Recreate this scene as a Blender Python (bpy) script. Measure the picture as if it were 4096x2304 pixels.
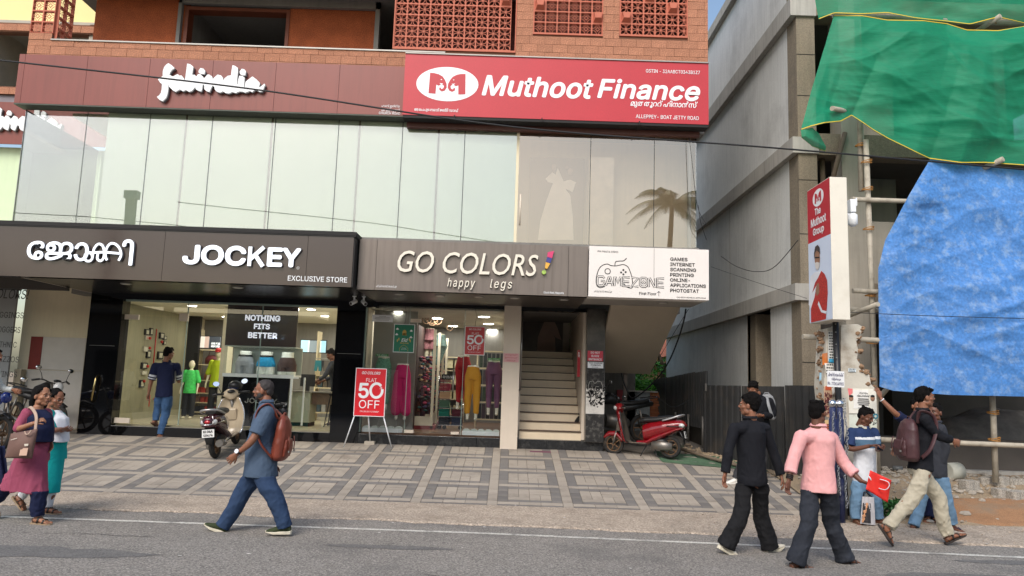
import bpy, bmesh, math, random, os
from math import sin, cos, pi, radians, tan, sqrt, atan2
from mathutils import Vector, Matrix, noise, Quaternion
import numpy as np
random.seed(7)
SC = bpy.context.scene
COL = SC.collection
for _o in list(bpy.data.objects): bpy.data.objects.remove(_o)
FPX, PITCH, ROLL, CAMH = 2950.0, radians(7.45), radians(1.9), 1.75
_f = Vector((0, cos(PITCH), sin(PITCH))); _u0 = Vector((0, -sin(PITCH), cos(PITCH))); _r0 = Vector((1, 0, 0))
_R = cos(ROLL)*_r0 + sin(ROLL)*_u0
_U = -sin(ROLL)*_r0 + cos(ROLL)*_u0
cam = bpy.data.cameras.new('camera'); cam_o = bpy.data.objects.new('camera', cam); COL.objects.link(cam_o)
cam_o.matrix_world = Matrix(((_R.x, _U.x, -_f.x, 0), (_R.y, _U.y, -_f.y, 0), (_R.z, _U.z, -_f.z, CAMH), (0, 0, 0, 1)))
cam.sensor_width = 36; cam.lens = 36*FPX/4096; cam.clip_end = 2000; cam.clip_start = .05
SC.camera = cam_o
SUN_EL, SUN_AZ = radians(43), radians(200)      # azimuth clockwise from +Y: behind the camera, a little to the left
w = bpy.data.worlds.new('World'); SC.world = w; w.use_nodes = True
nt = w.node_tree; bg = nt.nodes['Background']
sky = nt.nodes.new('ShaderNodeTexSky'); sky.sky_type = 'NISHITA'; sky.sun_disc = False
sky.sun_elevation = SUN_EL; sky.sun_rotation = SUN_AZ; sky.air_density = 1.3; sky.dust_density = 2.5; sky.ozone_density = 1.0
nt.links.new(sky.outputs[0], bg.inputs[0]); bg.inputs[1].default_value = .15
sl = bpy.data.lights.new('sun', 'SUN'); sl.energy = 1.75; sl.angle = radians(32); sl.color = (1, .965, .93)
so = bpy.data.objects.new('sun', sl); COL.objects.link(so)
_sd = Vector((sin(SUN_AZ)*cos(SUN_EL), cos(SUN_AZ)*cos(SUN_EL), sin(SUN_EL)))
so.rotation_euler = _sd.to_track_quat('Z', 'Y').to_euler()
vs = SC.view_settings; vs.view_transform = 'Standard'; vs.look = 'None'; vs.exposure = .36; vs.gamma = 1; vs.use_curve_mapping = False
SC.cycles.use_denoising = True; SC.cycles.max_bounces = 8; SC.cycles.transparent_max_bounces = 24
SC.cycles.glossy_bounces = 4; SC.cycles.diffuse_bounces = 4; SC.cycles.sample_clamp_indirect = 6
def ray(px, py):
 return _f + (px-2048)/FPX*_R - (py-1152)/FPX*_U
def P(px, py, Y):
 d = ray(px, py); t = Y/d.y; return Vector((d.x*t, Y, CAMH+d.z*t))
def PZ(px, py, z=0):
 d = ray(px, py); t = (z-CAMH)/d.z; return Vector((d.x*t, d.y*t, z))
def ramp_z(Y): return max(0.0, .131*(Y-10.93))
def ground_z(x, y):
 if x < 4.6: return min(ramp_z(y), 1.0) if y < 30 else 1.0
 t = .5*max(0, min(1, (y-10.6)/2.2)); f = max(0, min(1, (x-4.6)/1.6)); return ramp_z(min(y, 14))*(1-f)+t*f
class MB:
 def __init__(s): s.v = []; s.f = []; s.mi = []; s.m = None; s.cur = 0; s.sm = []; s.smooth = False
 def av(s, p):
  p = Vector(p)
  if s.m is not None: p = s.m @ p
  s.v.append(p); return len(s.v)-1
 def face(s, idx): s.f.append(tuple(idx)); s.mi.append(s.cur); s.sm.append(s.smooth)
 def poly(s, pts): s.face([s.av(p) for p in pts])
 def box(s, a, b, skip=''):
  x0, y0, z0 = a; x1, y1, z1 = b
  i = [s.av(p) for p in ((x0,y0,z0),(x1,y0,z0),(x1,y1,z0),(x0,y1,z0),(x0,y0,z1),(x1,y0,z1),(x1,y1,z1),(x0,y1,z1))]
  fs = {'b':(3,2,1,0),'t':(4,5,6,7),'f':(0,1,5,4),'r':(1,2,6,5),'k':(2,3,7,6),'l':(3,0,4,7)}
  for k, q in fs.items():
   if k not in skip: s.face([i[j] for j in q])
 def cbox(s, c, sz, skip=''):
  s.box((c[0]-sz[0]/2, c[1]-sz[1]/2, c[2]-sz[2]/2), (c[0]+sz[0]/2, c[1]+sz[1]/2, c[2]+sz[2]/2), skip)
 def prism(s, pts, y0, y1):            # outline in (x,z), from y0 (front) to y1 (back)
  n = len(pts)
  ar = sum(pts[i][0]*pts[(i+1)%n][1]-pts[(i+1)%n][0]*pts[i][1] for i in range(n))
  if ar < 0: pts = pts[::-1]
  a = [s.av((p[0], y0, p[1])) for p in pts]; b = [s.av((p[0], y1, p[1])) for p in pts]
  s.face(a); s.face(b[::-1])
  for i in range(n): s.face((a[i], b[i], b[(i+1)%n], a[(i+1)%n]))
 def prismz(s, pts, z0, z1):           # outline in (x,y)
  n = len(pts)
  ar = sum(pts[i][0]*pts[(i+1)%n][1]-pts[(i+1)%n][0]*pts[i][1] for i in range(n))
  if ar < 0: pts = pts[::-1]
  a = [s.av((p[0], p[1], z0)) for p in pts]; b = [s.av((p[0], p[1], z1)) for p in pts]
  s.face(a[::-1]); s.face(b)
  for i in range(n): s.face((a[i], a[(i+1)%n], b[(i+1)%n], b[i]))
 def prismx(s, pts, x0, x1):           # outline in (y,z)
  m = s.m; r = Matrix(((0,1,0,0),(1,0,0,0),(0,0,1,0),(0,0,0,1)))
  s.m = (m @ r) if m is not None else r
  s.prism([(p[0], p[1]) for p in pts], x0, x1); s.m = m
 def ring(s, c, ax, rx, ry=None, n=8, up=None, ph=0):
  ax = Vector(ax).normalized(); ry = rx if ry is None else ry
  u = Vector(up) if up is not None else (Vector((0,0,1)) if abs(ax.z) < .9 else Vector((0,1,0)))
  a = u.cross(ax).normalized(); b = ax.cross(a).normalized()
  return [s.av(Vector(c)+a*rx*cos(2*pi*k/n+ph)+b*ry*sin(2*pi*k/n+ph)) for k in range(n)]
 def join(s, r0, r1):
  n = len(r0)
  for k in range(n): s.face((r0[k], r0[(k+1)%n], r1[(k+1)%n], r1[k]))
 def tube(s, pts, r, n=8, cap=True, up=None, sq=1.0, closed=False):
  pts = [Vector(p) for p in pts]; k = len(pts); rs = r if hasattr(r, '__len__') else [r]*k
  sm = s.smooth; s.smooth = True; prev = None; first = None; a = None
  for i, p in enumerate(pts):
   if closed: t = pts[(i+1) % k]-pts[i-1]
   else: t = pts[min(i+1, k-1)]-pts[max(i-1, 0)]
   if t.length < 1e-9: t = Vector((0,0,1))
   t.normalize()
   if up is not None: a = Vector(up).cross(t)
   elif a is None: a = (Vector((0,0,1)) if abs(t.z) < .9 else Vector((0,1,0))).cross(t)
   a = a-t*a.dot(t); a.normalize(); b = t.cross(a)
   q = [s.av(p+a*rs[i]*cos(2*pi*j/n)+b*rs[i]*sq*sin(2*pi*j/n)) for j in range(n)]
   if prev: s.join(prev, q)
   else: first = q
   prev = q
  if closed: s.join(prev, first)
  s.smooth = sm
  if cap and not closed: s.face(first[::-1]); s.face(prev)
 def cyl(s, a, b, r, r2=None, n=12, cap=True): s.tube([a, b], [r, r if r2 is None else r2], n, cap)
 def loft(s, rings, cap=True, n=12):      # rings: (center, axis, rx, ry, up)
  sm = s.smooth; s.smooth = True; prev = first = None
  for c, ax, rx, ry, up in rings:
   q = s.ring(c, ax, rx, ry, n, up)
   if prev: s.join(prev, q)
   else: first = q
   prev = q
  s.smooth = sm
  if cap: s.face(first[::-1]); s.face(prev)
 def ball(s, c, r, n=10, k=6, rot=None):
  c = Vector(c); r = r if hasattr(r, '__len__') else (r, r, r); sm = s.smooth; s.smooth = True; prev = None
  R = rot if rot is not None else Matrix.Identity(3)
  for j in range(1, k):
   th = pi*j/k
   q = [s.av(c+R@Vector((r[0]*sin(th)*cos(2*pi*i/n), r[1]*sin(th)*sin(2*pi*i/n), -r[2]*cos(th)))) for i in range(n)]
   if prev: s.join(prev, q)
   else:
    b = s.av(c+R@Vector((0, 0, -r[2])))
    for i in range(n): s.face((b, q[(i+1)%n], q[i]))
   prev = q
  t = s.av(c+R@Vector((0, 0, r[2])))
  for i in range(n): s.face((t, prev[i], prev[(i+1)%n]))
  s.smooth = sm
 def grid(s, fn, nu, nv):
  sm = s.smooth; s.smooth = True
  g = [[s.av(fn(i/nu, j/nv)) for i in range(nu+1)] for j in range(nv+1)]
  for j in range(nv):
   for i in range(nu): s.face((g[j][i], g[j][i+1], g[j+1][i+1], g[j+1][i]))
  s.smooth = sm
 def me(s, name, mats=None, off=None):
  m = bpy.data.meshes.new(name)
  vv = [(p-off) for p in s.v] if off is not None else s.v
  m.from_pydata([tuple(p) for p in vv], [], s.f)
  for a in (mats or []): m.materials.append(a)
  m.polygons.foreach_set('material_index', s.mi); m.polygons.foreach_set('use_smooth', s.sm)
  m.validate(); m.update()
  return m
def root_loc(o):
 while o.parent: o = o.parent
 return o.location.copy()
def link(name, me, parent=None):
 o = bpy.data.objects.new(name, me); COL.objects.link(o)
 if parent: o.parent = parent
 return o
def part(name, mb, mat, parent=None, bevel=0, world=True, solid=0, sub=0):
 """one mesh object; its vertices come in world coordinates unless world=False"""
 mats = mat if isinstance(mat, (list, tuple)) else [mat]
 off = root_loc(parent) if (parent and world) else None
 o = link(name, mb.me(name, mats, off), parent)
 if solid: md = o.modifiers.new('thick', 'SOLIDIFY'); md.thickness = solid; md.offset = 0
 if bevel: md = o.modifiers.new('bevel', 'BEVEL'); md.width = bevel; md.segments = 2; md.limit_method = 'ANGLE'; md.angle_limit = radians(40)
 if sub: md = o.modifiers.new('sub', 'SUBSURF'); md.levels = sub; md.render_levels = sub
 return o
def tag(o, label=None, cat=None, group=None, kind=None):
 if label: o['label'] = label
 if cat: o['category'] = cat
 if group: o['group'] = group
 if kind: o['kind'] = kind
 return o
def empty(name, loc=(0,0,0), label=None, cat=None, group=None, kind=None, rz=0):
 o = bpy.data.objects.new(name, None); COL.objects.link(o); o.location = loc; o.rotation_euler = (0, 0, rz)
 o.empty_display_size = .1
 return tag(o, label, cat, group, kind)
def thing1(name, mb, mat, label, cat, group=None, kind=None, **k):
 o = part(name, mb, mat, None, **k); return tag(o, label, cat, group, kind)
def copy_tree(o, parent=None):
 c = o.copy(); COL.objects.link(c); c.parent = parent
 for ch in o.children: copy_tree(ch, c)
 return c
def lin(c):
 c = c/255.0
 return c/12.92 if c <= .04045 else ((c+.055)/1.055)**2.4
def rgb(r, g, b): return (lin(r), lin(g), lin(b), 1)
_mc = {}
def M(name, col, rough=.6, metal=0, var=.12, vs=3.0, bump=0.0, bs=60.0, spec=.5, coat=0, fine=0.0, fs=200.0, rnd=0.0, streak=0.0, dirt=None, dirt_amt=0, dirt_s=1.5, aniso=None, alpha=1.0, trans=0.0, subs=0.0, rvar=0.0, crease=0.0, speck=None):
 if name in _mc: return _mc[name]
 m = bpy.data.materials.new(name); m.use_nodes = True; nt = m.node_tree; N = nt.nodes; L = nt.links
 b = N['Principled BSDF']; col = rgb(*col) if max(col) > 1.01 or len(col) == 3 else col
 b.inputs['Roughness'].default_value = rough; b.inputs['Metallic'].default_value = metal
 b.inputs['Specular IOR Level'].default_value = spec
 if coat: b.inputs['Coat Weight'].default_value = coat; b.inputs['Coat Roughness'].default_value = .04
 if alpha < 1: b.inputs['Alpha'].default_value = alpha
 if trans: b.inputs['Transmission Weight'].default_value = trans
 if subs: b.inputs['Subsurface Weight'].default_value = subs; b.inputs['Subsurface Scale'].default_value = .02
 tc = N.new('ShaderNodeTexCoord')
 cur = None
 def mixc(fac, a, bb, mode='MIX'):
  x = N.new('ShaderNodeMix'); x.data_type = 'RGBA'; x.blend_type = mode
  for sock, val in ((0, fac), (6, a), (7, bb)):
   if hasattr(val, 'is_linked') or hasattr(val, 'links'): L.new(val, x.inputs[sock])
   else: x.inputs[sock].default_value = val
  return x.outputs[2]
 def nz(scale, det=5, rough_=.6, vec=None):
  x = N.new('ShaderNodeTexNoise'); x.inputs['Scale'].default_value = scale; x.inputs['Detail'].default_value = det; x.inputs['Roughness'].default_value = rough_
  L.new(vec if vec is not None else tc.outputs['Object'], x.inputs['Vector']); return x.outputs['Fac']
 def mr(inp, a, bb, c=0, d=1):
  x = N.new('ShaderNodeMapRange'); L.new(inp, x.inputs[0]); x.inputs[1].default_value = a; x.inputs[2].default_value = bb; x.inputs[3].default_value = c; x.inputs[4].default_value = d
  return x.outputs[0]
 def sc(c, k): return (min(c[0]*k, 1), min(c[1]*k, 1), min(c[2]*k, 1), 1)
 cur = col
 if var:
  cur = mixc(mr(nz(vs, 6), .3, .7), sc(col, 1-var), sc(col, 1+var))
 if fine:
  v = N.new('ShaderNodeTexNoise'); v.inputs['Scale'].default_value = fs; v.inputs['Detail'].default_value = 2; L.new(tc.outputs['Object'], v.inputs['Vector'])
  f = mr(v.outputs['Fac'], .35, .65, 1-fine, 1+fine)
  x = N.new('ShaderNodeVectorMath'); x.operation = 'SCALE'
  if isinstance(cur, tuple): x.inputs[0].default_value = cur[:3]
  else: L.new(cur, x.inputs[0])
  L.new(f, x.inputs[3]); cur = x.outputs[0]
 if speck:
  vo = N.new('ShaderNodeTexVoronoi'); vo.inputs['Scale'].default_value = speck[0]; L.new(tc.outputs['Object'], vo.inputs['Vector'])
  sp = N.new('ShaderNodeSeparateColor'); L.new(vo.outputs['Color'], sp.inputs[0])
  cur = mixc(mr(sp.outputs[0], .55, 1.0, 0, speck[1]), cur, sc(col, 2.0)); cur = mixc(mr(sp.outputs[1], .6, 1.0, 0, speck[1]), cur, sc(col, .35))
 if streak:
  mp = N.new('ShaderNodeMapping'); mp.inputs['Scale'].default_value = (14, 14, .8); L.new(tc.outputs['Object'], mp.inputs[0])
  f = mr(nz(1.0, 6, .6, mp.outputs[0]), .45, .75)
  cur = mixc(mrs(N, L, f, streak), cur, sc(col, .45))
 if dirt is not None:
  f = mr(nz(dirt_s, 8, .65), .5, .68, 0, dirt_amt)
  cur = mixc(f, cur, rgb(*dirt))
 if rnd:
  oi = N.new('ShaderNodeObjectInfo'); f = mr(oi.outputs['Random'], 0, 1, 1-rnd, 1+rnd)
  x = N.new('ShaderNodeVectorMath'); x.operation = 'SCALE'
  if isinstance(cur, tuple): x.inputs[0].default_value = cur[:3]
  else: L.new(cur, x.inputs[0])
  L.new(f, x.inputs[3]); cur = x.outputs[0]
 if isinstance(cur, tuple): b.inputs['Base Color'].default_value = cur
 else: L.new(cur, b.inputs['Base Color'])
 if rvar: L.new(mr(nz(vs*2.3, 5), .3, .7, max(0, rough-rvar), min(1, rough+rvar)), b.inputs['Roughness'])
 if bump:
  bp = N.new('ShaderNodeBump'); bp.inputs['Strength'].default_value = bump; bp.inputs['Distance'].default_value = .01
  L.new(nz(bs, 4), bp.inputs['Height']); L.new(bp.outputs[0], b.inputs['Normal'])
  if crease:
   w1 = N.new('ShaderNodeTexNoise'); w1.inputs['Scale'].default_value = 5.5; w1.inputs['Detail'].default_value = 4; w1.inputs['Distortion'].default_value = 1.6; w1.inputs['Roughness'].default_value = .45
   w1.noise_type = 'RIDGED_MULTIFRACTAL' if hasattr(w1, 'noise_type') else w1.noise_type
   L.new(tc.outputs['Object'], w1.inputs['Vector']); b2 = N.new('ShaderNodeBump'); b2.inputs['Strength'].default_value = crease; b2.inputs['Distance'].default_value = .03
   L.new(w1.outputs[0], b2.inputs['Height']); L.new(b2.outputs[0], bp.inputs['Normal'])
 _mc[name] = m; return m
def mrs(N, L, f, k):
 x = N.new('ShaderNodeMath'); x.operation = 'MULTIPLY'; L.new(f, x.inputs[0]); x.inputs[1].default_value = k; return x.outputs[0]
def glass(name, tint=(.93, .97, .95), refl=1.0, rough=.0, bump=0.0, base=.03, gcol=(1, 1, 1)):
 if name in _mc: return _mc[name]
 m = bpy.data.materials.new(name); m.use_nodes = True; N = m.node_tree.nodes; L = m.node_tree.links
 for x in list(N): N.remove(x)
 out = N.new('ShaderNodeOutputMaterial'); mx = N.new('ShaderNodeMixShader'); tr = N.new('ShaderNodeBsdfTransparent'); gl = N.new('ShaderNodeBsdfGlossy'); fr = N.new('ShaderNodeFresnel')
 tr.inputs[0].default_value = (*tint, 1); gl.inputs['Roughness'].default_value = rough; gl.inputs[0].default_value = (*gcol, 1); fr.inputs[0].default_value = 1.5
 mm = N.new('ShaderNodeMath'); mm.operation = 'MULTIPLY_ADD'; mm.inputs[1].default_value = 1.6*refl; mm.inputs[2].default_value = base; mm.use_clamp = True
 geo = N.new('ShaderNodeNewGeometry'); L.new(fr.outputs[0], mm.inputs[0])
 L.new(mm.outputs[0], mx.inputs[0]); L.new(tr.outputs[0], mx.inputs[1]); L.new(gl.outputs[0], mx.inputs[2]); L.new(mx.outputs[0], out.inputs[0])
 if bump:
  tc = N.new('ShaderNodeTexCoord'); nzz = N.new('ShaderNodeTexNoise'); nzz.inputs['Scale'].default_value = .8; nzz.inputs['Detail'].default_value = 1
  bp = N.new('ShaderNodeBump'); bp.inputs['Strength'].default_value = bump; bp.inputs['Distance'].default_value = .02
  L.new(tc.outputs['Object'], nzz.inputs['Vector']); L.new(nzz.outputs[0], bp.inputs['Height']); L.new(bp.outputs[0], gl.inputs['Normal'])
 _mc[name] = m; return m
def glow(name, col, e):
 if name in _mc: return _mc[name]
 m = bpy.data.materials.new(name); m.use_nodes = True; b = m.node_tree.nodes['Principled BSDF']
 b.inputs['Base Color'].default_value = (*col[:3], 1); b.inputs['Emission Color'].default_value = (*col[:3], 1); b.inputs['Emission Strength'].default_value = e
 _mc[name] = m; return m
FONT = None
try:
 _fp = os.path.join(bpy.utils.resource_path('LOCAL'), 'datafiles', 'fonts', 'Inter.woff2')
 if os.path.exists(_fp): FONT = bpy.data.fonts.load(_fp)
except Exception: FONT = None
def text_me(s, off=0.0, shear=0, ext=0.0, sp=1.0, bev=0.0, align='LEFT', line=1.0, inter=True, res=3, word=1.0):
 c = bpy.data.curves.new('t', 'FONT'); c.body = s; c.size = 1; c.offset = off; c.shear = shear; c.space_character = sp; c.extrude = ext; c.bevel_depth = bev
 c.align_x = align; c.space_line = line; c.resolution_u = res; c.space_word = word
 if FONT and inter: c.font = FONT
 o = bpy.data.objects.new('t', c); COL.objects.link(o)
 dg = bpy.context.evaluated_depsgraph_get(); m = bpy.data.meshes.new_from_object(o.evaluated_get(dg))
 bpy.data.objects.remove(o); return m
def text(name, s, Y, box, mat, parent, ext=0.0, frame=None, label=None, off=0.0, **k):
 """lettering fitted into box=(x0,x1,z0,z1) on the plane y=Y facing -Y (or on frame: a matrix that maps (u, depth, v))"""
 m = text_me(s, ext=(.05 if ext else 0.0), **k); n = len(m.vertices)
 if n == 0: return None
 co = np.empty(n*3, dtype=np.float32); m.vertices.foreach_get('co', co); co = co.reshape(-1, 3)
 a = co.min(0); bb = co.max(0); x0, x1, z0, z1 = box
 u = x0+(co[:, 0]-a[0])/max(bb[0]-a[0], 1e-6)*(x1-x0); v = z0+(co[:, 1]-a[1])/max(bb[1]-a[1], 1e-6)*(z1-z0)
 d = np.where(co[:, 2] > (a[2]+bb[2])/2, -ext, 0.0) if bb[2]-a[2] > 1e-6 else np.zeros(n)
 if off > 0:          # bolder weight: the face repeated with small shifts, each a hair in front of the last
  cap = (z1-z0)*off*1.15; fl = [list(p.vertices) for p in m.polygons]; U = []; FF = []
  sh = [(0, 0), (1, 0), (-1, 0), (0, 1), (0, -1), (.7, .7), (-.7, .7), (.7, -.7), (-.7, -.7)]
  for k_, (a_, b_) in enumerate(sh):
   U.append(np.stack([u*(1-2*cap/max(x1-x0, .01))+cap*(x0+x1)/max(x1-x0, .01)+a_*cap, Y+d-.00018*k_, (v-(z0+z1)/2)*(1-2*off*1.15)+(z0+z1)/2+b_*cap], 1)); FF += [[i+k_*n for i in f] for f in fl]
  pts = np.concatenate(U); m2 = bpy.data.meshes.new(name); m2.from_pydata(pts.tolist(), [], FF); bpy.data.meshes.remove(m); m = m2
 else: pts = np.stack([u, Y+d, v], 1)
 if frame is not None:
  F = np.array(frame); pts = pts@F[:3, :3].T+F[:3, 3]
 off = root_loc(parent) if parent else Vector((0, 0, 0)); pts = pts-np.array(off)
 m.vertices.foreach_set('co', pts.astype(np.float32).ravel()); m.update()
 m.materials.clear(); m.materials.append(mat)
 o = link(name, m, parent)
 if label: o['label'] = label
 return o
def pbox(n, Y): # two photo corners (source px) -> (x0,x1,z0,z1)
 (ax, ay), (bx, by) = n
 p = P(ax, ay, Y); q = P(bx, by, Y); return (p.x, q.x, min(p.z, q.z), max(p.z, q.z))
def stroke(mb, pts, wd, Y, ext, n=6, close=False):
 """a flat raised stroke of width wd along pts (x,z) on the plane Y"""
 k = len(pts); L_ = []; R_ = []
 wds = wd if hasattr(wd, '__len__') else [wd]*k
 for i in range(k):
  a = Vector(pts[(i-1) % k] if close else pts[max(i-1, 0)]); c = Vector(pts[(i+1) % k] if close else pts[min(i+1, k-1)]); t = (c-a)
  if t.length < 1e-9: t = Vector((1, 0))
  t.normalize(); nn = Vector((-t.y, t.x))*wds[i]/2; p = Vector(pts[i]); L_.append(p+nn); R_.append(p-nn)
 m = k if close else k-1
 va = [mb.av((p.x, Y-ext, p.y)) for p in L_]; vb = [mb.av((p.x, Y-ext, p.y)) for p in R_]
 wa = [mb.av((p.x, Y, p.y)) for p in L_]; wb = [mb.av((p.x, Y, p.y)) for p in R_]
 for i in range(m):
  j = (i+1) % k
  mb.face((va[i], vb[i], vb[j], va[j]))
  if ext: mb.face((va[i], va[j], wa[j], wa[i])); mb.face((vb[j], vb[i], wb[i], wb[j]))
 if ext and not close: mb.face((va[0], wa[0], wb[0], vb[0])); mb.face((va[-1], vb[-1], wb[-1], wa[-1]))
def curve(pts, n=6, close=False):
 """Catmull-Rom through 2D/3D points"""
 pts = [Vector(p) for p in pts]; k = len(pts); out = []
 for i in range(k if close else k-1):
  p0 = pts[(i-1) % k] if (close or i > 0) else pts[0]; p1 = pts[i]; p2 = pts[(i+1) % k]; p3 = pts[(i+2) % k] if (close or i < k-2) else pts[-1]
  for j in range(n):
   t = j/n; out.append(.5*((2*p1)+(p2-p0)*t+(2*p0-5*p1+4*p2-p3)*t*t+(3*p1-p0-3*p2+p3)*t**3))
 if not close: out.append(pts[-1])
 return out
# ============================================================ GROUND
m_asph = M('asphalt', (130,125,118), .88, var=.1, vs=.9, fine=.3, fs=45, bump=.8, bs=60, dirt=(92,90,88), dirt_amt=.55, dirt_s=.7, speck=(75, .75))
m_verge = M('rough_concrete', (166,152,136), .93, var=.14, vs=1.5, fine=.25, fs=40, bump=1.0, bs=40, dirt=(124,110,94), dirt_amt=.5, dirt_s=2.5, speck=(60, .55))
m_line = M('worn_white_paint', (196,192,182), .8, var=.1, vs=4, fine=.2, fs=60, dirt=(120,117,112), dirt_amt=.95, dirt_s=5, speck=(70, .5))
m_dirt = M('sandy_dirt', (150,132,108), .95, var=.15, vs=2, fine=.25, fs=60, bump=.9, bs=30, dirt=(120,108,92), dirt_amt=.6, dirt_s=3)
m_grout = M('grout', (118,110,100), .95, var=.1, vs=6)
mb = MB(); mb.grid(lambda u, v: (-60+120*u, -14+23.9*v, 0), 60, 24)
tag(part('road', mb, m_asph), kind='structure')
mb = MB(); mb.box((-300, -300, -.3), (300, 300, -.06)); tag(part('ground', mb, m_dirt), kind='structure')
def edge_y(x): return 9.62-.045*(x+3)+.1*noise.noise(Vector((x*.9, 3, 0)))+.05*noise.noise(Vector((x*4, 7, 0)))+.02*noise.noise(Vector((x*15, 1, 0)))
mb = MB(); n = 420; X0, X1 = -16, 13
rows = []
for i in range(n+1):
 x = X0+(X1-X0)*i/n; e = edge_y(x) if x < 1.6 else edge_y(1.6)-.03*(x-1.6)+.07*noise.noise(Vector((x*2, 5, 0)))
 ys = [e-.03, e, e+.05, e+.2, e+.5, (e+10.98)/2+.2, 10.98]
 rows.append([mb.av((x, y, (-.004 if k == 0 else .018+.006*noise.noise(Vector((x*8, y*8, 2))) if k < 6 else .012)*(1 if x < 3 else 1))) for k, y in enumerate(ys)])
for i in range(n):
 for k in range(6): mb.face((rows[i][k], rows[i+1][k], rows[i+1][k+1], rows[i][k+1]))
tag(part('verge', mb, m_verge), kind='structure')
mb = MB(); rnd = random.Random(3)
for i in range(900):
 x = rnd.uniform(-9, 5); y = edge_y(min(x, 1.6))+abs(rnd.gauss(0, .05))-.05; r = rnd.uniform(.004, .013)
 mb.ball((x, y, r*.5+.002), (r*rnd.uniform(.8, 1.6), r, r*.7), 5, 3)
for i in range(700):
 x = rnd.uniform(2.5, 9.5); y = rnd.uniform(9.1, 10.9); r = rnd.uniform(.004, .012)
 mb.ball((x, y, r*.5+.018), (r*rnd.uniform(.8, 1.6), r, r*.7), 5, 3)
mb.sm = [False]*len(mb.f); tag(part('loose_grit', mb, m_verge), 'loose grit along the crumbling edge of the verge', 'grit', kind='stuff')
mb = MB(); pts = [(-16, 9.08), (-6, 8.985), (-.34, 8.95), (4, 8.71), (12, 8.2)]
for (a, b) in zip(pts, pts[1:]):
 k = 12
 for j in range(k):
  x0 = a[0]+(b[0]-a[0])*j/k; x1 = a[0]+(b[0]-a[0])*(j+1)/k; y0 = a[1]+(b[1]-a[1])*j/k; y1 = a[1]+(b[1]-a[1])*(j+1)/k
  mb.poly([(x0, y0, .004), (x1, y1, .004), (x1, y1+.085, .004), (x0, y0+.085, .004)])
tag(part('road_edge_line', mb, m_line), kind='structure')
mb = MB(); rl = random.Random(17)
for i in range(46):
 x = rl.uniform(-8, 7); y = rl.choice([rl.uniform(7.2, 9), rl.uniform(9.2, 11)]); z = .006 if y < 9 else .026; s_ = rl.uniform(.008, .03); a_ = rl.uniform(0, 3)
 mb.poly([(x+s_*cos(a_), y+s_*sin(a_), z), (x+s_*.8*cos(a_+1.6), y+s_*.8*sin(a_+1.6), z+.004), (x+s_*cos(a_+3), y+s_*sin(a_+3), z+.002), (x+s_*.7*cos(a_+4.5), y+s_*.7*sin(a_+4.5), z)])
tag(part('paper_litter', mb, M('litter_white', (206,202,194), .8, var=.2, vs=20)), 'tiny pale paper scraps littering road and verge', 'litter', kind='stuff')
m_tar = M('tar_patch', (104,102,99), .85, var=.15, vs=5, fine=.25, fs=50, bump=.6, bs=60, speck=(80, .4))
for i, (cx, cy, rx, ry) in enumerate(((-4.6, 7.4, 1.2, .22), (1.4, 6.9, 1.7, .2), (4.6, 7.6, .8, .16), (-1.2, 8.1, .7, .09), (5.8, 8.35, .9, .1))):
 mb = MB(); n_ = 40; mb.poly([(cx+rx*cos(2*pi*k_/n_)*(1+.25*noise.noise(Vector((k_*.5, i, 0)))), cy+ry*sin(2*pi*k_/n_)*(1+.5*noise.noise(Vector((k_*.7, i, 5)))), .003) for k_ in range(n_)])
 tag(part('road_patch', mb, m_tar), kind='structure')
mb = MB()
for i in range(9):
 x, y = rl.uniform(-8, 7), rl.uniform(6.6, 8.7); a_ = rl.uniform(-.3, .3)+(1.4 if i % 4 == 0 else 0); p_ = [(x, y)]
 for k_ in range(14): a_ += rl.uniform(-.5, .5); x += .07*cos(a_); y += .035*sin(a_); p_.append((x, y))
 for (u0, v0), (u1, v1) in zip(p_, p_[1:]): w_ = rl.uniform(.002, .006); mb.poly([(u0, v0-w_, .0045), (u1, v1-w_, .0045), (u1, v1+w_, .0045), (u0, v0+w_, .0045)])
tag(part('road_cracks', mb, M('crack_dark', (52,50,48), .95)), 'thin dark cracks in the asphalt', 'cracks', kind='stuff')
mb = MB(); k = .131
mb.poly([(-16, 10.93, -.012), (4.9, 10.93, -.012), (4.9, 14.9, k*3.97-.012), (-16, 14.9, k*3.97-.012)])
mb.poly([(1.9, 14.9, k*3.97-.012), (4.9, 14.9, k*3.97-.012), (4.9, 30, .9), (1.9, 30, .9)])
mb.poly([(-16, 14.9, k*3.97-.012), (-8.4, 14.9, k*3.97-.012), (-8.4, 16.5, .56), (-16, 16.5, .56)])
pav = tag(part('pavement', mb, m_grout), kind='structure')
m_tl = M('light_paver', (160,150,137), .85, var=.07, vs=2, fine=.08, fs=120, bump=.25, bs=50, rnd=.12, dirt=(112,104,95), dirt_amt=.6, dirt_s=1.6)
m_td = M('dark_paver', (112,108,104), .85, var=.08, vs=2, fine=.08, fs=120, bump=.25, bs=50, rnd=.12, dirt=(140,132,122), dirt_amt=.5, dirt_s=1.3)
tiles = []
def tile(x0, x1, y0, y1, dark):
 if x0 > 4.75 or x1 < -9.6: return
 tiles.append((x0, x1, y0, y1, dark))
PX, PYp = 1.115, .965
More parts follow.
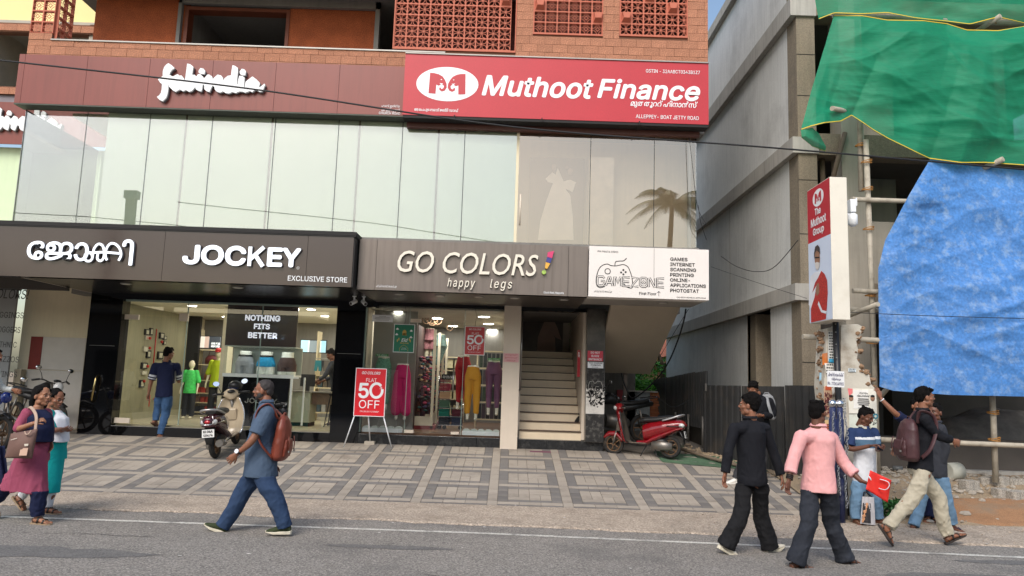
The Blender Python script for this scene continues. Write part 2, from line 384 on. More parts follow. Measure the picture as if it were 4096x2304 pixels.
for ci in range(-9, 5):
 xs = -.262+PX*ci; xc = xs+.15; g = .0035
 y = 10.93
 while y < 14.78:
  tile(xs+g, xs+.15-g, y+g, min(y+.3, 14.79)-g, 0); y += .3
 for r in range(-1, 5):
  yb = 11.055+PYp*r; W = .965; t3 = W/3
  if r == -1:
   for j in range(3): tile(xc+j*t3+g, xc+(j+1)*t3-g, 10.93+g, 11.055-g, 1)
   continue
  def rr(x0, x1, a, b, d):
   if yb+a > 14.76: return
   tile(xc+x0+g, xc+x1-g, yb+a+g, min(yb+b, 14.79)-g, d)
  for j in range(3): rr(j*t3, (j+1)*t3, 0, .135, 0)
  for j in range(2): rr(.155+j*.3275, .155+(j+1)*.3275, .135, .245, 1)
  for j in range(3): rr(0, .155, .135+.277*j, .135+.277*(j+1), 1); rr(.81, .965, .135+.277*j, .135+.277*(j+1), 1)
  for (a, b, c, d) in ((0, .3275, 0, .145), (.3275, .655, .29, .435), (0, .164, .145, .58), (.164, .3275, .145, .58), (.3275, .49, 0, .29), (.49, .655, 0, .29), (.3275, .655, .435, .58)):
   rr(.155+a, .155+b, .245+c, .245+d, 0)
  for j in range(2): rr(.155+j*.3275, .155+(j+1)*.3275, .825, .966, 1)
tiles.sort(key=lambda t: t[2]+abs(t[0]+2)*.05)
_tm = {}
def tile_mesh(w_, d_, mat):
 key = (round(w_, 3), round(d_, 3), mat.name)
 if key not in _tm:
  b = MB(); b.box((-w_/2, -d_/2, -.012), (w_/2, d_/2, .0), 'b'); _tm[key] = b.me('paving_tile', [mat])
 return _tm[key]
rest = {0: MB(), 1: MB()}; rt = random.Random(5); slope = math.atan(.131)
for i, (x0, x1, y0, y1, dk) in enumerate(tiles):
 cx, cy = (x0+x1)/2, (y0+y1)/2; z = .131*(cy-10.93)+rt.uniform(-.0015, .0015)+.003
 if i < 290:
  o = link('paving_tile', tile_mesh(x1-x0, y1-y0, m_td if dk else m_tl), pav); o.location = (cx, cy, z); o.rotation_euler = (slope+rt.uniform(-.002, .002), rt.uniform(-.002, .002), 0)
 else:
  m = rest[dk]; m.m = Matrix.Translation((cx, cy, z)) @ Matrix.Rotation(slope if cy < 15 else .03, 4, 'X'); m.box((-(x1-x0)/2, -(y1-y0)/2, -.012), ((x1-x0)/2, (y1-y0)/2, 0), 'b'); m.m = None
for dk in (0, 1): tag(part('paving_tiles', rest[dk], m_td if dk else m_tl, pav), kind='stuff')
mb = MB()
def gplot(u, v):
 x = 4.7+14*u; y = 10.45+8*v; z = ground_z(x, y)+.02+.03*noise.noise(Vector((x*1.5, y*1.5, 0)))+.012*noise.noise(Vector((x*6, y*6, 4)))
 return (x, y, z if v > .001 else -.02)
mb.grid(gplot, 130, 80)
tag(part('bare_soil', mb, m_dirt), kind='structure')
m_red = M('red_sand', (150,112,80), .97, var=.16, vs=3, fine=.2, fs=80, bump=.9, bs=35, dirt=(134,118,98), dirt_amt=.8, dirt_s=2)
mb = MB()
def gred(u, v):
 a = 2*pi*u; r = v; x = 7.9+2.1*r*cos(a)*(1+.12*sin(3*a)); y = 11.15+.62*r*sin(a)*(1+.2*sin(2*a+1))
 return (x, y, ground_z(x, y)+.03+.035*(1-r*r)+.012*noise.noise(Vector((x*5, y*5, 9)))*(1-r)-.02*(r > .97))
mb.grid(gred, 60, 14)
tag(part('red_sand', mb, m_red), kind='structure')
# ============================================================ SHOP BUILDING
m_lat = M('laterite', (172,120,94), .92, var=.14, vs=6, fine=.3, fs=60, bump=.7, bs=70, rnd=.08)
m_latdk = M('orange_laterite', (158,82,46), .92, var=.18, vs=4, fine=.35, fs=60, bump=.7, bs=70)
m_terra = M('terracotta_paint', (188,106,82), .7, var=.05, vs=5)
m_acpred = M('rust_red_panel', (128,62,53), .38, var=.05, vs=1.5, streak=.25, rnd=.03)
m_dark = M('dark_gap', (22,20,20), .7, var=0)
m_granite = M('black_granite', (14,14,15), .04, var=.3, vs=30, spec=.6, fine=.5, fs=250)
m_graniteb = M('speckled_granite', (40,41,42), .22, var=.3, vs=20, fine=.6, fs=150, dirt=(120,118,112), dirt_amt=.22, dirt_s=5)
m_beige = M('beige_panel', (214,200,182), .5, var=.04, vs=3, streak=.06)
m_conc = M('grey_concrete', (128,125,120), .9, var=.1, vs=1.2, fine=.08, bump=.4, bs=18, streak=.35)
m_wallw = M('cream_wall', (226,214,184), .8, var=.04, vs=2, streak=.12)
m_white = M('white_board', (212,220,203), .7, var=.03, vs=1.2, streak=.07, rnd=.02)
m_steel = M('brushed_steel', (170,168,165), .3, metal=1, var=.05)
m_alum = M('grey_aluminium', (150,148,143), .45, metal=.6, var=.08)
m_glass = glass('clear_glass'); m_glassr = glass('peach_sky_glass', (.96, .94, .9), 1.6, bump=.05, base=.2, gcol=(1, .88, .74)); m_glassf = glass('facade_glass', (.98, 1, .98), 1.2, bump=.06, base=.07)  # right panes: peach of the low sky put into their reflection colour
B = empty('shop_building', (-2.8, 14, .5), 'three storey shop building with laterite top floor and glazed first floor', 'building')
mb = MB(); mb.box((-9.0, 15.0, 3.3), (3.45, 24, 3.5)); mb.box((-7.5, 13.1, 6.45), (3.45, 24, 6.6)); mb.box((-9, 12.9, 4.18), (3.3, 15, 4.26)); mb.box((-9, 15.0, 4.18), (3.3, 24, 4.26)); mb.box((-9.1, 13.05, 9.35), (3.45, 20, 9.55))
part('floor_slab', mb, m_conc, B)
mb = MB(); mb.box((-9.1, 20, .5), (3.4, 20.2, 11)); mb.box((3.3, 15.9, 3.3), (3.48, 20, 11)); mb.box((3.4, 13.1, 6.6), (3.49, 20, 11)); mb.box((-9.1, 13.3, 9.55), (-8.9, 20, 11)); mb.box((-9.1, 13.02, 9.4), (3.49, 13.2, 11.0))
part('wall', mb, m_conc, B)
def brick_run(regions, openings, y, parent, bw=.283, bh=.156, z0=7.6, budget=[270]):
 lim = MB();
 for (X0, X1, Z0, Z1) in regions:
  r = 0; z = Z0
  while z < Z1-.02:
   zt = min(z+bh, Z1); segs = [(X0, X1)]
   for (a, b, c, d) in openings:
    if zt > c+.02 and z < d-.02:
     ns = []
     for (p, q) in segs:
      if b <= p or a >= q: ns.append((p, q)); continue
      if a > p: ns.append((p, a))
      if b < q: ns.append((b, q))
     segs = ns
   for (p, q) in segs:
    x = X0-(bw/2 if r % 2 else 0)
    while x < q:
     l = max(x, p)+.003; h = min(x+bw, q)-.003
     if h-l > .03:
      dy = rt.uniform(-.004, .004)
      if budget[0] > 0:
       w_ = h-l; key = ('brick', round(w_, 2), round(zt-z, 3))
       if key not in _tm:
        bb = MB(); bb.box((-w_/2, 0, -(zt-z)/2+.003), (w_/2, .03, (zt-z)/2-.003), 'k'); _tm[key] = bb.me('brick', [m_lat])
       o = link('brick', _tm[key], parent); o.location = Vector(((l+h)/2, y-.02+dy, (z+zt)/2))-root_loc(parent); budget[0] -= 1
      else: lim.box((l, y-.02+dy, z+.003), (h, y+.01, zt-.003), 'k')
     x += bw
   z += bh; r += 1
 if lim.v: tag(part('bricks', lim, m_lat, parent), kind='stuff')
ops = [(-2.36, -.08, 7.84, 12), (.23, 1.53, 8.22, 12), (1.84, 3.11, 8.24, 12)]
brick_run([(-9.1, -1.38, 7.36, 7.79)], [], 13.0, B)
brick_run([(-1.38, 3.49, 7.56, 9.42)], ops, 13.0, B)
brick_run([(-9.1, -8.67, 7.79, 7.92)], [], 13.0, B)
mb = MB(); mb.box((-9.1, 13.0, 7.3), (-1.38, 13.15, 7.78)); mb.box((-1.38, 13.0, 7.3), (3.49, 13.15, 7.84)); mb.box((-9.1, 13.0, 7.78), (-8.67, 13.15, 7.9))
mb.box((-.08, 13.0, 7.84), (.23, 13.15, 9.4)); mb.box((1.53, 13.0, 7.84), (1.84, 13.15, 9.4)); mb.box((3.11, 13.0, 7.84), (3.49, 13.15, 9.4)); mb.box((.23, 13.0, 7.84), (1.53, 13.15, 8.22)); mb.box((1.84, 13.0, 7.84), (3.11, 13.15, 8.24))
part('wall', mb, M('laterite_mortar', (120,84,66), .95, var=.1), B)
mb = MB(); mb.box((-8.68, 12.96, 7.785), (-1.38, 13.2, 7.81)); part('coping', mb, m_alum, B)
def breeze(kind):
 s = .108; b = MB(); t = .012; d0, d1 = 0.0, .07
 if kind == 2:
  b.box((-s, d0, -s), (s, d1, s)); f = [(-s*.8, d0, -s*.8), (s*.8, d0, -s*.8), (s*.8, d0, s*.8), (-s*.8, d0, s*.8)]; q = [(-s*.5, -.09, -s*.28), (s*.5, -.09, -s*.28), (s*.72, -.09, s*.72), (-s*.72, -.09, s*.72)]
  i = [b.av(p) for p in f]; j = [b.av(p) for p in q]
  for k in range(4): b.face((i[k], i[(k+1)%4], j[(k+1)%4], j[k]))
  b.face(j); return b.me('breeze_block', [m_terra])
 b.box((-s, d0, -s), (s, d1, -s+t)); b.box((-s, d0, s-t), (s, d1, s)); b.box((-s, d0, -s+t), (-s+t, d1, s-t)); b.box((s-t, d0, -s+t), (s, d1, s-t))
 R = s*.86
 if kind == 0:
  for (cx, cz, a0) in ((-s, -s, 0), (s, -s, 90), (s, s, 180), (-s, s, 270)):
   stroke(b, [(cx+R*cos(radians(a0+9+t_*72/6)), cz+R*sin(radians(a0+9+t_*72/6))) for t_ in range(7)], .011, .01, 0)
   stroke(b, [(cx+R*cos(radians(a0+9+t_*72/6)), cz+R*sin(radians(a0+9+t_*72/6))) for t_ in range(7)], .011, .012, 0)
  stroke(b, [(.03*cos(a), .03*sin(a)) for a in [2*pi*k/10 for k in range(10)]], .012, .01, .006, close=True)
  for (dx, dz) in ((1, 0), (0, 1), (-1, 0), (0, -1)): stroke(b, [(dx*.03, dz*.03), (dx*.05, dz*.05)], .01, .01, .006)
 else:
  for a in (45, 135, 225, 315):
   for sg in (1, -1):
    pts = [(r_*cos(radians(a+sg*o_)), r_*sin(radians(a+sg*o_))) for r_, o_ in ((.01, 0), (.04, 26), (.075, 30), (.105, 16), (.125, 8))]
    stroke(b, pts, .010, .01, .006)
  stroke(b, [(.011*cos(a), .011*sin(a)) for a in [2*pi*k/6 for k in range(6)]], .014, .01, .008, close=True)
 return b.me('breeze_block', [m_terra])
BR = [breeze(0), breeze(1), breeze(2)]
def blocks(x0, z0, nx, nz, kind, solids=(), y=12.985, rz=0):
 for i in range(nx):
  for j in range(nz):
   k = 2 if (i, j) in solids else kind
   o = link('breeze_block', BR[k], B)
   if rz == 0: o.location = Vector((x0+.108+i*.216, y, z0+.108+j*.216))-B.location
   else: o.location = Vector((x0, y+.108+i*.216, z0+.108+j*.216))-B.location; o.rotation_euler = (0, 0, rz)
blocks(-2.34, 7.88, 10, 7, 1, ((9, 4),))
blocks(.245, 8.25, 6, 5, 0, ((5, 1), (0, 2), (3, 3)))
blocks(1.855, 8.27, 6, 5, 1, ((0, 1), (4, 2), (2, 3)))
blocks(-9.1, 7.93, 2, 6, 0)
blocks(-8.62, 7.85, 2, 6, 0, y=13.04, rz=pi/2)
mb = MB()
for (a, b_, c) in ((-2.36, -.08, 7.84), (.23, 1.53, 8.22), (1.84, 3.11, 8.24)):
 mb.box((a, 12.97, c), (b_, 13.08, c+.035)); mb.box((a, 12.97, c+.035), (a+.02, 13.08, 9.4)); mb.box((b_-.02, 12.97, c+.035), (b_, 13.08, 9.4))
part('opening_frame', mb, m_terra, B)
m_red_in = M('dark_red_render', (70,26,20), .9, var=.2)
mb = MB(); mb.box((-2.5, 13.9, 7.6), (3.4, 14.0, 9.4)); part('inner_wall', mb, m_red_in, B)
for q in ((-8.66, -6.83), (-4.7, -2.95)): mb = MB(); mb.box((q[0], 14.2, 7.5), (q[1], 14.4, 9.35)); part('loggia_wall', mb, m_latdk, B)
mb = MB(); mb.box((-8.7, 13.1, 7.5), (-1.4, 17.5, 7.6)); part('loggia_floor', mb, m_conc, B)
mb = MB(); mb.box((-6.83, 17.2, 7.5), (-2.4, 17.3, 9.35)); part('inner_wall', mb, M('mauve_plaster', (120,98,90), .9), B)
for q in ((-2.5, 14.0, -2.4), (-6.95, 14.4, -6.83)): mb = MB(); mb.box((q[0], q[1], 7.6), (q[2], 17.2, 9.35)); part('inner_wall', mb, m_conc, B)
mb = MB(); mb.box((-6.83, 14.18, 7.6), (-6.76, 14.42, 9.1)); mb.box((-4.77, 14.18, 7.6), (-4.7, 14.42, 9.1)); mb.box((-6.83, 14.18, 9.1), (-4.7, 14.42, 9.17)); part('window_frame', mb, M('brown_wood', (110,52,28), .6), B)
mb = MB(); mb.box((-6.94, 14.1, 7.6), (-6.87, 14.19, 9.35)); mb.box((-2.95, 14.1, 7.6), (-2.86, 14.25, 9.35)); mb.box((-6.94, 14.1, 9.2), (-2.86, 14.19, 9.35)); part('pillar', mb, m_conc, B)
mb = MB(); mb.box((-2.2, 16.9, 8.5), (-1.5, 17.15, 9.1)); part('inner_grille', mb, m_dark, B)
mb = MB(); mb.tube(curve([(-6.2, 16.9, 8.93), (-5.6, 16.9, 8.8), (-4.9, 16.9, 8.78), (-4.7, 16.9, 8.8)]), .02, 6); part('slack_cable', mb, m_dark, B)
GX = [-8.97, -7.86, -6.71, -5.57, -4.42, -3.26, -2.09, -.95, .04]
for a, b_ in zip(GX, GX[1:]):
 mb = MB(); mb.box((a+.005, 12.99, 4.26), (b_-.005, 13.0, 6.44)); part('glass_panel', mb, m_glassf, B)
for a, b_ in zip([.045, 1.35, 2.51], [1.35, 2.51, 3.28]):
 mb = MB(); mb.poly([(a+.005, 12.99, 4.26), (b_-.005, 12.99, 4.26), (b_-.005, 12.99, 6.44), (a+.005, 12.99, 6.44)]); part('glass_panel', mb, m_glassr, B)
mb = MB()
for x in GX[1:-1]+[1.35, 2.51]: mb.box((x-.005, 12.995, 4.26), (x+.005, 13.01, 6.44))
part('glazing_joint', mb, m_dark, B)
WX = [-7.5, -6.05, -4.48, -2.88, -1.43, .02]
for a, b_ in zip(WX, WX[1:]):
 mb = MB(); mb.box((a+.02, 13.006, 4.27), (b_-.02, 13.05, 6.44)); part('backing_board', mb, m_white, B)
mb = MB()
for x in WX[1:-1]: mb.box((x-.02, 13.02, 4.3), (x+.02, 13.06, 6.44))
part('dark_joint', mb, M('brown_gap', (120,104,88), .6), B)
mb = MB(); mb.box((.0, 12.97, 4.27), (.05, 13.05, 6.44)); part('mullion', mb, m_wallw, B)
mb = MB(); mb.cyl((.1, 12.93, 4.6), (.1, 12.93, 5.15), .014, n=8); mb.box((.09, 12.93, 4.68), (.11, 12.99, 4.70)); mb.box((.09, 12.93, 5.05), (.11, 12.99, 5.07)); part('door_handle', mb, m_beige, B)
m_disp = M('display_beige', (222,202,174), .8, var=.05, streak=.15)
mb = MB(); mb.box((.05, 13.75, 4.2), (3.3, 13.8, 6.44)); mb.box((.03, 13.05, 4.2), (.05, 13.75, 6.44)); part('display_back', mb, m_disp, B)
mb = MB(); mb.box((1.36, 13.3, 4.26), (1.82, 13.4, 6.0)); part('display_post', mb, M('pale_board', (222,208,188), .7), B)
mb = MB(); mb.box((3.26, 13.0, 4.26), (3.28, 15, 6.44)); part('side_glass', mb, m_glassf, B)
mb = MB(); mb.box((3.14, 13.02, 4.26), (3.19, 13.1, 6.44)); mb.box((-9.0, 12.98, 4.2), (3.29, 13.04, 4.27)); part('sill_frame', mb, m_alum, B)
m_gown = M('faded_white_print', (226,214,198), .8, var=.06); m_skinp = M('faded_skin_print', (186,160,140), .8, var=.05); m_pback = M('faded_grey_print', (146,126,108), .8, var=.12, vs=2)
mb = MB(); mb.box((.27, 13.6, 4.26), (1.3, 13.62, 6.05)); pst = part('poster_backdrop', mb, m_pback, B)
def c2p(x, y, Y): p = P(1400+x*.6624, y*.6624, Y); return (p.x, p.z)
mb = MB(); mb.prism([c2p(*q, 13.59) for q in ((1255,1010),(1235,1080),(1190,1200),(1150,1330),(1135,1449),(1350,1449),(1345,1300),(1330,1180),(1300,1140),(1345,1160),(1365,1100),(1330,1085),(1290,1095),(1270,1050))], 13.588, 13.595); mb.prism([c2p(*q, 13.59) for q in ((1180,1080),(1220,1040),(1250,1060),(1240,1110),(1195,1100))], 13.586, 13.59); part('printed_gown', mb, m_gown, pst)
mb = MB()
for (x, y, rx, ry) in ((1232,1010,16,24),(1330,1035,18,26),(1310,1010,14,10)):
 c = c2p(x, y, 13.59); mb.ball((c[0], 13.592, c[1]), (rx*.0029, .006, ry*.0029), 10, 6)
part('printed_face', mb, m_skinp, pst)
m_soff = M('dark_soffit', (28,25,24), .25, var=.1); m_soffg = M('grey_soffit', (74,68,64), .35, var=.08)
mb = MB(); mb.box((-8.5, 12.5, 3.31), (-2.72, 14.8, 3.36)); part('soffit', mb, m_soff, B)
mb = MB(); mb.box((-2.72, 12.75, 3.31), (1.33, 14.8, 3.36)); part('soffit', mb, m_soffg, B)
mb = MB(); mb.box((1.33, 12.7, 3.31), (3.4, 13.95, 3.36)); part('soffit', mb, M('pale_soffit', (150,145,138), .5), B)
mb = MB(); mb.box((-13.5, 12.5, 3.5), (-8.5, 15.5, 3.6)); mb.box((-8.52, 12.5, 3.31), (-8.5, 15.5, 3.5)); part('soffit', mb, m_beige, B)
mb = MB(); mb.box((-10.3, 14.0, 3.25), (-8.5, 14.1, 3.5)); part('beam', mb, M('dark_beam', (70, 66, 62), .5), B)
mb = MB(); mb.box((-2.7, 14.8, 3.24), (1.9, 15.0, 3.31)); mb.box((-8.47, 14.8, 3.2), (-2.7, 15.0, 3.31)); part('fascia', mb, m_granite, B)
mb = MB(); mb.box((-8.47, 14.8, .48), (-7.82, 15.1, 3.2)); part('granite_pillar', mb, m_granite, B)
mb = MB(); mb.box((-3.5, 14.8, .48), (-2.93, 15.1, 3.2)); part('granite_pillar', mb, m_granite, B)
for q in ((-8.4, -7.9), (-3.45, -2.98)): mb = MB(); mb.box((q[0], 14.79, 2.25), (q[1], 14.8, 2.254)); part('granite_joint', mb, m_alum, B)
for (a, b_) in ((-7.82, -5.9), (-5.9, -3.5)):
 mb = MB(); mb.box((a, 14.8, .47), (b_-.004, 15.1, .69)); part('threshold', mb, m_granite, B, bevel=.004)
for (a, b_) in ((-2.93, -1.55), (-1.55, -.6), (-.6, -.14), (.2, .78), (.78, 1.9)):
 mb = MB(); mb.box((a, 14.8, .47), (b_-.004, 15.1, .69)); part('threshold', mb, m_graniteb, B, bevel=.004)
mb = MB(); mb.box((-.135, 14.7, .48), (.2, 15.1, 3.31)); part('beige_pillar', mb, m_beige, B)
m_beige2 = M('dirty_granite_cladding', (62,58,54), .3, var=.2, vs=4, dirt=(120,112,100), dirt_amt=.4, dirt_s=2)
mb = MB(); mb.box((1.53, 14.7, .68), (1.89, 15.1, 3.31)); cpil = part('dark_pillar', mb, m_beige2, B)
mb = MB(); mb.box((1.527, 14.694, 1.23), (1.893, 14.698, 1.8)); part('white_paint_patch', mb, M('white_patch', (212,208,200), .8, var=.06, dirt=(110,106,100), dirt_amt=.4, dirt_s=6), cpil)
for q in ((.69, 1.23), (1.72, 2.12)): mb = MB(); mb.box((1.532, 14.690, q[0]), (1.888, 14.693, q[1])); part('black_paint_patch', mb, M('black_patch', (30,29,28), .7, var=.3, vs=12, dirt=(140,136,130), dirt_amt=.35, dirt_s=14), cpil)
mb = MB(); rq = random.Random(11)
for k in range(150):
 x = rq.uniform(1.535, 1.885); z = rq.uniform(1.36, 1.78);
 if (z < 1.5 and not 1.6 < x < 1.84): continue
 a = rq.uniform(-.6, .6)+(pi/2 if rq.random() < .5 else 0); l = rq.uniform(.02, .07)
 stroke(mb, [(x, z), (x+l*cos(a), z+l*sin(a))], rq.uniform(.012, .03), 14.6895, 0)
part('scuffed_patch', mb, M('black_scuff', (22,21,20), .7), cpil)
mb = MB()
for pts in ([(1.57,1.78),(1.6,1.86),(1.66,1.87),(1.7,1.82),(1.75,1.87),(1.82,1.86),(1.86,1.76),(1.8,1.62),(1.72,1.5),(1.64,1.58),(1.57,1.7),(1.57,1.78)], [(1.6,1.68),(1.64,1.78),(1.67,1.67)], [(1.615,1.72),(1.66,1.72)], [(1.78,1.76),(1.72,1.77),(1.71,1.7),(1.75,1.66),(1.79,1.69),(1.75,1.71)], [(1.7,1.55),(1.77,1.62),(1.84,1.6)]):
 stroke(mb, pts, .006, 14.6885, 0)
part('scratched_heart', mb, M('scratch_white', (190,186,178), .8), cpil)
mb = MB(); mb.box((1.47, 14.95, .7), (1.53, 18.2, 3.3)); mb.box((.2, 15.1, .7), (.24, 18.2, 3.3)); part('stair_wall', mb, m_beige, B)
mb = MB(); mb.box((1.89, 15.1, .5), (1.95, 20, 3.3)); part('side_wall', mb, m_conc, B)
m_trd = M('stair_riser_tile', (234,214,184), .35, var=.05, vs=2, streak=.08); m_nos = M('stair_nosing', (70,48,36), .4)
for k_ in range(11):
 mb = MB(); y = 14.96+.25*k_; z0 = .69 + .17*k_
 mb.box((.24, y, z0), (1.47, y+.02, z0+.155)); part('riser', mb, m_trd, B)
 mb = MB(); mb.box((.24, y-.03, z0+.155), (1.47, y+.25, z0+.17)); part('tread', mb, m_nos, B)
mb = MB(); mb.box((.2, 17.7, 2.5), (1.6, 19.8, 2.56)); part('landing', mb, m_trd, B)
mb = MB(); mb.cyl((.23, 14.9, 1.65), (.23, 14.9, 3.25), .02, n=10); mb.cyl((.23, 14.9, 1.65), (.12, 14.86, 1.62), .02, n=8); part('handrail', mb, m_steel, B)
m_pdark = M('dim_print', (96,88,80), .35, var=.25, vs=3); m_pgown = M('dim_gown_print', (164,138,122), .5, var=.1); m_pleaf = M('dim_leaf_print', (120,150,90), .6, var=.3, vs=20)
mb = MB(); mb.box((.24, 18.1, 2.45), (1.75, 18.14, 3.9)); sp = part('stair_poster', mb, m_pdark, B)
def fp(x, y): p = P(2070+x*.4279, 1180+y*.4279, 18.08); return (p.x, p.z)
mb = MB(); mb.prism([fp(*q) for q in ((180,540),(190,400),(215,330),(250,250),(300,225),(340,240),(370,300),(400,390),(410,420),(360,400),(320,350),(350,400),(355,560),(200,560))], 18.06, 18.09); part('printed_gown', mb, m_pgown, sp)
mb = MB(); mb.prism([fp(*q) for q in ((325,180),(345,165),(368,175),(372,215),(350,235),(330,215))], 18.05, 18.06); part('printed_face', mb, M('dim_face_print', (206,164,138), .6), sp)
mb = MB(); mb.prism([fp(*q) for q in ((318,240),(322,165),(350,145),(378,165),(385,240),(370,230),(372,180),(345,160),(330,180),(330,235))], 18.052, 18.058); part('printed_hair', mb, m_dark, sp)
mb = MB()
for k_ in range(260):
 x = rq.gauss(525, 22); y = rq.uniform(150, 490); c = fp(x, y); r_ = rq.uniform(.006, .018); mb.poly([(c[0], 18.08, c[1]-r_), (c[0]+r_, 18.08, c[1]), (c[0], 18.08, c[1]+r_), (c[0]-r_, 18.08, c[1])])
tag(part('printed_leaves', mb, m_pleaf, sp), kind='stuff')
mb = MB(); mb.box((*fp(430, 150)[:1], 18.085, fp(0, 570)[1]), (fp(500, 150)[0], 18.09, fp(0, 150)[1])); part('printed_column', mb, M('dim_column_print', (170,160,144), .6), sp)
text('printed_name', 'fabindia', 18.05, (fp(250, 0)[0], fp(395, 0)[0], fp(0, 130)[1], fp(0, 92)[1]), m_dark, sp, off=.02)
mb = MB(); a = P(*(2300+190*.649, 960+403*.649), 13.95);
pp = [(1.9, 13.95, 3.32), (3.22, 13.95, 3.32), (3.06, 16.1, 2.07), (1.9, 16.1, 2.07)]
i0 = [mb.av(p) for p in pp]; i1 = [mb.av((p[0], p[1]+.02, p[2]+.12)) for p in pp]; mb.face(i0[::-1]); mb.face(i1)
for q in range(4): mb.face((i0[q], i0[(q+1)%4], i1[(q+1)%4], i1[q]))
part('stair_underside', mb, M('khaki_plaster', (168,156,138), .8, var=.04), B)
mb = MB(); mb.box((-9.0, 13.0, 4.26), (-8.985, 15.5, 6.44)); part('side_glass', mb, m_glassf, B)
mb = MB(); mb.box((-7.5, 13.1, 4.26), (-7.44, 15.5, 6.44)); part('inner_wall', mb, M('pale_green_board', (208,226,190), .7, var=.03, streak=.1), B)
mb = MB(); mb.box((-8.2, 13.1, 6.38), (-7.5, 15.5, 6.44)); part('display_ceiling', mb, m_disp, B)
# ============================================================ SIGNS
m_let = M('white_acrylic', (236,238,240), .35, var=0); m_letside = M('letter_side', (120,122,124), .4, var=0)
m_letglow = glow('lit_white_letters', (.84, .88, .95), .45)
def pb(cr, x0, y0, x1, y1, Y):   # crop-local px box -> plane box
 o = {'c1':(0,0,.6624),'c2':(1400,0,.6624),'c4':(0,860,.6211),'c5':(380,1080,.5246),'c6':(1350,1080,.5246),'c7':(2300,960,.649),'v':(0,0,1.5901),'e':(1700,1760,.3882),'f':(0,1080,.4694),'h':(3150,680,.4555),'k':(1850,0,.3882)}[cr]
 a = P(o[0]+o[2]*x0, o[1]+o[2]*(y0+y1)/2, Y); b_ = P(o[0]+o[2]*x1, o[1]+o[2]*(y0+y1)/2, Y)
 zm = (a.z+b_.z)/2; h = (y1-y0)*o[2]*(P(2048, 900, Y).z-P(2048, 1000, Y).z)/100
 xm = (x0+x1)/2; c = P(o[0]+o[2]*xm, o[1]+o[2]*(y0+y1)/2, Y);
 return (a.x, b_.x, c.z-h/2, c.z+h/2)
def cp(cr, x, y, Y):
 o = {'c1':(0,0,.6624),'c2':(1400,0,.6624),'c4':(0,860,.6211),'c5':(380,1080,.5246),'c6':(1350,1080,.5246),'c7':(2300,960,.649),'c3':(2700,0,.6625),'c8':(3096,960,.9276),'l':(3200,1240,.5935)}[cr]
 p = P(o[0]+o[2]*x, o[1]+o[2]*y, Y); return (p.x, p.z)
FAB = [[(215,97),(255,120),(290,155),(262,172),(238,200),(228,232),(262,250),(272,252),(300,235),(325,225),(345,242),(370,240),(398,275),(404,300),(415,260),(425,180),(435,102),(470,108),(507,140),(498,185),(492,232),(520,232),(545,252),(560,225),(590,225),(625,262),(632,272),(655,250),(668,230),(690,230),(725,250),(732,282),(760,255),(790,230),(830,240),(850,265),(852,300),(870,275),(905,245),(945,238),(952,180),(963,120),(990,128),(1025,152),(1025,200),(1016,290),(1018,345),(1026,345),(1032,280),(1042,243),(1075,245),(1103,265),(1100,310),(1097,372),(1106,378),(1116,312),(1195,252),(1240,285),(1280,325),(1278,350),(1265,380),(1290,370),(1335,335),(1342,350),(1325,385),(1322,405),(1300,430),(1275,430),(1250,415),(1225,405),(1190,435),(1165,420),(1110,440),(1080,428),(1040,425),(1000,445),(960,432),(920,450),(885,445),(850,425),(815,440),(775,425),(755,400),(752,372),(728,358),(715,385),(705,410),(695,432),(665,425),(635,400),(634,356),(618,340),(612,375),(608,400),(598,428),(560,415),(535,400),(530,372),(490,420),(455,430),(420,408),(385,425),(350,402),(300,430),(270,415),(225,370),(217,340),(215,400),(205,460),(190,500),(150,540),(115,525),(82,490),(110,470),(130,440),(138,400),(142,340),(120,325),(95,285),(130,265),(150,245),(152,190),(165,145),(190,115)],
 [(590,153),(625,160),(645,190),(635,225),(600,222),(570,210),(568,185)], [(1070,162),(1100,168),(1118,190),(1112,238),(1085,240),(1050,225),(1045,195)]]
def fab(Y, dx, dz, sc, mat, parent, ext=.06):
 def q_(x, y): p = P(600+x*.3434, 220+y*.3434, 12.66); return p.x, p.z
 ox, oz = q_(720, 320)
 for nm, gr, y0, y1, mm in (('lettering_shadow_box', 1.0, Y-ext, Y, m_letside), ('script_lettering', .99, Y-ext-.004, Y-ext-.002, mat)):
  mb = MB()
  for pl in FAB:
   cx = sum(p[0] for p in pl)/len(pl); cy = sum(p[1] for p in pl)/len(pl); pts = [q_(*p) for p in pl]; pts = [(ox+dx+(a-ox)*sc, oz+dz+(b-oz)*sc) for a, b in pts]
   if nm == 'lettering_shadow_box': pts = [(a+.012, b-.012) for a, b in pts]
   mb.prism(pts, y0, y1)
  part(nm, mb, mm, parent)
def panels(name, xs, z0, z1, y, mat, parent, d=.03, gap=.006):
 for a, b_ in zip(xs, xs[1:]):
  mb = MB(); mb.box((a+gap/2, y, z0), (b_-gap/2, y+d, z1)); part(name, mb, mat, parent)
S1 = empty('fascia_sign', (-5.5, 12.9, 6.46), 'rust red panelled fascia sign with white brush script lettering along the left', 'sign')
panels('fascia_panel', [-9.04, -8.93, -7.8, -6.67, -5.53, -4.39, -3.24, -2.06], 6.465, 7.385, 12.72, m_acpred, S1)
mb = MB(); mb.box((-9.03, 12.75, 6.47), (-2.06, 13.0, 7.38)); part('backing_box', mb, m_dark, S1)
mb = MB(); mb.box((-9.04, 12.72, 6.44), (-2.06, 13.0, 6.462)); part('bottom_trim', mb, M('green_grey_trim', (70,76,66), .6), S1)
fab(12.715, 0, 0, 1.0, m_let, S1)
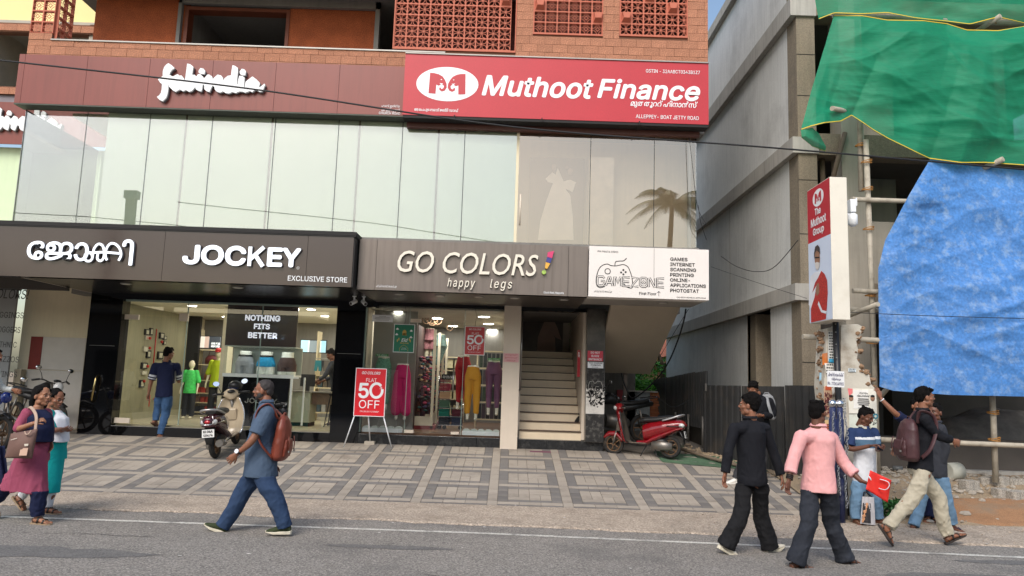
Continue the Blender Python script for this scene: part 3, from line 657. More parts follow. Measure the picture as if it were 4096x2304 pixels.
text('malayalam_line', 'ഫാബ് ഇന്ത്യ', 12.715, pb('c1', 2000+400*0, 0, 1, 1, 12.7) if 0 else (-2.45, -2.12, 6.60, 6.66), m_let, S1, inter=False)
text('malayalam_line', 'ചർച്ച് റോഡ്', 12.715, (-2.45, -2.12, 6.53, 6.59), m_let, S1, inter=False)
text('street_name', 'CHURCH ROAD', 12.715, (-2.49, -2.11, 6.475, 6.52), m_let, S1, off=.01)
m_mred = M('signboard_red', (184,42,54), .45, var=.04, vs=2, fine=.05, fs=90)
S2 = empty('finance_signboard', (.67, 12.75, 6.44), 'bright red signboard with white oval emblem and large white italic lettering', 'sign')
mb = MB(); mb.box((-2.05, 12.6, 6.44), (3.395, 12.85, 7.58)); part('board', mb, m_mred, S2)
mb = MB(); mb.box((-2.05, 12.58, 7.58), (3.4, 12.86, 7.6)); part('top_trim', mb, m_alum, S2)
mb = MB(); mb.box((-2.04, 12.61, 6.39), (3.39, 12.84, 6.438)); part('under_frame', mb, m_dark, S2)
mb = MB(); mb.box((-2.0, 12.85, 6.3), (3.3, 12.95, 6.44)); part('under_frame', mb, M('brown_steel', (88,50,44), .5), S2)
for x in (-1.13, .42, 2.15):
 mb = MB(); mb.box((x, 12.56, 6.38), (x+.02, 12.9, 6.45)); part('bracket', mb, m_dark, S2)
def c2q(x, y): return cp('c2', x, y, 12.6)
def oval(mb, cx, cz, rx, rz, y, n=40): mb.poly([(cx+rx*cos(2*pi*k_/n), y, cz+rz*sin(2*pi*k_/n)) for k_ in range(n)])
EL = [(477,437),(503,438),(530,444),(556,458),(572,480),(583,505),(585,530),(574,550),(556,557),(540,548),(538,534),(546,530),(552,541),(563,537),(568,522),(560,512),(545,512),(535,520),(519,513),(517,573),(473,570)]
def emblem(fr, parent, white, red, y=12.597):
 mb = MB(); cx, cz = (-.0, 0.0); n = 40
 oval(mb, 0, 0, .555, .32, 0);
 m = MB()
 def e(pts, flip):
  q = []
  for (x, y_) in pts:
   u = (x-588)*.6624*12.6/2950*1.01; v = -(y_-507)*.6624*12.6/2950*1.01
   q.append((-u if flip else u, -.003, v))
  if flip: q = q[::-1]
  m.poly(q)
 e(EL, False); e(EL, True)
 w_ = MB()
 for f in (1, -1):
  pts = [(-.075*f, .005), (-.14*f, .012), (-.105*f, -.02)]; pts = pts if f > 0 else pts[::-1]
  w_.poly([(p[0], -.005, p[1]) for p in pts]); w_.poly([(-.11*f+.012*cos(a), -.005, .08+.009*sin(a)) for a in [2*pi*k_/8 for k_ in range(8)]])
 for bmb in (mb, m, w_):
  bmb.v = [fr @ p for p in bmb.v]
 part('oval_emblem', mb, white, parent); part('emblem_figures', m, red, parent); part('emblem_details', w_, white, parent)
c = c2q(588, 508)
emblem(Matrix.Translation((c[0], 12.597, c[1])), S2, m_let, m_mred)
text('name_lettering', 'Muthoot', 12.596, pb('c2', 797, 455, 1470, 587, 12.6)[:2]+(6.835, 7.225), m_let, S2, shear=.22, off=.036, sp=1.02)
text('name_lettering', 'Finance', 12.596, (1.405, 3.245, 6.86, 7.235), m_let, S2, shear=.22, off=.036, sp=1.02)
text('malayalam_name', 'മുതതൂററ് ഫിനാൻസ്', 12.596, (2.0, 3.2, 6.71, 6.86), m_let, S2, inter=False, shear=.2, off=.012)
text('tax_number', 'GSTIN - 32AABCT0343B1Z7', 12.596, (2.27, 3.24, 7.37, 7.435), m_let, S2, off=.008)
text('branch_name', 'ALLEPPEY- BOAT JETTY ROAD', 12.596, (2.1, 3.22, 6.515, 6.585), m_let, S2, off=.008)
text('malayalam_branch', 'ആലപപുഴ-ബോട് ജെട്ടി റോഡ്', 12.596, (-1.84, -1.06, 6.5, 6.58), m_let, S2, inter=False, off=.01)
m_jb = M('glossy_brown_panel', (66,54,50), .12, var=.04, vs=.7, spec=.6, rvar=.03)
S3 = empty('brown_fascia_sign', (-6.5, 12.6, 3.3), 'glossy dark brown shop fascia with white raised JOCKEY letters', 'sign')
panels('fascia_panel', [-13.5, -8.9, -5.97, -3.52, -2.735], 3.3, 4.165, 12.45, m_jb, S3)
mb = MB(); mb.box((-13.5, 12.48, 3.31), (-2.74, 12.7, 4.15)); mb.box((-2.735, 12.46, 3.3), (-2.715, 12.74, 4.165)); part('backing_box', mb, m_dark, S3)
mb = MB(); mb.box((-13.5, 12.43, 4.168), (-2.7, 12.99, 4.185)); mb.box((-13.5, 12.43, 4.19), (-2.7, 12.99, 4.255)); part('top_trim', mb, m_dark, S3)
for ch, xa, xb in (('J', -5.62, -5.33), ('O', -5.31, -4.92), ('C', -4.90, -4.54), ('K', -4.51, -4.21), ('E', -4.18, -3.92), ('Y', -3.93, -3.61)):
 za, zb_ = (3.592, 3.94) if ch in 'OC' else (3.592 if ch == 'J' else 3.60, 3.932)
 if ch == 'K':
  for nm, Y_, ex_, mm_, g_ in (('lettering_side', 12.45, .05, m_letside, .006), ('raised_lettering', 12.395, 0, m_letglow, 0)):
   mb = MB(); stroke(mb, [(xa+.031, za-g_), (xa+.031, zb_+g_)], .062+g_, Y_, ex_); stroke(mb, [(xa+.04, 3.715), (xb-.04, zb_+g_)], .066+g_, Y_-.0004, ex_); stroke(mb, [(xa+.12, 3.795), (xb-.035, za-g_)], .068+g_, Y_-.0008, ex_); part(nm, mb, mm_, S3)
 else:
  text('lettering_side', ch, 12.45, (xa, xb, za, zb_), m_letside, S3, ext=.05, off=.055); text('raised_lettering', ch, 12.394, (xa, xb, za, zb_), m_letglow, S3, off=.05)
text('malayalam_lettering', 'േജാ', 12.394, (-8.27, -7.22, 3.585, 3.91), m_letglow, S3, inter=False, off=.018)
KK = [[(552,250),(546,272),(556,294),(580,296),(596,276),(590,252),(572,240),(552,250)], [(556,246),(660,240),(770,248)], [(596,276),(606,220),(632,188),(660,196),(672,232),(668,276),(648,296),(628,282),(632,246)], [(690,292),(680,262),(688,214),(714,184),(748,190),(774,222),(780,262),(764,294)]]
for nm, Y_, ext_, mm_, ww_ in (('lettering_side', 12.45, .048, m_letside, .046), ('malayalam_lettering', 12.394, 0, m_letglow, .04)):
 mb = MB()
 for i_, q in enumerate(KK): stroke(mb, curve([cp('c4', x, y, 12.4) for x, y in q], 4), ww_, Y_-.0006*i_, ext_)
 part(nm, mb, mm_, S3)
text('malayalam_lettering', 'ി', 12.394, (-6.66, -6.46, 3.54, 3.99), m_letglow, S3, inter=False, off=.022)
for s_, bx in (('േജാ', (-8.27, -7.22, 3.585, 3.91)), ('ി', (-6.66, -6.46, 3.54, 3.99))):
 text('lettering_side', s_, 12.45, bx, m_letside, S3, inter=False, off=.02, ext=.048)
text('subtitle', 'EXCLUSIVE STORE', 12.446, (-3.82, -2.81, 3.375, 3.465), m_let, S3, off=.01)
oval_mb = MB(); stroke(oval_mb, [(-3.66+.02*cos(a), 3.6+.02*sin(a)) for a in [2*pi*k_/12 for k_ in range(12)]], .005, 12.446, 0, close=True); part('registered_mark', oval_mb, m_let, S3)
m_gc = M('taupe_metal_panel', (122,112,105), .3, metal=.35, var=.05, vs=1, streak=.45)
S4 = empty('taupe_fascia_sign', (-.7, 12.85, 3.3), 'taupe metal shop fascia with raised cream GO COLORS! letters', 'sign')
panels('fascia_panel', [-2.69, -2.38, .97, 1.31], 3.3, 4.185, 12.7, m_gc, S4)
mb = MB(); mb.box((-2.68, 12.73, 3.31), (1.31, 12.95, 4.18)); part('backing_box', mb, m_dark, S4)
m_cream = M('cream_letters', (228,220,204), .3, var=.03)
m_creams = M('letter_edge', (80,70,62), .4)
text('raised_lettering', 'GO COLORS', 12.638, (-2.0, .44, 3.62, 4.0), m_cream, S4, shear=.22, off=.004, sp=1.0, inter=False)
text('lettering_side', 'GO COLORS', 12.7, (-2.0, .44, 3.62, 4.0), m_creams, S4, shear=.22, off=.004, ext=.052, inter=False)
text('tagline', 'happy', 12.652, (-1.12, -.64, 3.35, 3.545), m_cream, S4, shear=.22, sp=1.25, off=.008)
text('tagline', 'legs', 12.652, (-.38, .0, 3.35, 3.55), m_cream, S4, shear=.22, sp=1.25, off=.008)
text('tagline_side', 'happy', 12.7, (-1.12, -.64, 3.35, 3.545), m_creams, S4, shear=.22, sp=1.25, off=.012, ext=.038)
text('tagline_side', 'legs', 12.7, (-.38, .0, 3.35, 3.55), m_creams, S4, shear=.22, sp=1.25, off=.012, ext=.038)
for q, cc in (([(.60,4.05),(.71,4.08),(.68,3.95),(.595,3.97)], (206,60,110)), ([(.592,3.965),(.68,3.945),(.65,3.86),(.575,3.88)], (58,62,130)), ([(.572,3.875),(.648,3.855),(.60,3.76),(.56,3.77)], (226,172,70))):
 mb = MB(); mb.prism(q, 12.64, 12.69); part('exclamation_stripe', mb, M('mark_%d_%d' % cc[:2], cc, .35, var=0), S4)
mb = MB(); mb.tube([(.545, 12.69, 3.70), (.545, 12.64, 3.70)], .038, 14); part('exclamation_dot', mb, M('lime', (160,190,90), .35, var=.3, vs=20), S4)
text('malayalam_line', 'ചർച്ച് റോഡ്, ആലപ്പുഴ', 12.696, (-2.36, -2.0, 3.34, 3.39), m_let, S4, inter=False)
text('street_name', 'Church Road, Alappuzha', 12.696, (.55, .9, 3.325, 3.37), m_let, S4, off=.01)
m_gz = M('translucent_white_face', (226,220,214), .5, var=.03, vs=1.5, streak=.05); m_ink = M('black_ink', (34,32,34), .5, var=0)
S5 = empty('game_shop_sign', (2.37, 12.8, 3.31), 'white box sign with outlined game controller and grey service list', 'sign')
mb = MB(); mb.box((1.325, 12.65, 3.3), (3.41, 12.95, 4.19)); part('sign_box', mb, m_gz, S5, bevel=.006)
mb = MB(); mb.box((2.452, 12.646, 3.62), (2.456, 12.65, 4.19)); part('seam', mb, m_ink, S5)
def c7q(pts): return [cp('c7', x, y, 12.65) for x, y in pts]
mb = MB()
stroke(mb, curve(c7q([(185,285),(160,293),(138,285),(130,255),(135,215),(150,175),(172,155),(200,148),(220,157),(248,160),(275,155),(300,152),(325,165),(340,195),(350,230),(355,270),(350,295),(325,292),(300,270)]), 5), .014, 12.647, 0)
stroke(mb, curve(c7q([(246,160),(250,135),(275,130),(300,128),(318,112)]), 5), .014, 12.647, 0)
c0 = cp('c7', 201, 193, 12.65); stroke(mb, [(c0[0]+.047*cos(a), c0[1]+.047*sin(a)) for a in [2*pi*k_/20 for k_ in range(20)]], .014, 12.647, 0, close=True)
for q in ((298,185),(298,212),(284,200),(312,198)):
 c0 = cp('c7', *q, 12.65); oval(mb, c0[0], c0[1], .018, .018, 12.647, 12)
for sh, sw in (((385,235),(340,235)),): pass
part('controller_drawing', mb, m_ink, S5)
t_ = pb('c7', 130, 228, 552, 292, 12.65)
GL = {'G': [[(1,.8),(.85,1),(.15,1),(0,.8),(0,.2),(.15,0),(.85,0),(1,.2),(1,.5),(.5,.5)]], 'A': [[(0,0),(.45,1),(.6,1),(1,0)],[(.2,.35),(.8,.35)]], 'M': [[(0,0),(0,1),(.15,1),(.5,.3),(.85,1),(1,1),(1,0)]], 'E': [[(1,1),(0,1),(0,0),(1,0)],[(0,.5),(.9,.5)]], 'Z': [[(0,1),(1,1),(0,0),(1,0)]], 'O': [[(.2,0),(0,.2),(0,.8),(.2,1),(.8,1),(1,.8),(1,.2),(.8,0),(.2,0)],[(.5,.35),(.35,.5),(.5,.65),(.65,.5),(.5,.35)]], 'N': [[(0,0),(0,1),(.15,1),(.85,0),(1,0),(1,1)]]}
mb = MB(); mw = MB(); u = t_[0]; W = (t_[1]-t_[0])/8
for ch in 'GAMEZONE':
 for pl in GL[ch]:
  q = [(u+.02+p[0]*W*.8, t_[2]+.02+p[1]*(t_[3]-t_[2]-.03)) for p in pl]
  stroke(mb, q, .038, 12.645, 0); stroke(mw, q, .016, 12.6435, 0)
 u += W
part('outlined_lettering', mb, m_ink, S5); part('lettering_fill', mw, m_gz, S5)
z0 = 4.03
for i, s_ in enumerate(['GAMES', 'INTERNET', 'SCANNING', 'PRINTING', 'ONLINE-', 'APPLICATIONS', 'PHOTOSTAT']):
 w_ = [.30, .43, .45, .41, .345, .62, .50][i]; z = 4.035-i*.0915
 text('service_line', s_, 12.646, (2.735, 2.735+w_, z-.062, z), m_ink, S5, off=.035)
text('phone_line', 'PH: 94474 10001', 12.646, (1.47, 1.83, 4.085, 4.115), m_ink, S5, off=.01)
text('floor_line', 'First Floor', 12.646, (2.2, 2.5, 3.36, 3.41), m_ink, S5, off=.02)
mb = MB(); stroke(mb, [(2.54, 3.35), (2.54, 3.43)], .008, 12.646, 0); stroke(mb, [(2.515, 3.405), (2.54, 3.432), (2.565, 3.405)], .008, 12.645, 0); part('arrow', mb, m_ink, S5)
text('street_name', 'CHURCH ROAD,ALAPPUZHA', 12.646, (2.85, 3.355, 3.325, 3.35), m_ink, S5, off=.01)
text('malayalam_line', 'ചർച്ച് റോഡ്, ആലപ്പുഴ', 12.646, (1.42, 1.73, 3.37, 3.42), m_ink, S5, inter=False)
def downlight(x, y, z, lab):
 t = empty('canopy_downlight', (x, y, z), lab, 'ceiling light', 'downlights under the shop canopies')
 mb = MB(); mb.tube([(x, y, z), (x, y, z-.012)], [.1, .085], 20); part('trim_ring', mb, m_alum, t)
 mb = MB(); mb.tube([(x, y, z-.012), (x, y, z-.014)], .07, 20); part('diffuser', mb, M('off_diffuser', (190,186,178), .4), t)
for i, x in enumerate([-2.05, -1.3, -.6, 0.05, .95]): downlight(x, 13.3, 3.31, ['leftmost round downlight under the taupe fascia', 'second round downlight from the left under the taupe fascia', 'middle round downlight under the taupe fascia', 'round downlight under the taupe fascia above the beige pillar', 'round downlight under the taupe fascia above the stair entrance'][i])
downlight(2.75, 13.3, 3.31, 'round downlight under the white game shop sign')
for i, x in enumerate([-6.9, -4.9]): downlight(x, 13.1, 3.31, ['round downlight under the brown fascia above the glass door', 'round downlight under the brown fascia above the window display'][i])
for i, (x, rz) in enumerate(((-2.98, .5), (-2.8, -.6))):
 t = empty('security_camera', (x, 13.9, 3.2), ['left of two white bullet cameras under the canopy junction, angled left', 'right of two white bullet cameras under the canopy junction, angled right'][i], 'camera', 'bullet cameras under the canopy')
 mb = MB(); mb.cyl((x, 13.9, 3.31), (x, 13.9, 3.22), .018, n=8); mb.cyl((x, 13.9, 3.31), (x, 13.9, 3.30), .04, n=12); part('bracket', mb, m_let, t)
 d = Vector((sin(-rz), -cos(rz), -.45)).normalized(); a = Vector((x, 13.9, 3.2))
 mb = MB(); mb.cyl(a-d*.06, a+d*.1, .036, n=14); part('housing', mb, m_let, t)
 mb = MB(); mb.cyl(a+d*.1, a+d*.103, .028, n=14); part('lens', mb, m_dark, t)
# ============================================================ LEFT WING
LW = empty('left_wing', (-11, 16, .5), 'recessed left wing of the block with brick-edged balcony and rust red band', 'building')
mb = MB(); mb.box((-14, 15.52, 4.2), (-7.5, 15.6, 6.49)); part('wall', mb, M('pale_green_board', (208,226,190), .7, var=.03, streak=.1), LW)
mb = MB(); mb.box((-14, 15.6, 7.3), (-9.1, 15.8, 7.7)); part('balcony_slab', mb, M('lilac_concrete', (140,132,138), .8), LW)
mb = MB(); mb.box((-14, 15.55, 7.7), (-9.1, 15.75, 7.88)); mb.box((-14, 15.55, 9.15), (-9.1, 15.75, 9.36)); part('brick_band', mb, M('laterite_mortar', (120,84,66)), LW)
brick_run([(-14, -9.12, 7.7, 7.87), (-14, -9.12, 9.17, 9.34)], [], 15.55, LW)
mb = MB(); mb.box((-14, 17.5, 7.7), (-9.1, 17.6, 9.4)); mb.box((-14, 15.6, 9.36), (-9.1, 17.5, 9.45)); mb.box((-11.9,15.8,7.88),(-11.8,17.5,9.36)); part('balcony_recess', mb, M('grey_plaster', (176,170,158), .8), LW)
mb = MB(); mb.box((-14, 15.75, 9.45), (-9.1, 15.9, 11)); part('upper_wall', mb, M('pale_yellow_wall', (240,222,160), .8, var=.02), LW)
mb = MB(); mb.box((-9.6, 15.6, 7.7), (-9.5, 17.5, 9.4)); part('side_wall', mb, M('grey_plaster', (176,170,158), .8), LW)
S6 = empty('second_fascia_sign', (-11, 15.4, 6.5), 'rust red fascia sign with white script on the recessed left wing', 'sign')
panels('fascia_panel', [-14, -12.8, -11.66, -10.5, -9.35, -8.2], 6.5, 7.43, 15.3, m_acpred, S6)
a6 = P(180*.6624, 740*.6624, 15.3)
fab(15.295, -5.2, a6.z-6.95-.02, 1.0, m_let, S6)
mb = MB(); mb.box((-10.25, 15.5, .5), (-8.47, 15.6, 3.5)); part('ground_floor_wall', mb, m_wallw, LW)
for a, b_, c, d, mm in ((-10.02, -9.77, 1.735, 2.42, M('maroon_panel', (128,48,40), .7)), (-9.765, -8.86, 1.735, 2.42, M('grey_white_panel', (206,200,190), .7, var=.05, vs=4, dirt=(170,160,145), dirt_amt=.5)), (-10.03, -8.86, .55, 1.73, M('grey_white_panel', (206,200,190)))):
 mb = MB(); mb.box((a+.004, 15.47, c+.004), (b_-.004, 15.5, d-.004)); part('wall_panel', mb, mm, LW)
mb = MB(); mb.box((-10.17, 15.3, .5), (-10.03, 15.45, 1.73)); part('wooden_post', mb, M('weathered_post', (176,164,140), .8, var=.15, streak=.3), LW)
S7 = empty('grey_hoarding', (-11.2, 15.2, .5), 'tall grey glass hoarding listing leggings and joggers at left edge', 'sign')
mb = MB(); mb.box((-13, 15.15, .5), (-10.2, 15.2, 3.35)); part('board', mb, M('grey_film', (150,152,152), .25, var=.03), S7)
mb = MB(); mb.box((-13, 15.1, 3.35), (-10.18, 15.25, 3.4)); part('top_rail', mb, m_dark, S7)
m_ink2 = M('charcoal_ink', (52,52,54), .5, var=0)
def hx(x, y): p = P(x*.4694, 1080+y*.4694, 15.14); return p
text('heading', 'GO COLORS!', 15.145, (hx(-190, 0).x, hx(248, 200).x, hx(120, 245).z, hx(120, 165).z), m_ink2, S7, shear=.2)
for s_, x0, x1, y0, y1 in (('LEGGINGS', -60, 197, 357, 408), ('JOGGERS', -45, 170, 482, 533), ('ETHNIC', -28, 137, 610, 660), ('PALAZZOS', -110, 157, 735, 785), ('STOCKINGS', -160, 141, 863, 913), ('TOPS', -60, 88, 990, 1035)):
 text('product_line', s_, 15.145, (hx(x0, y0).x, hx(x1, y1).x, hx(60, y1).z, hx(60, y0).z), m_ink2, S7, off=-.005)
t = empty('flood_light', (-10.9, 14.6, 3.2), 'slim white flood light hanging above the grey hoarding', 'lamp')
mb = MB(); mb.m = Matrix.Translation((-11.05, 14.6, 3.2)) @ Matrix.Rotation(.5, 4, 'Y'); mb.box((-.2, -.1, -.03), (.2, .1, .03)); part('lamp_body', mb, m_alum, t, bevel=.01)
mb = MB(); mb.cyl((-10.95, 14.6, 3.2), (-10.95, 14.6, 3.5), .012, n=6); part('bracket', mb, m_dark, t)
# ============================================================ CONCRETE BUILDING UNDER CONSTRUCTION
m_cside = M('weathered_plaster', (218,218,214), .85, var=.1, vs=.5, fine=.04, fs=40, bump=.25, bs=8, streak=.3, dirt=(128,126,122), dirt_amt=.45, dirt_s=.5)
m_craw = M('raw_concrete', (138,126,108), .92, var=.16, vs=1.5, fine=.14, fs=40, bump=.7, bs=14, streak=.3, dirt=(96,90,80), dirt_amt=.6, dirt_s=1.5)
m_cledge = M('ledge_concrete', (172,168,160), .9, var=.12, vs=1.5, bump=.5, bs=14, streak=.45)
m_cpale = M('pale_concrete', (172,164,150), .85, var=.1, vs=1.2, bump=.4, bs=12, streak=.3)
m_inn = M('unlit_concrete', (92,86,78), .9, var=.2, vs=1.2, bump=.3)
CB = empty('unfinished_building', (7, 13.5, .5), 'unfinished grey concrete building with plain side wall and open floors', 'building')
XW = 5.14
dy0, dy1, dz = 14.62, 15.95, 3.32
def xz(y0, y1, z0, z1, mat=m_cside, name='side_wall', x0=XW, x1=XW+.2):
 mb = MB(); mb.box((x0, y0, z0), (x1, y1, z1)); part(name, mb, mat, CB)
dpa = P(2300+1068*.649, 960+850*.649, 13); dpb = P(2300+1210*.649, 960+850*.649, 13)
ya = XW/(dpb.x/13); yb = XW/(dpa.x/13)
dtop = CAMH+(P(2300+1140*.649, 960+445*.649, 13).z-CAMH)/13*(ya+yb)/2
xz(13.45, ya, .4, 3.4); xz(yb, 24.3, .4, 3.4); xz(ya, yb, dtop, 3.4)
xz(ya-.03, ya, .4, dtop, m_craw, 'doorway_reveal', XW+.02, XW+.35); xz(yb, yb+.02, .4, dtop, m_craw, 'doorway_reveal', XW-.004, XW+.35)
xz(yb-.35, yb-.001, .4, dtop, m_craw, 'doorway_jamb', XW+.05, XW+.5)
for z0, z1 in ((3.7, 6.1), (6.4, 8.75), (9.1, 11.05)): xz(13.45, 24.3, z0, z1)
for z0, z1 in ((3.4, 3.7), (6.1, 6.4), (8.75, 9.1), (11.05, 11.3)): xz(12.95, 24.4, z0, z1, m_cledge, 'ledge', XW-.12, XW+.36)
xz(17.2, 17.23, 3.7, 6.1, m_cledge, 'plaster_joint', XW-.004, XW)
def bx(name, a, b, mat=m_craw, **k): mb = MB(); mb.box(a, b); return part(name, mb, mat, CB, **k)
bx('corner_column', (XW, 13.0, .4), (XW+.34, 13.45, 12), m_craw)
for z in (1.45, 2.3, 4.6, 5.6, 7.2, 8.0): bx('pour_joint', (XW-.002, 12.995, z), (XW+.345, 13.0, z+.012), m_dark)
bx('column', (5.93, 13.0, .4), (6.35, 13.45, 12), m_cpale)
bx('column', (10.6, 13.0, .4), (11.0, 13.45, 12), m_cpale)
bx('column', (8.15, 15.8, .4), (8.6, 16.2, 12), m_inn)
for z0, z1 in ((3.35, 3.75), (6.1, 6.5), (8.8, 9.15)): bx('beam', (XW+.34, 13.02, z0), (5.93, 13.4, z1), m_craw); bx('beam', (6.35, 13.02, z0), (12.5, 13.4, z1), m_craw)
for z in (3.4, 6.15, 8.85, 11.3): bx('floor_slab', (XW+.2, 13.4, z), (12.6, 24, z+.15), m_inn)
bx('parapet_wall', (6.35, 13.1, 3.75), (12.5, 13.25, 4.9), m_cpale)
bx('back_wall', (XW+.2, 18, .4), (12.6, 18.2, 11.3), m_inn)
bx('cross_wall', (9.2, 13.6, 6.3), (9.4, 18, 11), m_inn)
bx('inner_pier', (7.0, 14.6, 4.9), (7.75, 15.1, 8.9), m_cpale)
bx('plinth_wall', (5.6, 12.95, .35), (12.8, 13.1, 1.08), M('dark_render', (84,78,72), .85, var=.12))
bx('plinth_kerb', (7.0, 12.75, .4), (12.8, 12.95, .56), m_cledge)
bx('dark_wall', (5.6, 13.3, .4), (6.4, 13.35, 3.3), M('dark_grey_render', (60,56,52), .85, var=.2))  # plain dark grey wall panel behind the second column
mb = MB(); mb.tube([(5.72, 13.3, 3.8), (5.7, 13.3, 6.3)], .05, 8); mb.tube([(5.7, 13.3, 6.1), (5.6, 13.3, 6.5)], .04, 8); mb.tube([(5.7, 13.3, 6.1), (5.8, 13.3, 6.52)], .04, 8); mb.tube([(5.68, 12.9, 5.5), (5.98, 12.95, 6.5)], .045, 8)
part('timber_prop', mb, M('old_timber', (112,98,82), .9, var=.2), CB)
m_rub = M('rubble', (120,112,102), .95, var=.25, vs=6, bump=.8, bs=20)
mb = MB(); rq = random.Random(4)
def gh(u, v):
 x = 6.6+6*u; y = 13.3+3*v; h = .5+1.1*max(0, 1-((x-9.6)/2.2)**2-((y-14.6)/1.3)**2)+.45*max(0, 1-((x-11.6)/1.2)**2-((y-14.2)/1)**2); return (x, y, h+.1*noise.noise(Vector((x*3, y*3, 0))))
mb.grid(gh, 50, 24); tag(part('rubble_heap', mb, m_rub), 'dim rubble heap inside the ground floor behind the tarpaulin', 'rubble', kind='stuff')
# ============================================================ SCAFFOLD
m_bam = M('pale_scaffold_pole', (172,164,148), .7, var=.12, vs=4, dirt=(120,110,95), dirt_amt=.5, dirt_s=6)
m_rope = M('rope', (170,120,60), .9)
def pole(pts, r, lab, rope=()):
 t = empty('scaffold_pole', pts[0], lab, 'pole', 'scaffold poles tied in front of the unfinished building')
 a, b_ = Vector(pts[0]), Vector(pts[1]); mid = (a+b_)/2+Vector((.01, 0, .008))
 mb = MB(); mb.tube([a, mid, b_], r, 10); part('pipe', mb, m_bam, t)
 for p in rope:
  mb = MB()
  for k_ in range(3): mb.tube([Vector(p)+Vector(((r*1.9)*cos(q), (r*1.9)*sin(q), .012*k_+.02*sin(q+k_))) for q in [2*pi*j/10 for j in range(10)]], .007, 5, closed=True)
  part('rope_tie', mb, m_rope, t)
 return t
def s8(x, y, Y): return P(3096+x*.9276, 960+y*.9276, Y)
def s3(x, y, Y): return P(2700+x*.6625, y*.6625, Y)
a = s3(1152, 845, 12.1); b_ = s8(440, 860, 12.1)
pole([(a.x, 12.1, a.z), (a.x+.03, 12.1, .4)], .045, 'tall vertical scaffold pole left of the blue tarpaulin', [(a.x, 12.1, a.z-.4), (a.x, 12.1, 5.2), (a.x, 12.1, 4.52), (a.x, 12.1, 3.4), (a.x, 12.1, 2.62)])
a2 = s3(1125, 760, 12.15); b2 = s3(1133, 1150, 12.15)
pole([(a2.x, 12.2, 8.9), (b2.x, 12.2, b2.z)], .045, 'upper vertical scaffold pole ending beside the taller pole', [(a2.x, 12.2, 6.0)])
q = s3(1100, 1207, 12.05); q2 = s3(1400, 1217, 12.05); pole([(q.x-.1, 12.02, q.z), (q2.x+2.5, 12.05, q2.z-.02)], .04, 'highest bare horizontal scaffold pole, just above the white sensor box level')
q = s8(335, 220, 12.05); q2 = s8(455, 225, 12.05); pole([(q.x, 12.02, q.z), (q2.x+2.5, 12.02, q2.z-.02)], .04, 'horizontal scaffold pole leading behind the tarpaulin below the sensor')
q = s8(335, 290, 12.05); pole([(q.x, 12.35, q.z), (q.x+3, 12.35, q.z-.02)], .04, 'grey horizontal scaffold pole just under another behind the tarpaulin edge')
q = s8(140, 420, 11.6); q2 = s8(455, 437, 12.0); pole([(q.x, 11.75, q.z+.02), (q2.x+2.5, 12.02, q2.z-.04)], .045, 'horizontal scaffold pole passing behind the broken poster pillar')
q = s8(340, 310, 12); q2 = s8(410, 285, 12); pole([(q.x, 12.5, q.z-.08), (q2.x, 11.7, q2.z)], .04, 'short slanting scaffold stub pointing out beside the tarpaulin')
q = s8(440, 860, 12.0); q2 = s8(1078, 885, 12.0); pole([(q.x, 12.0, q.z), (12.0, 12.0, q2.z-.06)], .042, 'long horizontal guard rail pole low across the dark ground floor')
q = s8(940, 675, 12.1); q2 = s8(955, 1015, 12.1); pole([(q.x, 12.1, 2.6), (q2.x, 12.1, .45)], .045, 'vertical pole standing under the lower edge of the tarpaulin', [(q.x, 12.1, 1.12), (q.x, 12.1, 1.55)])
q = s8(440, 690, 12.3); q2 = s8(490, 650, 12.3); pole([(q.x-.02, 12.4, q.z-.1), (q2.x+.2, 12.35, q2.z+.25)], .04, 'slanting brace pole under the lower left corner of the tarpaulin')
q = s3(925, 675, 11.7); q2 = s3(1060, 683, 11.8); pole([(q.x, 11.55, q.z), (q2.x, 11.9, q2.z+.05)], .04, 'short pole stub poking out left of the green net corner')
q = s3(1270, 108, 12); q2 = s3(1640, 135, 12); pole([(s3(960,85,12).x, 12.05, s3(960,85,12).z), (q2.x, 11.95, q2.z), ], .045, 'horizontal pole showing between the two green nets, left length')
pole([(q2.x-.2, 12.0, q2.z+.01), (11.5, 12.0, q2.z+.05)], .045, 'horizontal pole showing between the two green nets, right length', [(s3(1905,140,12).x, 12.0, q2.z)])
for (x, y, lab) in ((1970, 965, 'short pole end poking through at the top of the tarpaulin'), (1955, 105, 'dark pole end poking out between the green nets')):
 q = s3(x, y, 11.8); pole([(q.x-.22, 12.1, q.z-.12), (q.x, 11.75, q.z)], .045, lab)
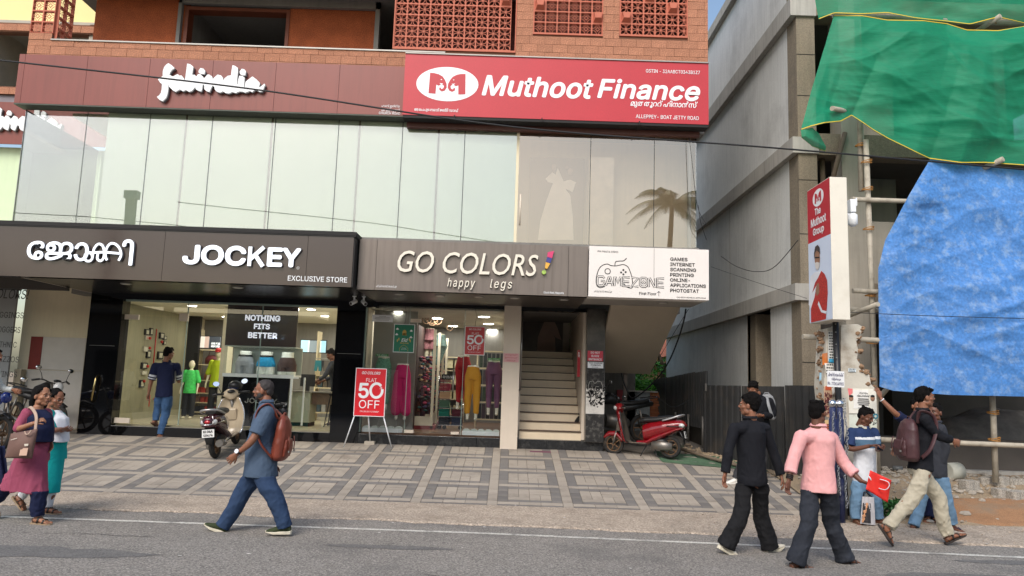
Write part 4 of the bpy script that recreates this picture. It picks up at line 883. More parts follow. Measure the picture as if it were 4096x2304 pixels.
# ============================================================ NETS AND TARPAULIN
def cloth(name, top, bot, Ytop, Ybot, nu, nv, amp, mat, lab, cat, seed=1, sag=.0, fold=1.0, left=None, edge=None):
 """sheet between two photo-measured edges (lists of (x,y) metres+depth)"""
 def samp(pl, u):
  L_ = [0]
  for a, b in zip(pl, pl[1:]): L_.append(L_[-1]+(Vector(b)-Vector(a)).length)
  t = u*L_[-1]
  for i in range(len(pl)-1):
   if t <= L_[i+1] or i == len(pl)-2:
    f = (t-L_[i])/max(L_[i+1]-L_[i], 1e-6); return Vector(pl[i]).lerp(Vector(pl[i+1]), min(f, 1))
 def fn(u, v):
  a = samp(top, u); b = samp(bot, u); p = a.lerp(b, v)
  if left: p = p+(samp(left, v)-samp([top[0], bot[0]], v))*(1-u)**1.5
  q = Vector((p.x*.8, p.z*.8, seed))
  dd = noise.noise(q*.7+Vector((9, 0, 0)))*1.2
  w_ = noise.noise(q*.8)*.9
  for k_, (ang, fr_, st, am) in enumerate(((.5, 1.3, .3, .34), (-.35, 2.2, .35, .2), (.15, 3.6, .5, .13), (-.1, 6.0, .7, .06), (.9, 8.0, 1.0, .035))):
   a_ = ang; u_ = p.x*sin(a_)+p.z*cos(a_)+dd*.35; v_ = p.x*cos(a_)-p.z*sin(a_)
   w_ -= (1-abs(2*abs(noise.noise(Vector((v_*st, u_*fr_, seed+k_*7)))))**.7)*am*fold*.5
  w2 = 0
  e = min(1, 6*v, 6*(1-v), 8*u+.2)
  p.y += amp*(w_-.55*w2)*e*1.3 + sag*sin(pi*v)
  return p
 mb = MB(); mb.grid(fn, nu, nv); t = thing1(name, mb, mat, lab, cat)
 if edge:
  for which, ee in (('top', 0), ('bottom', 1)):
   if which not in edge: continue
   mb = MB(); pts = [fn(i/nu, ee)+Vector((0, -.008, .012 if ee else -.012)) for i in range(nu+1)]
   sm = mb.smooth
   A = [mb.av(p+Vector((0, 0, .007))) for p in pts]; Bq = [mb.av(p+Vector((0, -.004, -.009))) for p in pts]
   for i in range(nu): mb.face((A[i], Bq[i], Bq[i+1], A[i+1]))
   part('yellow_hem', mb, M('yellow_hem', (206,176,48), .7, var=.05), t)
 return t
def netmat(name, col, alpha, tr):
 m = bpy.data.materials.new(name); m.use_nodes = True; N = m.node_tree.nodes; L = m.node_tree.links; b = N['Principled BSDF']
 b.inputs['Base Color'].default_value = rgb(*col); b.inputs['Roughness'].default_value = .6
 out = N['Material Output']; t1 = N.new('ShaderNodeBsdfTranslucent'); t1.inputs[0].default_value = rgb(*col); mx = N.new('ShaderNodeMixShader'); mx.inputs[0].default_value = tr
 L.new(b.outputs[0], mx.inputs[1]); L.new(t1.outputs[0], mx.inputs[2])
 tp = N.new('ShaderNodeBsdfTransparent'); m2 = N.new('ShaderNodeMixShader'); tc = N.new('ShaderNodeTexCoord')
 nz = N.new('ShaderNodeTexNoise'); nz.inputs['Scale'].default_value = 2; nz.inputs['Detail'].default_value = 8; L.new(tc.outputs['Object'], nz.inputs['Vector'])
 mp = N.new('ShaderNodeMapRange'); mp.inputs[1].default_value = .3; mp.inputs[2].default_value = .7; mp.inputs[3].default_value = alpha-.08; mp.inputs[4].default_value = alpha+.08
 L.new(nz.outputs[0], mp.inputs[0]); L.new(mp.outputs[0], m2.inputs[0]); L.new(tp.outputs[0], m2.inputs[1]); L.new(mx.outputs[0], m2.inputs[2]); L.new(m2.outputs[0], out.inputs[0])
 mpp = N.new('ShaderNodeMapping'); mpp.inputs['Scale'].default_value = (5, 5, 55); L.new(tc.outputs['Object'], mpp.inputs[0])
 n2 = N.new('ShaderNodeTexNoise'); n2.inputs['Scale'].default_value = 1.2; n2.inputs['Detail'].default_value = 5; L.new(mpp.outputs[0], n2.inputs['Vector'])
 cr = N.new('ShaderNodeMapRange'); cr.inputs[1].default_value = .3; cr.inputs[2].default_value = .7; cr.inputs[3].default_value = .92; cr.inputs[4].default_value = 1.07; L.new(n2.outputs[0], cr.inputs[0])
 x = N.new('ShaderNodeVectorMath'); x.operation = 'SCALE'; x.inputs[0].default_value = rgb(*col)[:3]; L.new(cr.outputs[0], x.inputs[3]); L.new(x.outputs[0], b.inputs['Base Color']); L.new(x.outputs[0], t1.inputs[0])
 bp = N.new('ShaderNodeBump'); bp.inputs['Strength'].default_value = .35; bp.inputs['Distance'].default_value = .02; L.new(n2.outputs[0], bp.inputs['Height']); L.new(bp.outputs[0], b.inputs['Normal'])
 return m
m_net = netmat('green_shade_net', (26,158,116), .86, .4)
def w3(x, y, Y): return tuple(s3(x, y, Y))
def w8(x, y, Y): return tuple(s8(x, y, Y))
cloth('green_shade_net', [w3(815,-160,11.8), w3(1300,-160,11.8), w3(2400,-160,11.8)], [w3(868,118,11.9), w3(960,82,11.85), w3(1130,88,11.8), w3(1280,80,11.8), w3(1450,112,11.8), w3(1640,132,11.9), w3(1780,150,11.8), w3(1950,106,11.8), w3(2120,145,11.85), w3(2400,170,11.8)], 12, 12, 90, 24, .16, m_net, 'upper green shade net filling the top right corner of the scaffold', 'net', 3, edge=['bottom'])
cloth('green_shade_net', [w3(958,92,11.9), w3(1130,92,11.8), w3(1280,118,11.8), w3(1500,122,11.8), w3(1640,140,11.9), w3(1760,178,11.8), w3(1950,182,11.8), w3(2120,155,11.85), w3(2400,170,11.8)],
  [w3(762,785,11.6), w3(820,765,11.5), w3(900,745,11.5), w3(1000,735,11.7), w3(1065,700,11.85), w3(1130,742,11.8), w3(1200,790,11.8), w3(1290,842,11.8), w3(1380,885,11.8), w3(1460,925,11.8), w3(1535,960,11.9), w3(1720,985,11.75), w3(1880,985,11.85), w3(2100,1000,11.8), w3(2400,1020,11.8)], 12, 12, 170, 90, .34, m_net, 'large lower green shade net sagging to a point above the blue tarpaulin', 'net', 7, edge=['top', 'bottom'])
cloth('loose_net_flap', [w3(758,785,11.6), w3(830,770,11.6), w3(850,790,11.9)], [w3(762,830,11.6), w3(830,885,11.7), w3(908,915,11.9)], 12, 12, 26, 16, .1, m_net, 'small loose flap of green net hanging at the lower left corner', 'net', 5, edge=['bottom'])
m_tarp = M('blue_tarpaulin', (70,124,188), .5, var=.16, vs=2, fine=.14, fs=25, bump=.5, bs=9, dirt=(160,182,204), dirt_amt=.45, dirt_s=6, crease=.3)
cloth('blue_tarpaulin', [w3(1538,962,11.95), w3(1880,1000,12.0), w3(2107,1022,12.0), w3(2450,1040,12.0)], [w8(455,632,11.8), w8(515,650,11.75), w8(760,668,11.7), w8(1078,675,11.7), w8(1500,690,11.75)], 12, 12, 220, 150, .15, m_tarp, 'crumpled blue tarpaulin hanging over the open ground floor', 'tarpaulin', 13, fold=1.5, left=[w3(1538,962,11.95), w3(1410,1180,11.75), w3(1268,1449,11.8), w8(448,120,11.8), w8(455,632,11.8)])
# ============================================================ POSTER PILLAR
m_pil = M('flaking_whitewash', (196,190,176), .9, var=.1, vs=3, bump=.6, bs=14, dirt=(130,112,92), dirt_amt=.75, dirt_s=2.2)
m_brk = M('broken_brick_core', (140,112,86), .95, var=.3, vs=9, bump=1.0, bs=22)
PP = empty('broken_pillar', (5.0, 11.2, 0), 'broken whitewashed masonry pillar covered in pasted bills', 'pillar')
def lp(x, y, Y=11.0): return cp('l', x, y, Y)
zb = -.02
body = [lp(275,100),(5.0,zb),(5.28,zb),lp(520,870),lp(515,700),lp(510,530),lp(480,500),lp(470,440),lp(425,395),lp(385,330),lp(395,270),lp(380,210),lp(405,190),lp(425,115),lp(390,95)]
body = [(p[0], p[1]) for p in body]; body[1] = (lp(280, 1300)[0], zb); body[2] = (lp(520, 1300)[0], zb)
mb = MB(); mb.prism(body, 11.0, 11.35); part('masonry', mb, m_pil, PP, bevel=.01)
mb = MB(); rr = random.Random(8)
edge = [lp(410,110),lp(420,150),lp(400,200),lp(385,230),lp(398,280),lp(390,330),lp(405,380),lp(440,400),lp(470,430),lp(480,480),lp(500,515)]
for a, b_ in zip(edge, edge[1:]):
 for k_ in range(10):
  t = rr.random(); x = a[0]+(b_[0]-a[0])*t; z = a[1]+(b_[1]-a[1])*t
  mb.ball((x+rr.uniform(-.07, .03), 10.99+rr.uniform(0, .3), z+rr.uniform(-.04, .02)), (rr.uniform(.03, .06), .06, rr.uniform(.02, .04)), 7, 5)
mb.sm = [False]*len(mb.f); mb.v = [p+Vector((noise.noise(p*30), noise.noise(p*30+Vector((5, 0, 0))), noise.noise(p*30+Vector((0, 9, 0)))))*.03 for p in mb.v]; part('exposed_core', mb, m_brk, PP)
lf = [lp(150,130,11.3), lp(225,115,11.3), lp(285,115,11.1), (lp(285,1300,11.05)[0], zb), (lp(215,1300,11.2)[0], zb), lp(205,1160,11.3), lp(120,520,11.35), lp(130,330,11.35)]
mb = MB(); mb.prism([(p[0], p[1]) for p in lf], 11.12, 11.5); part('masonry', mb, m_pil, PP, bevel=.01)
mb = MB()
for k_ in range(60):
 mb.ball((lp(rr.uniform(120,150), 0, 11.3)[0], 11.2+rr.uniform(0, .2), rr.uniform(1.3, 2.7)), (.035, .05, .025), 6, 4)
mb.sm = [False]*len(mb.f); mb.v = [p+Vector((noise.noise(p*30), noise.noise(p*30+Vector((5, 0, 0))), noise.noise(p*30+Vector((0, 9, 0)))))*.03 for p in mb.v]; part('exposed_core', mb, m_brk, PP)
def bill(name, l, cols, lab=None, Y=10.985, ink=None, lines=0, seed=0, tilt=0):
 pts = [lp(*p, Y) for p in l]; mb = MB(); mb.prism([(p[0], p[1]) for p in pts], Y, Y+.004); o = part(name, mb, M('paper_%d_%d_%d' % cols, cols, .7, var=.06, vs=8, dirt=(170,160,145), dirt_amt=.3, dirt_s=10), PP)
 if lab: o['label'] = lab
 if lines:
  r = random.Random(seed); mb = MB(); x0 = min(p[0] for p in pts); x1 = max(p[0] for p in pts); z0 = min(p[1] for p in pts); z1 = max(p[1] for p in pts); h = (z1-z0)/lines
  for i in range(lines):
   z = z1-h*(i+.5); x = x0+(x1-x0)*r.uniform(.1, .2); xe = x1-(x1-x0)*r.uniform(.08, .25)
   while x < xe:
    w_ = r.uniform(.012, .03); mb.box((x, Y-.0015, z-h*.24), (min(x+w_, xe), Y-.001, z+h*.24), 'k'); x += w_+.007
  part('printed_lines', mb, ink or m_ink, o)
 return o
bill('poster', [(322,527),(512,532),(520,700),(330,697)], (226,222,208), 'large faded party poster', lines=0)
bl = bill('notice', [(360,540),(460,540),(460,668),(362,664)], (232,230,224), Y=10.98, lines=0)
text('notice_text', 'സഥലം', 10.978, (lp(385,0,10.98)[0], lp(440,0,10.98)[0], lp(0,552,10.98)[1], lp(0,541,10.98)[1]), m_ink, bl, inter=False, off=.01)
text('notice_text', 'വിലപനയ്ക്ക്', 10.978, (lp(368,0,10.98)[0], lp(452,0,10.98)[0], lp(0,572,10.98)[1], lp(0,556,10.98)[1]), m_ink, bl, inter=False, off=.01)
text('notice_text', '9849 188 307', 10.978, (lp(375,0,10.98)[0], lp(450,0,10.98)[0], lp(0,652,10.98)[1], lp(0,643,10.98)[1]), m_ink, bl, off=.01)
text('notice_text', '9745', 10.978, (lp(378,0,10.98)[0], lp(404,0,10.98)[0], lp(0,664,10.98)[1], lp(0,655,10.98)[1]), m_ink, bl, off=.01)
mb = MB()
for i, w_ in enumerate((70, 76, 80, 66)): mb.box((lp(410-w_/2,0,10.98)[0], 10.977, lp(0,590+i*13,10.98)[1]), (lp(410+w_/2,0,10.98)[0], 10.978, lp(0,582+i*13,10.98)[1]))
part('printed_lines', mb, M('grey_ink', (96,94,92), .6), bl)
for x in (345, 490):
 c0 = lp(x, 595, 10.98); mb = MB(); mb.ball((c0[0], 10.983, c0[1]), (.034, .006, .044), 12, 8); f = part('printed_face', mb, M('print_skin', (150,112,88), .7), PP)
 mb = MB(); mb.ball((c0[0], 10.981, c0[1]+.03), (.034, .007, .02), 10, 6); part('printed_hair', mb, m_dark, PP)
bill('poster_corner', [(322,527),(355,530),(355,560),(330,580)], (226,120,120), Y=10.982)
bill('poster', [(330,705),(518,700),(520,840),(335,850)], (214,218,204), 'torn lower poster with green hand lettering', lines=0)
text('brush_letter', 'R', 10.98, (lp(366,0)[0], lp(392,0)[0], lp(0,756)[1], lp(0,726)[1]), M('green_ink', (40,120,80), .6), PP, shear=.3, off=.03)
mb = MB()
for pts in ([(488,770),(495,752),(505,765)], [(485,775),(515,758)], [(498,745),(508,735),(515,750)]): stroke(mb, [lp(*q) for q in pts], .009, 10.98, 0)
part('scribble', mb, m_ink, PP)
mb = MB(); c0 = lp(505, 715); stroke(mb, [(c0[0]+.03*cos(a), c0[1]+.03*sin(a)) for a in [2*pi*k_/12 for k_ in range(12)]], .02, 10.98, 0, close=True); part('round_stamp', mb, M('teal_ink', (50,130,150), .6), PP)
bill('bill', [(190,145),(240,148),(240,350),(190,345)], (222,222,216), Y=11.1, lines=11, seed=1)
bill('blue_strip', [(195,328),(240,330),(240,355),(195,352)], (60,160,200), Y=11.095)
bill('bill', [(150,295),(185,288),(186,360),(152,372)], (200,110,40), 'orange bill with a face', Y=11.1)
bill('bill', [(165,358),(242,362),(242,430),(180,440)], (226,222,214), Y=11.095, lines=4, seed=2)
bill('bill', [(160,515),(215,508),(222,730),(165,715)], (196,160,130), 'tall brown festival bill', Y=11.1)
bill('bill', [(172,514),(210,512),(210,540),(172,540)], (190,84,50), Y=11.095)
mb = MB()
for k_ in range(70): c0 = lp(rr.uniform(170, 212), rr.uniform(560, 710), 11.09); mb.ball((c0[0], 11.094, c0[1]), (rr.uniform(.006, .014), .003, rr.uniform(.006, .02)), 6, 4)
part('printed_figures', mb, M('dark_red_ink', (110,50,50), .6, var=.3, vs=60), PP)
bill('bill', [(168,742),(228,738),(230,830),(172,836)], (214,180,130), Y=11.09)
bill('bill', [(180,768),(218,768),(218,802),(180,802)], (190,84,50), Y=11.085, lines=3, seed=4)
bill('bill', [(282,590),(312,592),(312,690),(284,688)], (206,206,200), Y=10.985, lines=9, seed=5)
bill('bill', [(208,1050),(262,1060),(262,1270),(212,1255)], (216,210,196), Y=11.08, lines=10, seed=6)
bill('bill', [(326,392),(378,395),(378,418),(326,416)], (206,216,220), Y=10.985, lines=2, seed=7)
bill('torn_bill', [(215,530),(240,505),(245,545),(220,570)], (230,228,222), Y=11.07)
bill('torn_bill', [(132,420),(146,425),(144,470),(130,478)], (150,190,210), Y=11.1)
t = empty('phone_board', (4.8, 10.7, 1.9), 'small white board with Malayalam lines and phone number on pole', 'sign')
q0 = lp(183,425,10.7); q1 = lp(300,505,10.7)
mb = MB(); fr = Matrix.Translation(((q0[0]+q1[0])/2, 10.7, (q0[1]+q1[1])/2)) @ Matrix.Rotation(.02, 4, 'Y'); mb.m = fr; w_ = (q1[0]-q0[0])/2; h_ = .115; mb.box((-w_, 0, -h_), (w_, .004, h_)); part('board', mb, M('white_sheet', (226,226,226), .5, var=.02), t)
text('malayalam_line', 'പ്രാർത്ഥനകൾക്ക്', -.001, (-w_*.9, w_*.9, .035, .09), M('navy_ink', (40,40,90), .6), t, inter=False, frame=fr, off=.01)
text('malayalam_line', 'വിളിക്കുക', -.001, (-w_*.5, w_*.6, -.03, .02), M('navy_ink', (40,40,90), .6), t, inter=False, frame=fr, off=.01)
text('phone_line', 'Ph : 7736149903', -.001, (-w_*.95, w_*.9, -.09, -.045), M('navy_ink', (40,40,90), .6), t, frame=fr, off=.02)
# ============================================================ PROJECTING POLE SIGN
PS = empty('projecting_sign', (4.88, 10.9, 0), 'tall projecting light box on black pole with red top and printed man', 'sign')
xl = 4.63; y0_, y1_ = 10.6, 11.42
tp = P(3318, 707, y0_); bt = P(3318, 960+362*.9276-20, y0_); zt, zbm = tp.z, s8(240, 342, y0_).z
xr = P(3387, 712, y0_).x; xl = tp.x
mb = MB(); mb.box((xl, y0_, zbm), (xr, y1_, zt)); part('light_box', mb, M('cream_vinyl', (222,216,202), .55, var=.04, vs=1.2, bump=.3, bs=4, dirt=(190,180,160), dirt_amt=.35, dirt_s=2), PS, bevel=.008)
zr = zt-.86
frX = Matrix(((0, 1, 0, xl), (-1, 0, 0, y0_), (0, 0, 1, 0), (0, 0, 0, 1)))    # (u along -Y.., depth x, v z)
def lx(u, d, v): return (xl-d, y1_-u, v)      # u measured from the far edge towards the street
W = y1_-y0_
mb = MB(); mb.poly([lx(0, .002, zr), lx(0, .002, zt-.01), lx(W, .002, zt-.01), lx(W, .002, zr)][::-1]); part('red_face', mb, m_mred, PS)
mb = MB(); mb.poly([lx(0, .002, zbm+.01), lx(0, .002, zr), lx(W, .002, zr), lx(W, .002, zbm+.01)][::-1]); part('blue_face', mb, M('pale_blue_print', (206,218,236), .5, var=.03, vs=1), PS)
FR = Matrix(((0, 1, 0, xl-.004), (-1, 0, 0, y1_), (0, 0, 1, 0), (0, 0, 0, 1)))   # u -> -Y, depth(y) -> +X (so -y sits proud), v -> Z
emblem(FR @ Matrix.Translation((W*.5, 0, zt-.21)) @ Matrix.Diagonal((.36, 1, .42, 1)), PS, m_let, m_mred)
text('name_lettering', 'The', -.001, (.28, .5, zt-.47, zt-.36), m_let, PS, frame=FR, off=.04)
text('name_lettering', 'Muthoot', -.001, (.13, .68, zt-.63, zt-.50), m_let, PS, frame=FR, off=.03)
text('name_lettering', 'Group', -.001, (.2, .6, zt-.80, zt-.66), m_let, PS, frame=FR, off=.03)
def hq(x, y):   # sign-face coordinates measured on the photo crop (4555 scale) -> (u,v)
 px, py = 3150+x*.4555, 680+y*.4555; r = ray(px, py); t = xl/r.x; return (y1_-r.y*t, CAMH+r.z*t)
def flat(name, pts, d, mat):
 mb = MB(); q = [hq(*p) for p in pts]; ar = sum(q[i][0]*q[(i+1)%len(q)][1]-q[(i+1)%len(q)][0]*q[i][1] for i in range(len(q)))
 if ar < 0: q = q[::-1]
 mb.poly([lx(u, d, v) for u, v in q]); return part(name, mb, mat, PS)
m_shawl = M('printed_shawl', (176,50,44), .6, var=.5, vs=45)
flat('printed_shirt', [(245,895),(205,935),(195,1040),(188,1180),(205,1215),(290,1200),(300,1000),(300,890)], .004, M('printed_white', (224,226,232), .6))
flat('printed_shawl', [(300,885),(330,915),(352,970),(357,1080),(350,1200),(340,1310),(210,1340),(208,1220),(240,1120),(260,1010),(220,1080),(245,990),(270,950)], .006, m_shawl)
flat('printed_trim', [(278,1150),(310,1230),(350,1240),(342,1262),(300,1250),(270,1180)], .008, M('printed_white', (224,226,232), .6))
flat('printed_hands', [(262,1000),(280,990),(285,1080),(262,1110),(250,1060)], .008, M('print_skin', (150,112,88), .7))
flat('printed_face', [(246,725),(262,705),(285,715),(290,780),(283,850),(268,880),(252,860),(243,800)], .008, M('print_skin', (150,112,88), .7))
flat('printed_beard', [(247,815),(266,808),(288,815),(283,855),(268,882),(252,862)], .010, M('print_beard', (206,200,194), .7))
flat('printed_hair', [(240,790),(238,730),(248,675),(270,657),(288,680),(292,740),(285,725),(262,708),(250,725)], .010, M('print_hair', (66,58,54), .7))
flat('printed_spectacles', [(247,765),(287,762),(287,772),(247,775)], .012, m_dark)
mb = MB(); mb.tube([(4.86, 11.0, zbm), (4.87, 10.98, 1.5), (4.93, 10.95, 0)], .045, 12); part('pole', mb, M('black_steel', (26,26,28), .45, var=.2), PS)
mb = MB(); mb.tube([(xr+.03, 10.9, zt-.2), (xr+.05, 11.0, 2.9)], .02, 8); part('rear_post', mb, m_dark, PS)
for z in (2.3, 2.5, 2.68, 2.8): mb = MB(); mb.cyl((4.83, 10.94, z), (4.83, 10.92, z), .008, n=6); part('rivet', mb, m_alum, PS)
a = s3(1055, 1200, 11.0); b_ = s3(1100, 1280, 11.0)
t = empty('meter_box', ((a.x+b_.x)/2, 11.05, a.z), 'square white plastic box fixed beside the projecting light box', 'box')
mb = MB(); mb.box((a.x+.01, 11.0, b_.z), (b_.x-.01, 11.12, a.z)); part('housing', mb, m_let, t, bevel=.012)
mb = MB(); mb.box((b_.x-.01, 11.0, b_.z+.1), (b_.x+.005, 11.04, a.z+.02)); part('hinge_strip', mb, m_let, t)
a = s3(1080, 1325, 11.0); t = empty('dome_camera', (a.x, 11.05, a.z), 'rounded white camera under the square plastic box', 'camera')
mb = MB(); mb.tube([(a.x, 11.05, a.z+.1), (a.x, 11.05, a.z+.08), (a.x, 11.05, a.z-.06), (a.x, 11.05, a.z-.1)], [.05, .075, .075, .03], 14); part('housing', mb, m_let, t)
mb = MB(); mb.box((a.x-.13, 11.03, a.z+.08), (a.x, 11.07, a.z+.1)); part('bracket', mb, m_let, t)
# ============================================================ BLUE BOLLARD POSTS WITH CHAINS
m_navy = M('navy_paint', (34,44,82), .45, var=.15, vs=6, dirt=(140,140,150), dirt_amt=.4, dirt_s=7)
m_chrome = M('chrome', (210,210,212), .15, metal=1, var=0)
m_chain = M('chain_steel', (150,152,156), .4, metal=.8, var=.1)
for i, (x, lab) in enumerate(((4.545, 'left navy blue post with silver ball cap and hanging chains'), (4.645, 'right navy blue post with silver ball cap and peeling paint'))):
 t = empty('chained_post', (x, 10.45, 0), lab, 'post', 'navy posts with silver caps')
 mb = MB(); mb.tube([(x, 10.45, 0), (x, 10.45, 1.58)], .042, 14); mb.tube([(x, 10.45, .62), (x, 10.45, 1.42)], .052, 14); part('post', mb, m_navy, t)
 mb = MB(); mb.ball((x, 10.45, 1.63), .06, 16, 10); part('ball_cap', mb, m_chrome, t)
ct = empty('chain_bundle', (4.6, 10.38, 0), 'loose bundle of grey chains draped down the navy posts', 'chain')
rr = random.Random(12)
for c_ in range(3):
 x = 4.51+c_*.085; mb = MB(); z = 1.5; k_ = 0; zend = rr.uniform(.1, .45)
 while z > zend:
  xx = x+.02*sin(z*5+c_)+.01*rr.uniform(-1, 1); yy = 10.38-.01*c_; a_ = (k_ % 2)*pi/2
  mb.tube([(xx+.012*cos(q)*cos(a_), yy+.012*cos(q)*sin(a_), z+.022*sin(q)) for q in [2*pi*j/8 for j in range(8)]], .0055, 5, closed=True); z -= .033; k_ += 1
 part('chain', mb, m_chain, ct)
t = empty('grey_conduit', (4.82, 10.8, 0), 'old grey conduit pipe standing behind the navy posts', 'pipe')
mb = MB(); mb.tube([(4.80, 10.75, 0), (4.78, 10.8, 1.2)], .055, 10); part('pipe', mb, M('peeling_grey', (120,120,116), .7, var=.2, vs=8), t)
# ============================================================ CORRUGATED FENCES
m_cor = M('dark_corrugated_sheet', (62,62,62), .5, metal=.3, var=.15, vs=1.5, streak=.5, dirt=(110,96,80), dirt_amt=.3, dirt_s=2)
def corr(A, B_, z0a, z0b, z1a, z1b, lab, mat=m_cor, pitch=.15):
 A = Vector(A); B_ = Vector(B_); L_ = (B_-A).length; d = (B_-A)/L_; nn = Vector((-d.y, d.x)); t = empty('corrugated_fence', (A.x, A.y, z0a), lab, 'fence')
 ns = max(1, round(L_/1.05)); n_ = 0
 for s in range(ns):
  mb = MB(); u0, u1 = s*L_/ns, (s+1)*L_/ns; u = u0; cols = []
  j = 0; prof = [(0, 0), (.25, 0), (.35, 1), (.6, 1), (.7, 0), (1, 0)]
  off = (.008 if s % 2 else 0)
  us = []
  while u < u1:
   for f, h in prof[:-1]: us.append((u+f*pitch, h))
   u += pitch
  us = [q for q in us if q[0] <= u1+.01]
  dz = random.uniform(-.02, .02)
  for (uu, h) in us:
   p = A+d*uu+nn*(h*.035+off); f = uu/L_; cols.append((mb.av((p.x, p.y, z0a+(z0b-z0a)*f)), mb.av((p.x, p.y, z1a+(z1b-z1a)*f+dz))))
  for a, b_ in zip(cols, cols[1:]): mb.face((a[0], b_[0], b_[1], a[1]))
  part('corrugated_sheet', mb, mat, t)
 return t
f1 = corr((3.95, 15.1), (5.42, 12.35), .5, .05, 1.87, 1.90, 'dark corrugated sheet fence standing behind the people on the right')
f2 = corr((4.28, 16.0), (4.25, 23), .93, .95, 2.2, 2.0, 'dark corrugated sheet fence running back along the grey side wall')
m_gi = M('galvanised_post', (120,116,110), .5, metal=.5)
for y in (16.1, 17.4, 18.7): mb = MB(); mb.cyl((4.2, y, .45), (4.2, y, 1.2), .03, n=8); part('fence_post', mb, m_gi, f2)
mb = MB(); mb.box((4.3, 16.0, .4), (4.5, 23, .93)); part('kerb_wall', mb, M('mossy_concrete', (70,64,56), .95, var=.2), f2)
mb = MB(); mb.box((3.97, 15.02, 1.75), (4.0, 15.06, 1.9)); part('angle_iron', mb, m_gi, f1)
# ============================================================ BACK OF THE SIDE PASSAGE
wb = empty('rear_boundary_wall', (3.2, 20, .9), 'stained grey rear boundary wall with exposed brick end behind scooter', 'wall')
mb = MB(); mb.box((2.95, 20, .6), (3.8, 20.2, 1.66)); part('rendered_wall', mb, M('mould_stained_render', (150,156,156), .9, var=.15, vs=2, streak=.6, dirt=(50,52,50), dirt_amt=.7, dirt_s=1.5), wb)
for r in range(14):
 for c_ in range(1):
  mb = MB(); z = .62+r*.075; mb.box((3.805, 19.97+.02*(r % 2), z+.004), (4.05-.02*(r % 3), 20.2, z+.071)); part('brick', mb, M('old_red_brick', (150,92,60), .95, var=.25, vs=12, bump=.8), wb)
mb = MB(); mb.box((2.9, 19.95, 1.66), (4.0, 20.25, 1.70)); part('coping', mb, m_cledge, wb)
w2 = empty('far_boundary_wall', (2.3, 21, .9), 'pale far boundary wall with decorated coping at end of side passage', 'wall')
mb = MB(); mb.box((1.7, 21, .6), (2.9, 21.15, 1.45)); part('rendered_wall', mb, M('pale_blue_render', (176,184,188), .9, var=.1, vs=2, streak=.3), w2)
mb = MB(); mb.box((1.7, 20.95, 1.45), (2.9, 21.2, 1.72)); part('decorated_coping', mb, M('pink_lattice', (170,120,116), .9, var=.35, vs=12), w2)
t = empty('gate_pier', (2.75, 20.5, .7), 'cream gate pier with small red plate behind the scooter', 'pillar')
mb = MB(); mb.box((2.62, 20.3, .6), (2.9, 20.6, 1.75)); part('pier', mb, m_wallw, t)
mb = MB(); mb.box((2.9, 19.9, 1.2), (3.12, 19.93, 1.7)); part('red_plate', mb, M('faded_red_plate', (166,60,66), .6), t)
t = empty('support_post', (2.55, 16.4, .6), 'thin square steel post holding up the stair underside', 'post')
mb = MB(); mb.box((2.5, 16.2, .55), (2.58, 16.28, 2.1)); part('post', mb, M('brown_steel_post', (110,98,88), .6, var=.15), t)
t = empty('tiled_house', (3.4, 27, .9), 'distant house with orange tiled roof glimpsed behind the banana plants', 'house')
mb = MB(); mb.box((3.5, 27, .8), (7.5, 31, 3.0)); part('wall', mb, M('salmon_wall', (206,160,132), .8), t)
mb = MB(); mb.prismx([(26.4, 2.9), (31.4, 2.9), (29, 4.3)], 3.1, 7.9); part('roof', mb, M('clay_tiles', (196,120,90), .8, var=.2, vs=9), t)
mb = MB(); mb.box((4.0, 26.97, 1.5), (4.8, 27, 2.4)); part('window', mb, m_dark, t)
mb = MB(); mb.box((3.3, 26.5, 2.7), (7.6, 26.9, 2.9)); part('eaves_band', mb, M('peach_band', (224,180,140), .8), t)
def leafmat(name, col, var=.35): return M(name, col, .5, var=var, vs=3, rnd=.1, spec=.35)
def leaf_cloud(mb, c, r, n, s, rng, squash=.8):
 for k_ in range(n):
  d = Vector((rng.gauss(0, 1), rng.gauss(0, 1), rng.gauss(0, 1))).normalized()*rng.random()**.4
  p = Vector((c[0]+d.x*r, c[1]+d.y*r, c[2]+d.z*r*squash)); a = Vector((rng.gauss(0, 1), rng.gauss(0, 1), rng.gauss(0, .6))).normalized(); b_ = a.cross(Vector((rng.gauss(0, 1), rng.gauss(0, 1), 1))).normalized()
  l = s*rng.uniform(.6, 1.4); w_ = l*.35
  mb.poly([p-a*l, p+b_*w_, p+a*l, p-b_*w_])
m_lf1 = leafmat('fresh_green_leaves', (78,148,48)); m_lf2 = leafmat('dark_green_leaves', (44,92,44)); m_ban = leafmat('banana_leaf', (88,140,84), .2); m_trunk = M('bark', (96,82,66), .95, var=.25, vs=8, bump=.8)
rng = random.Random(21)
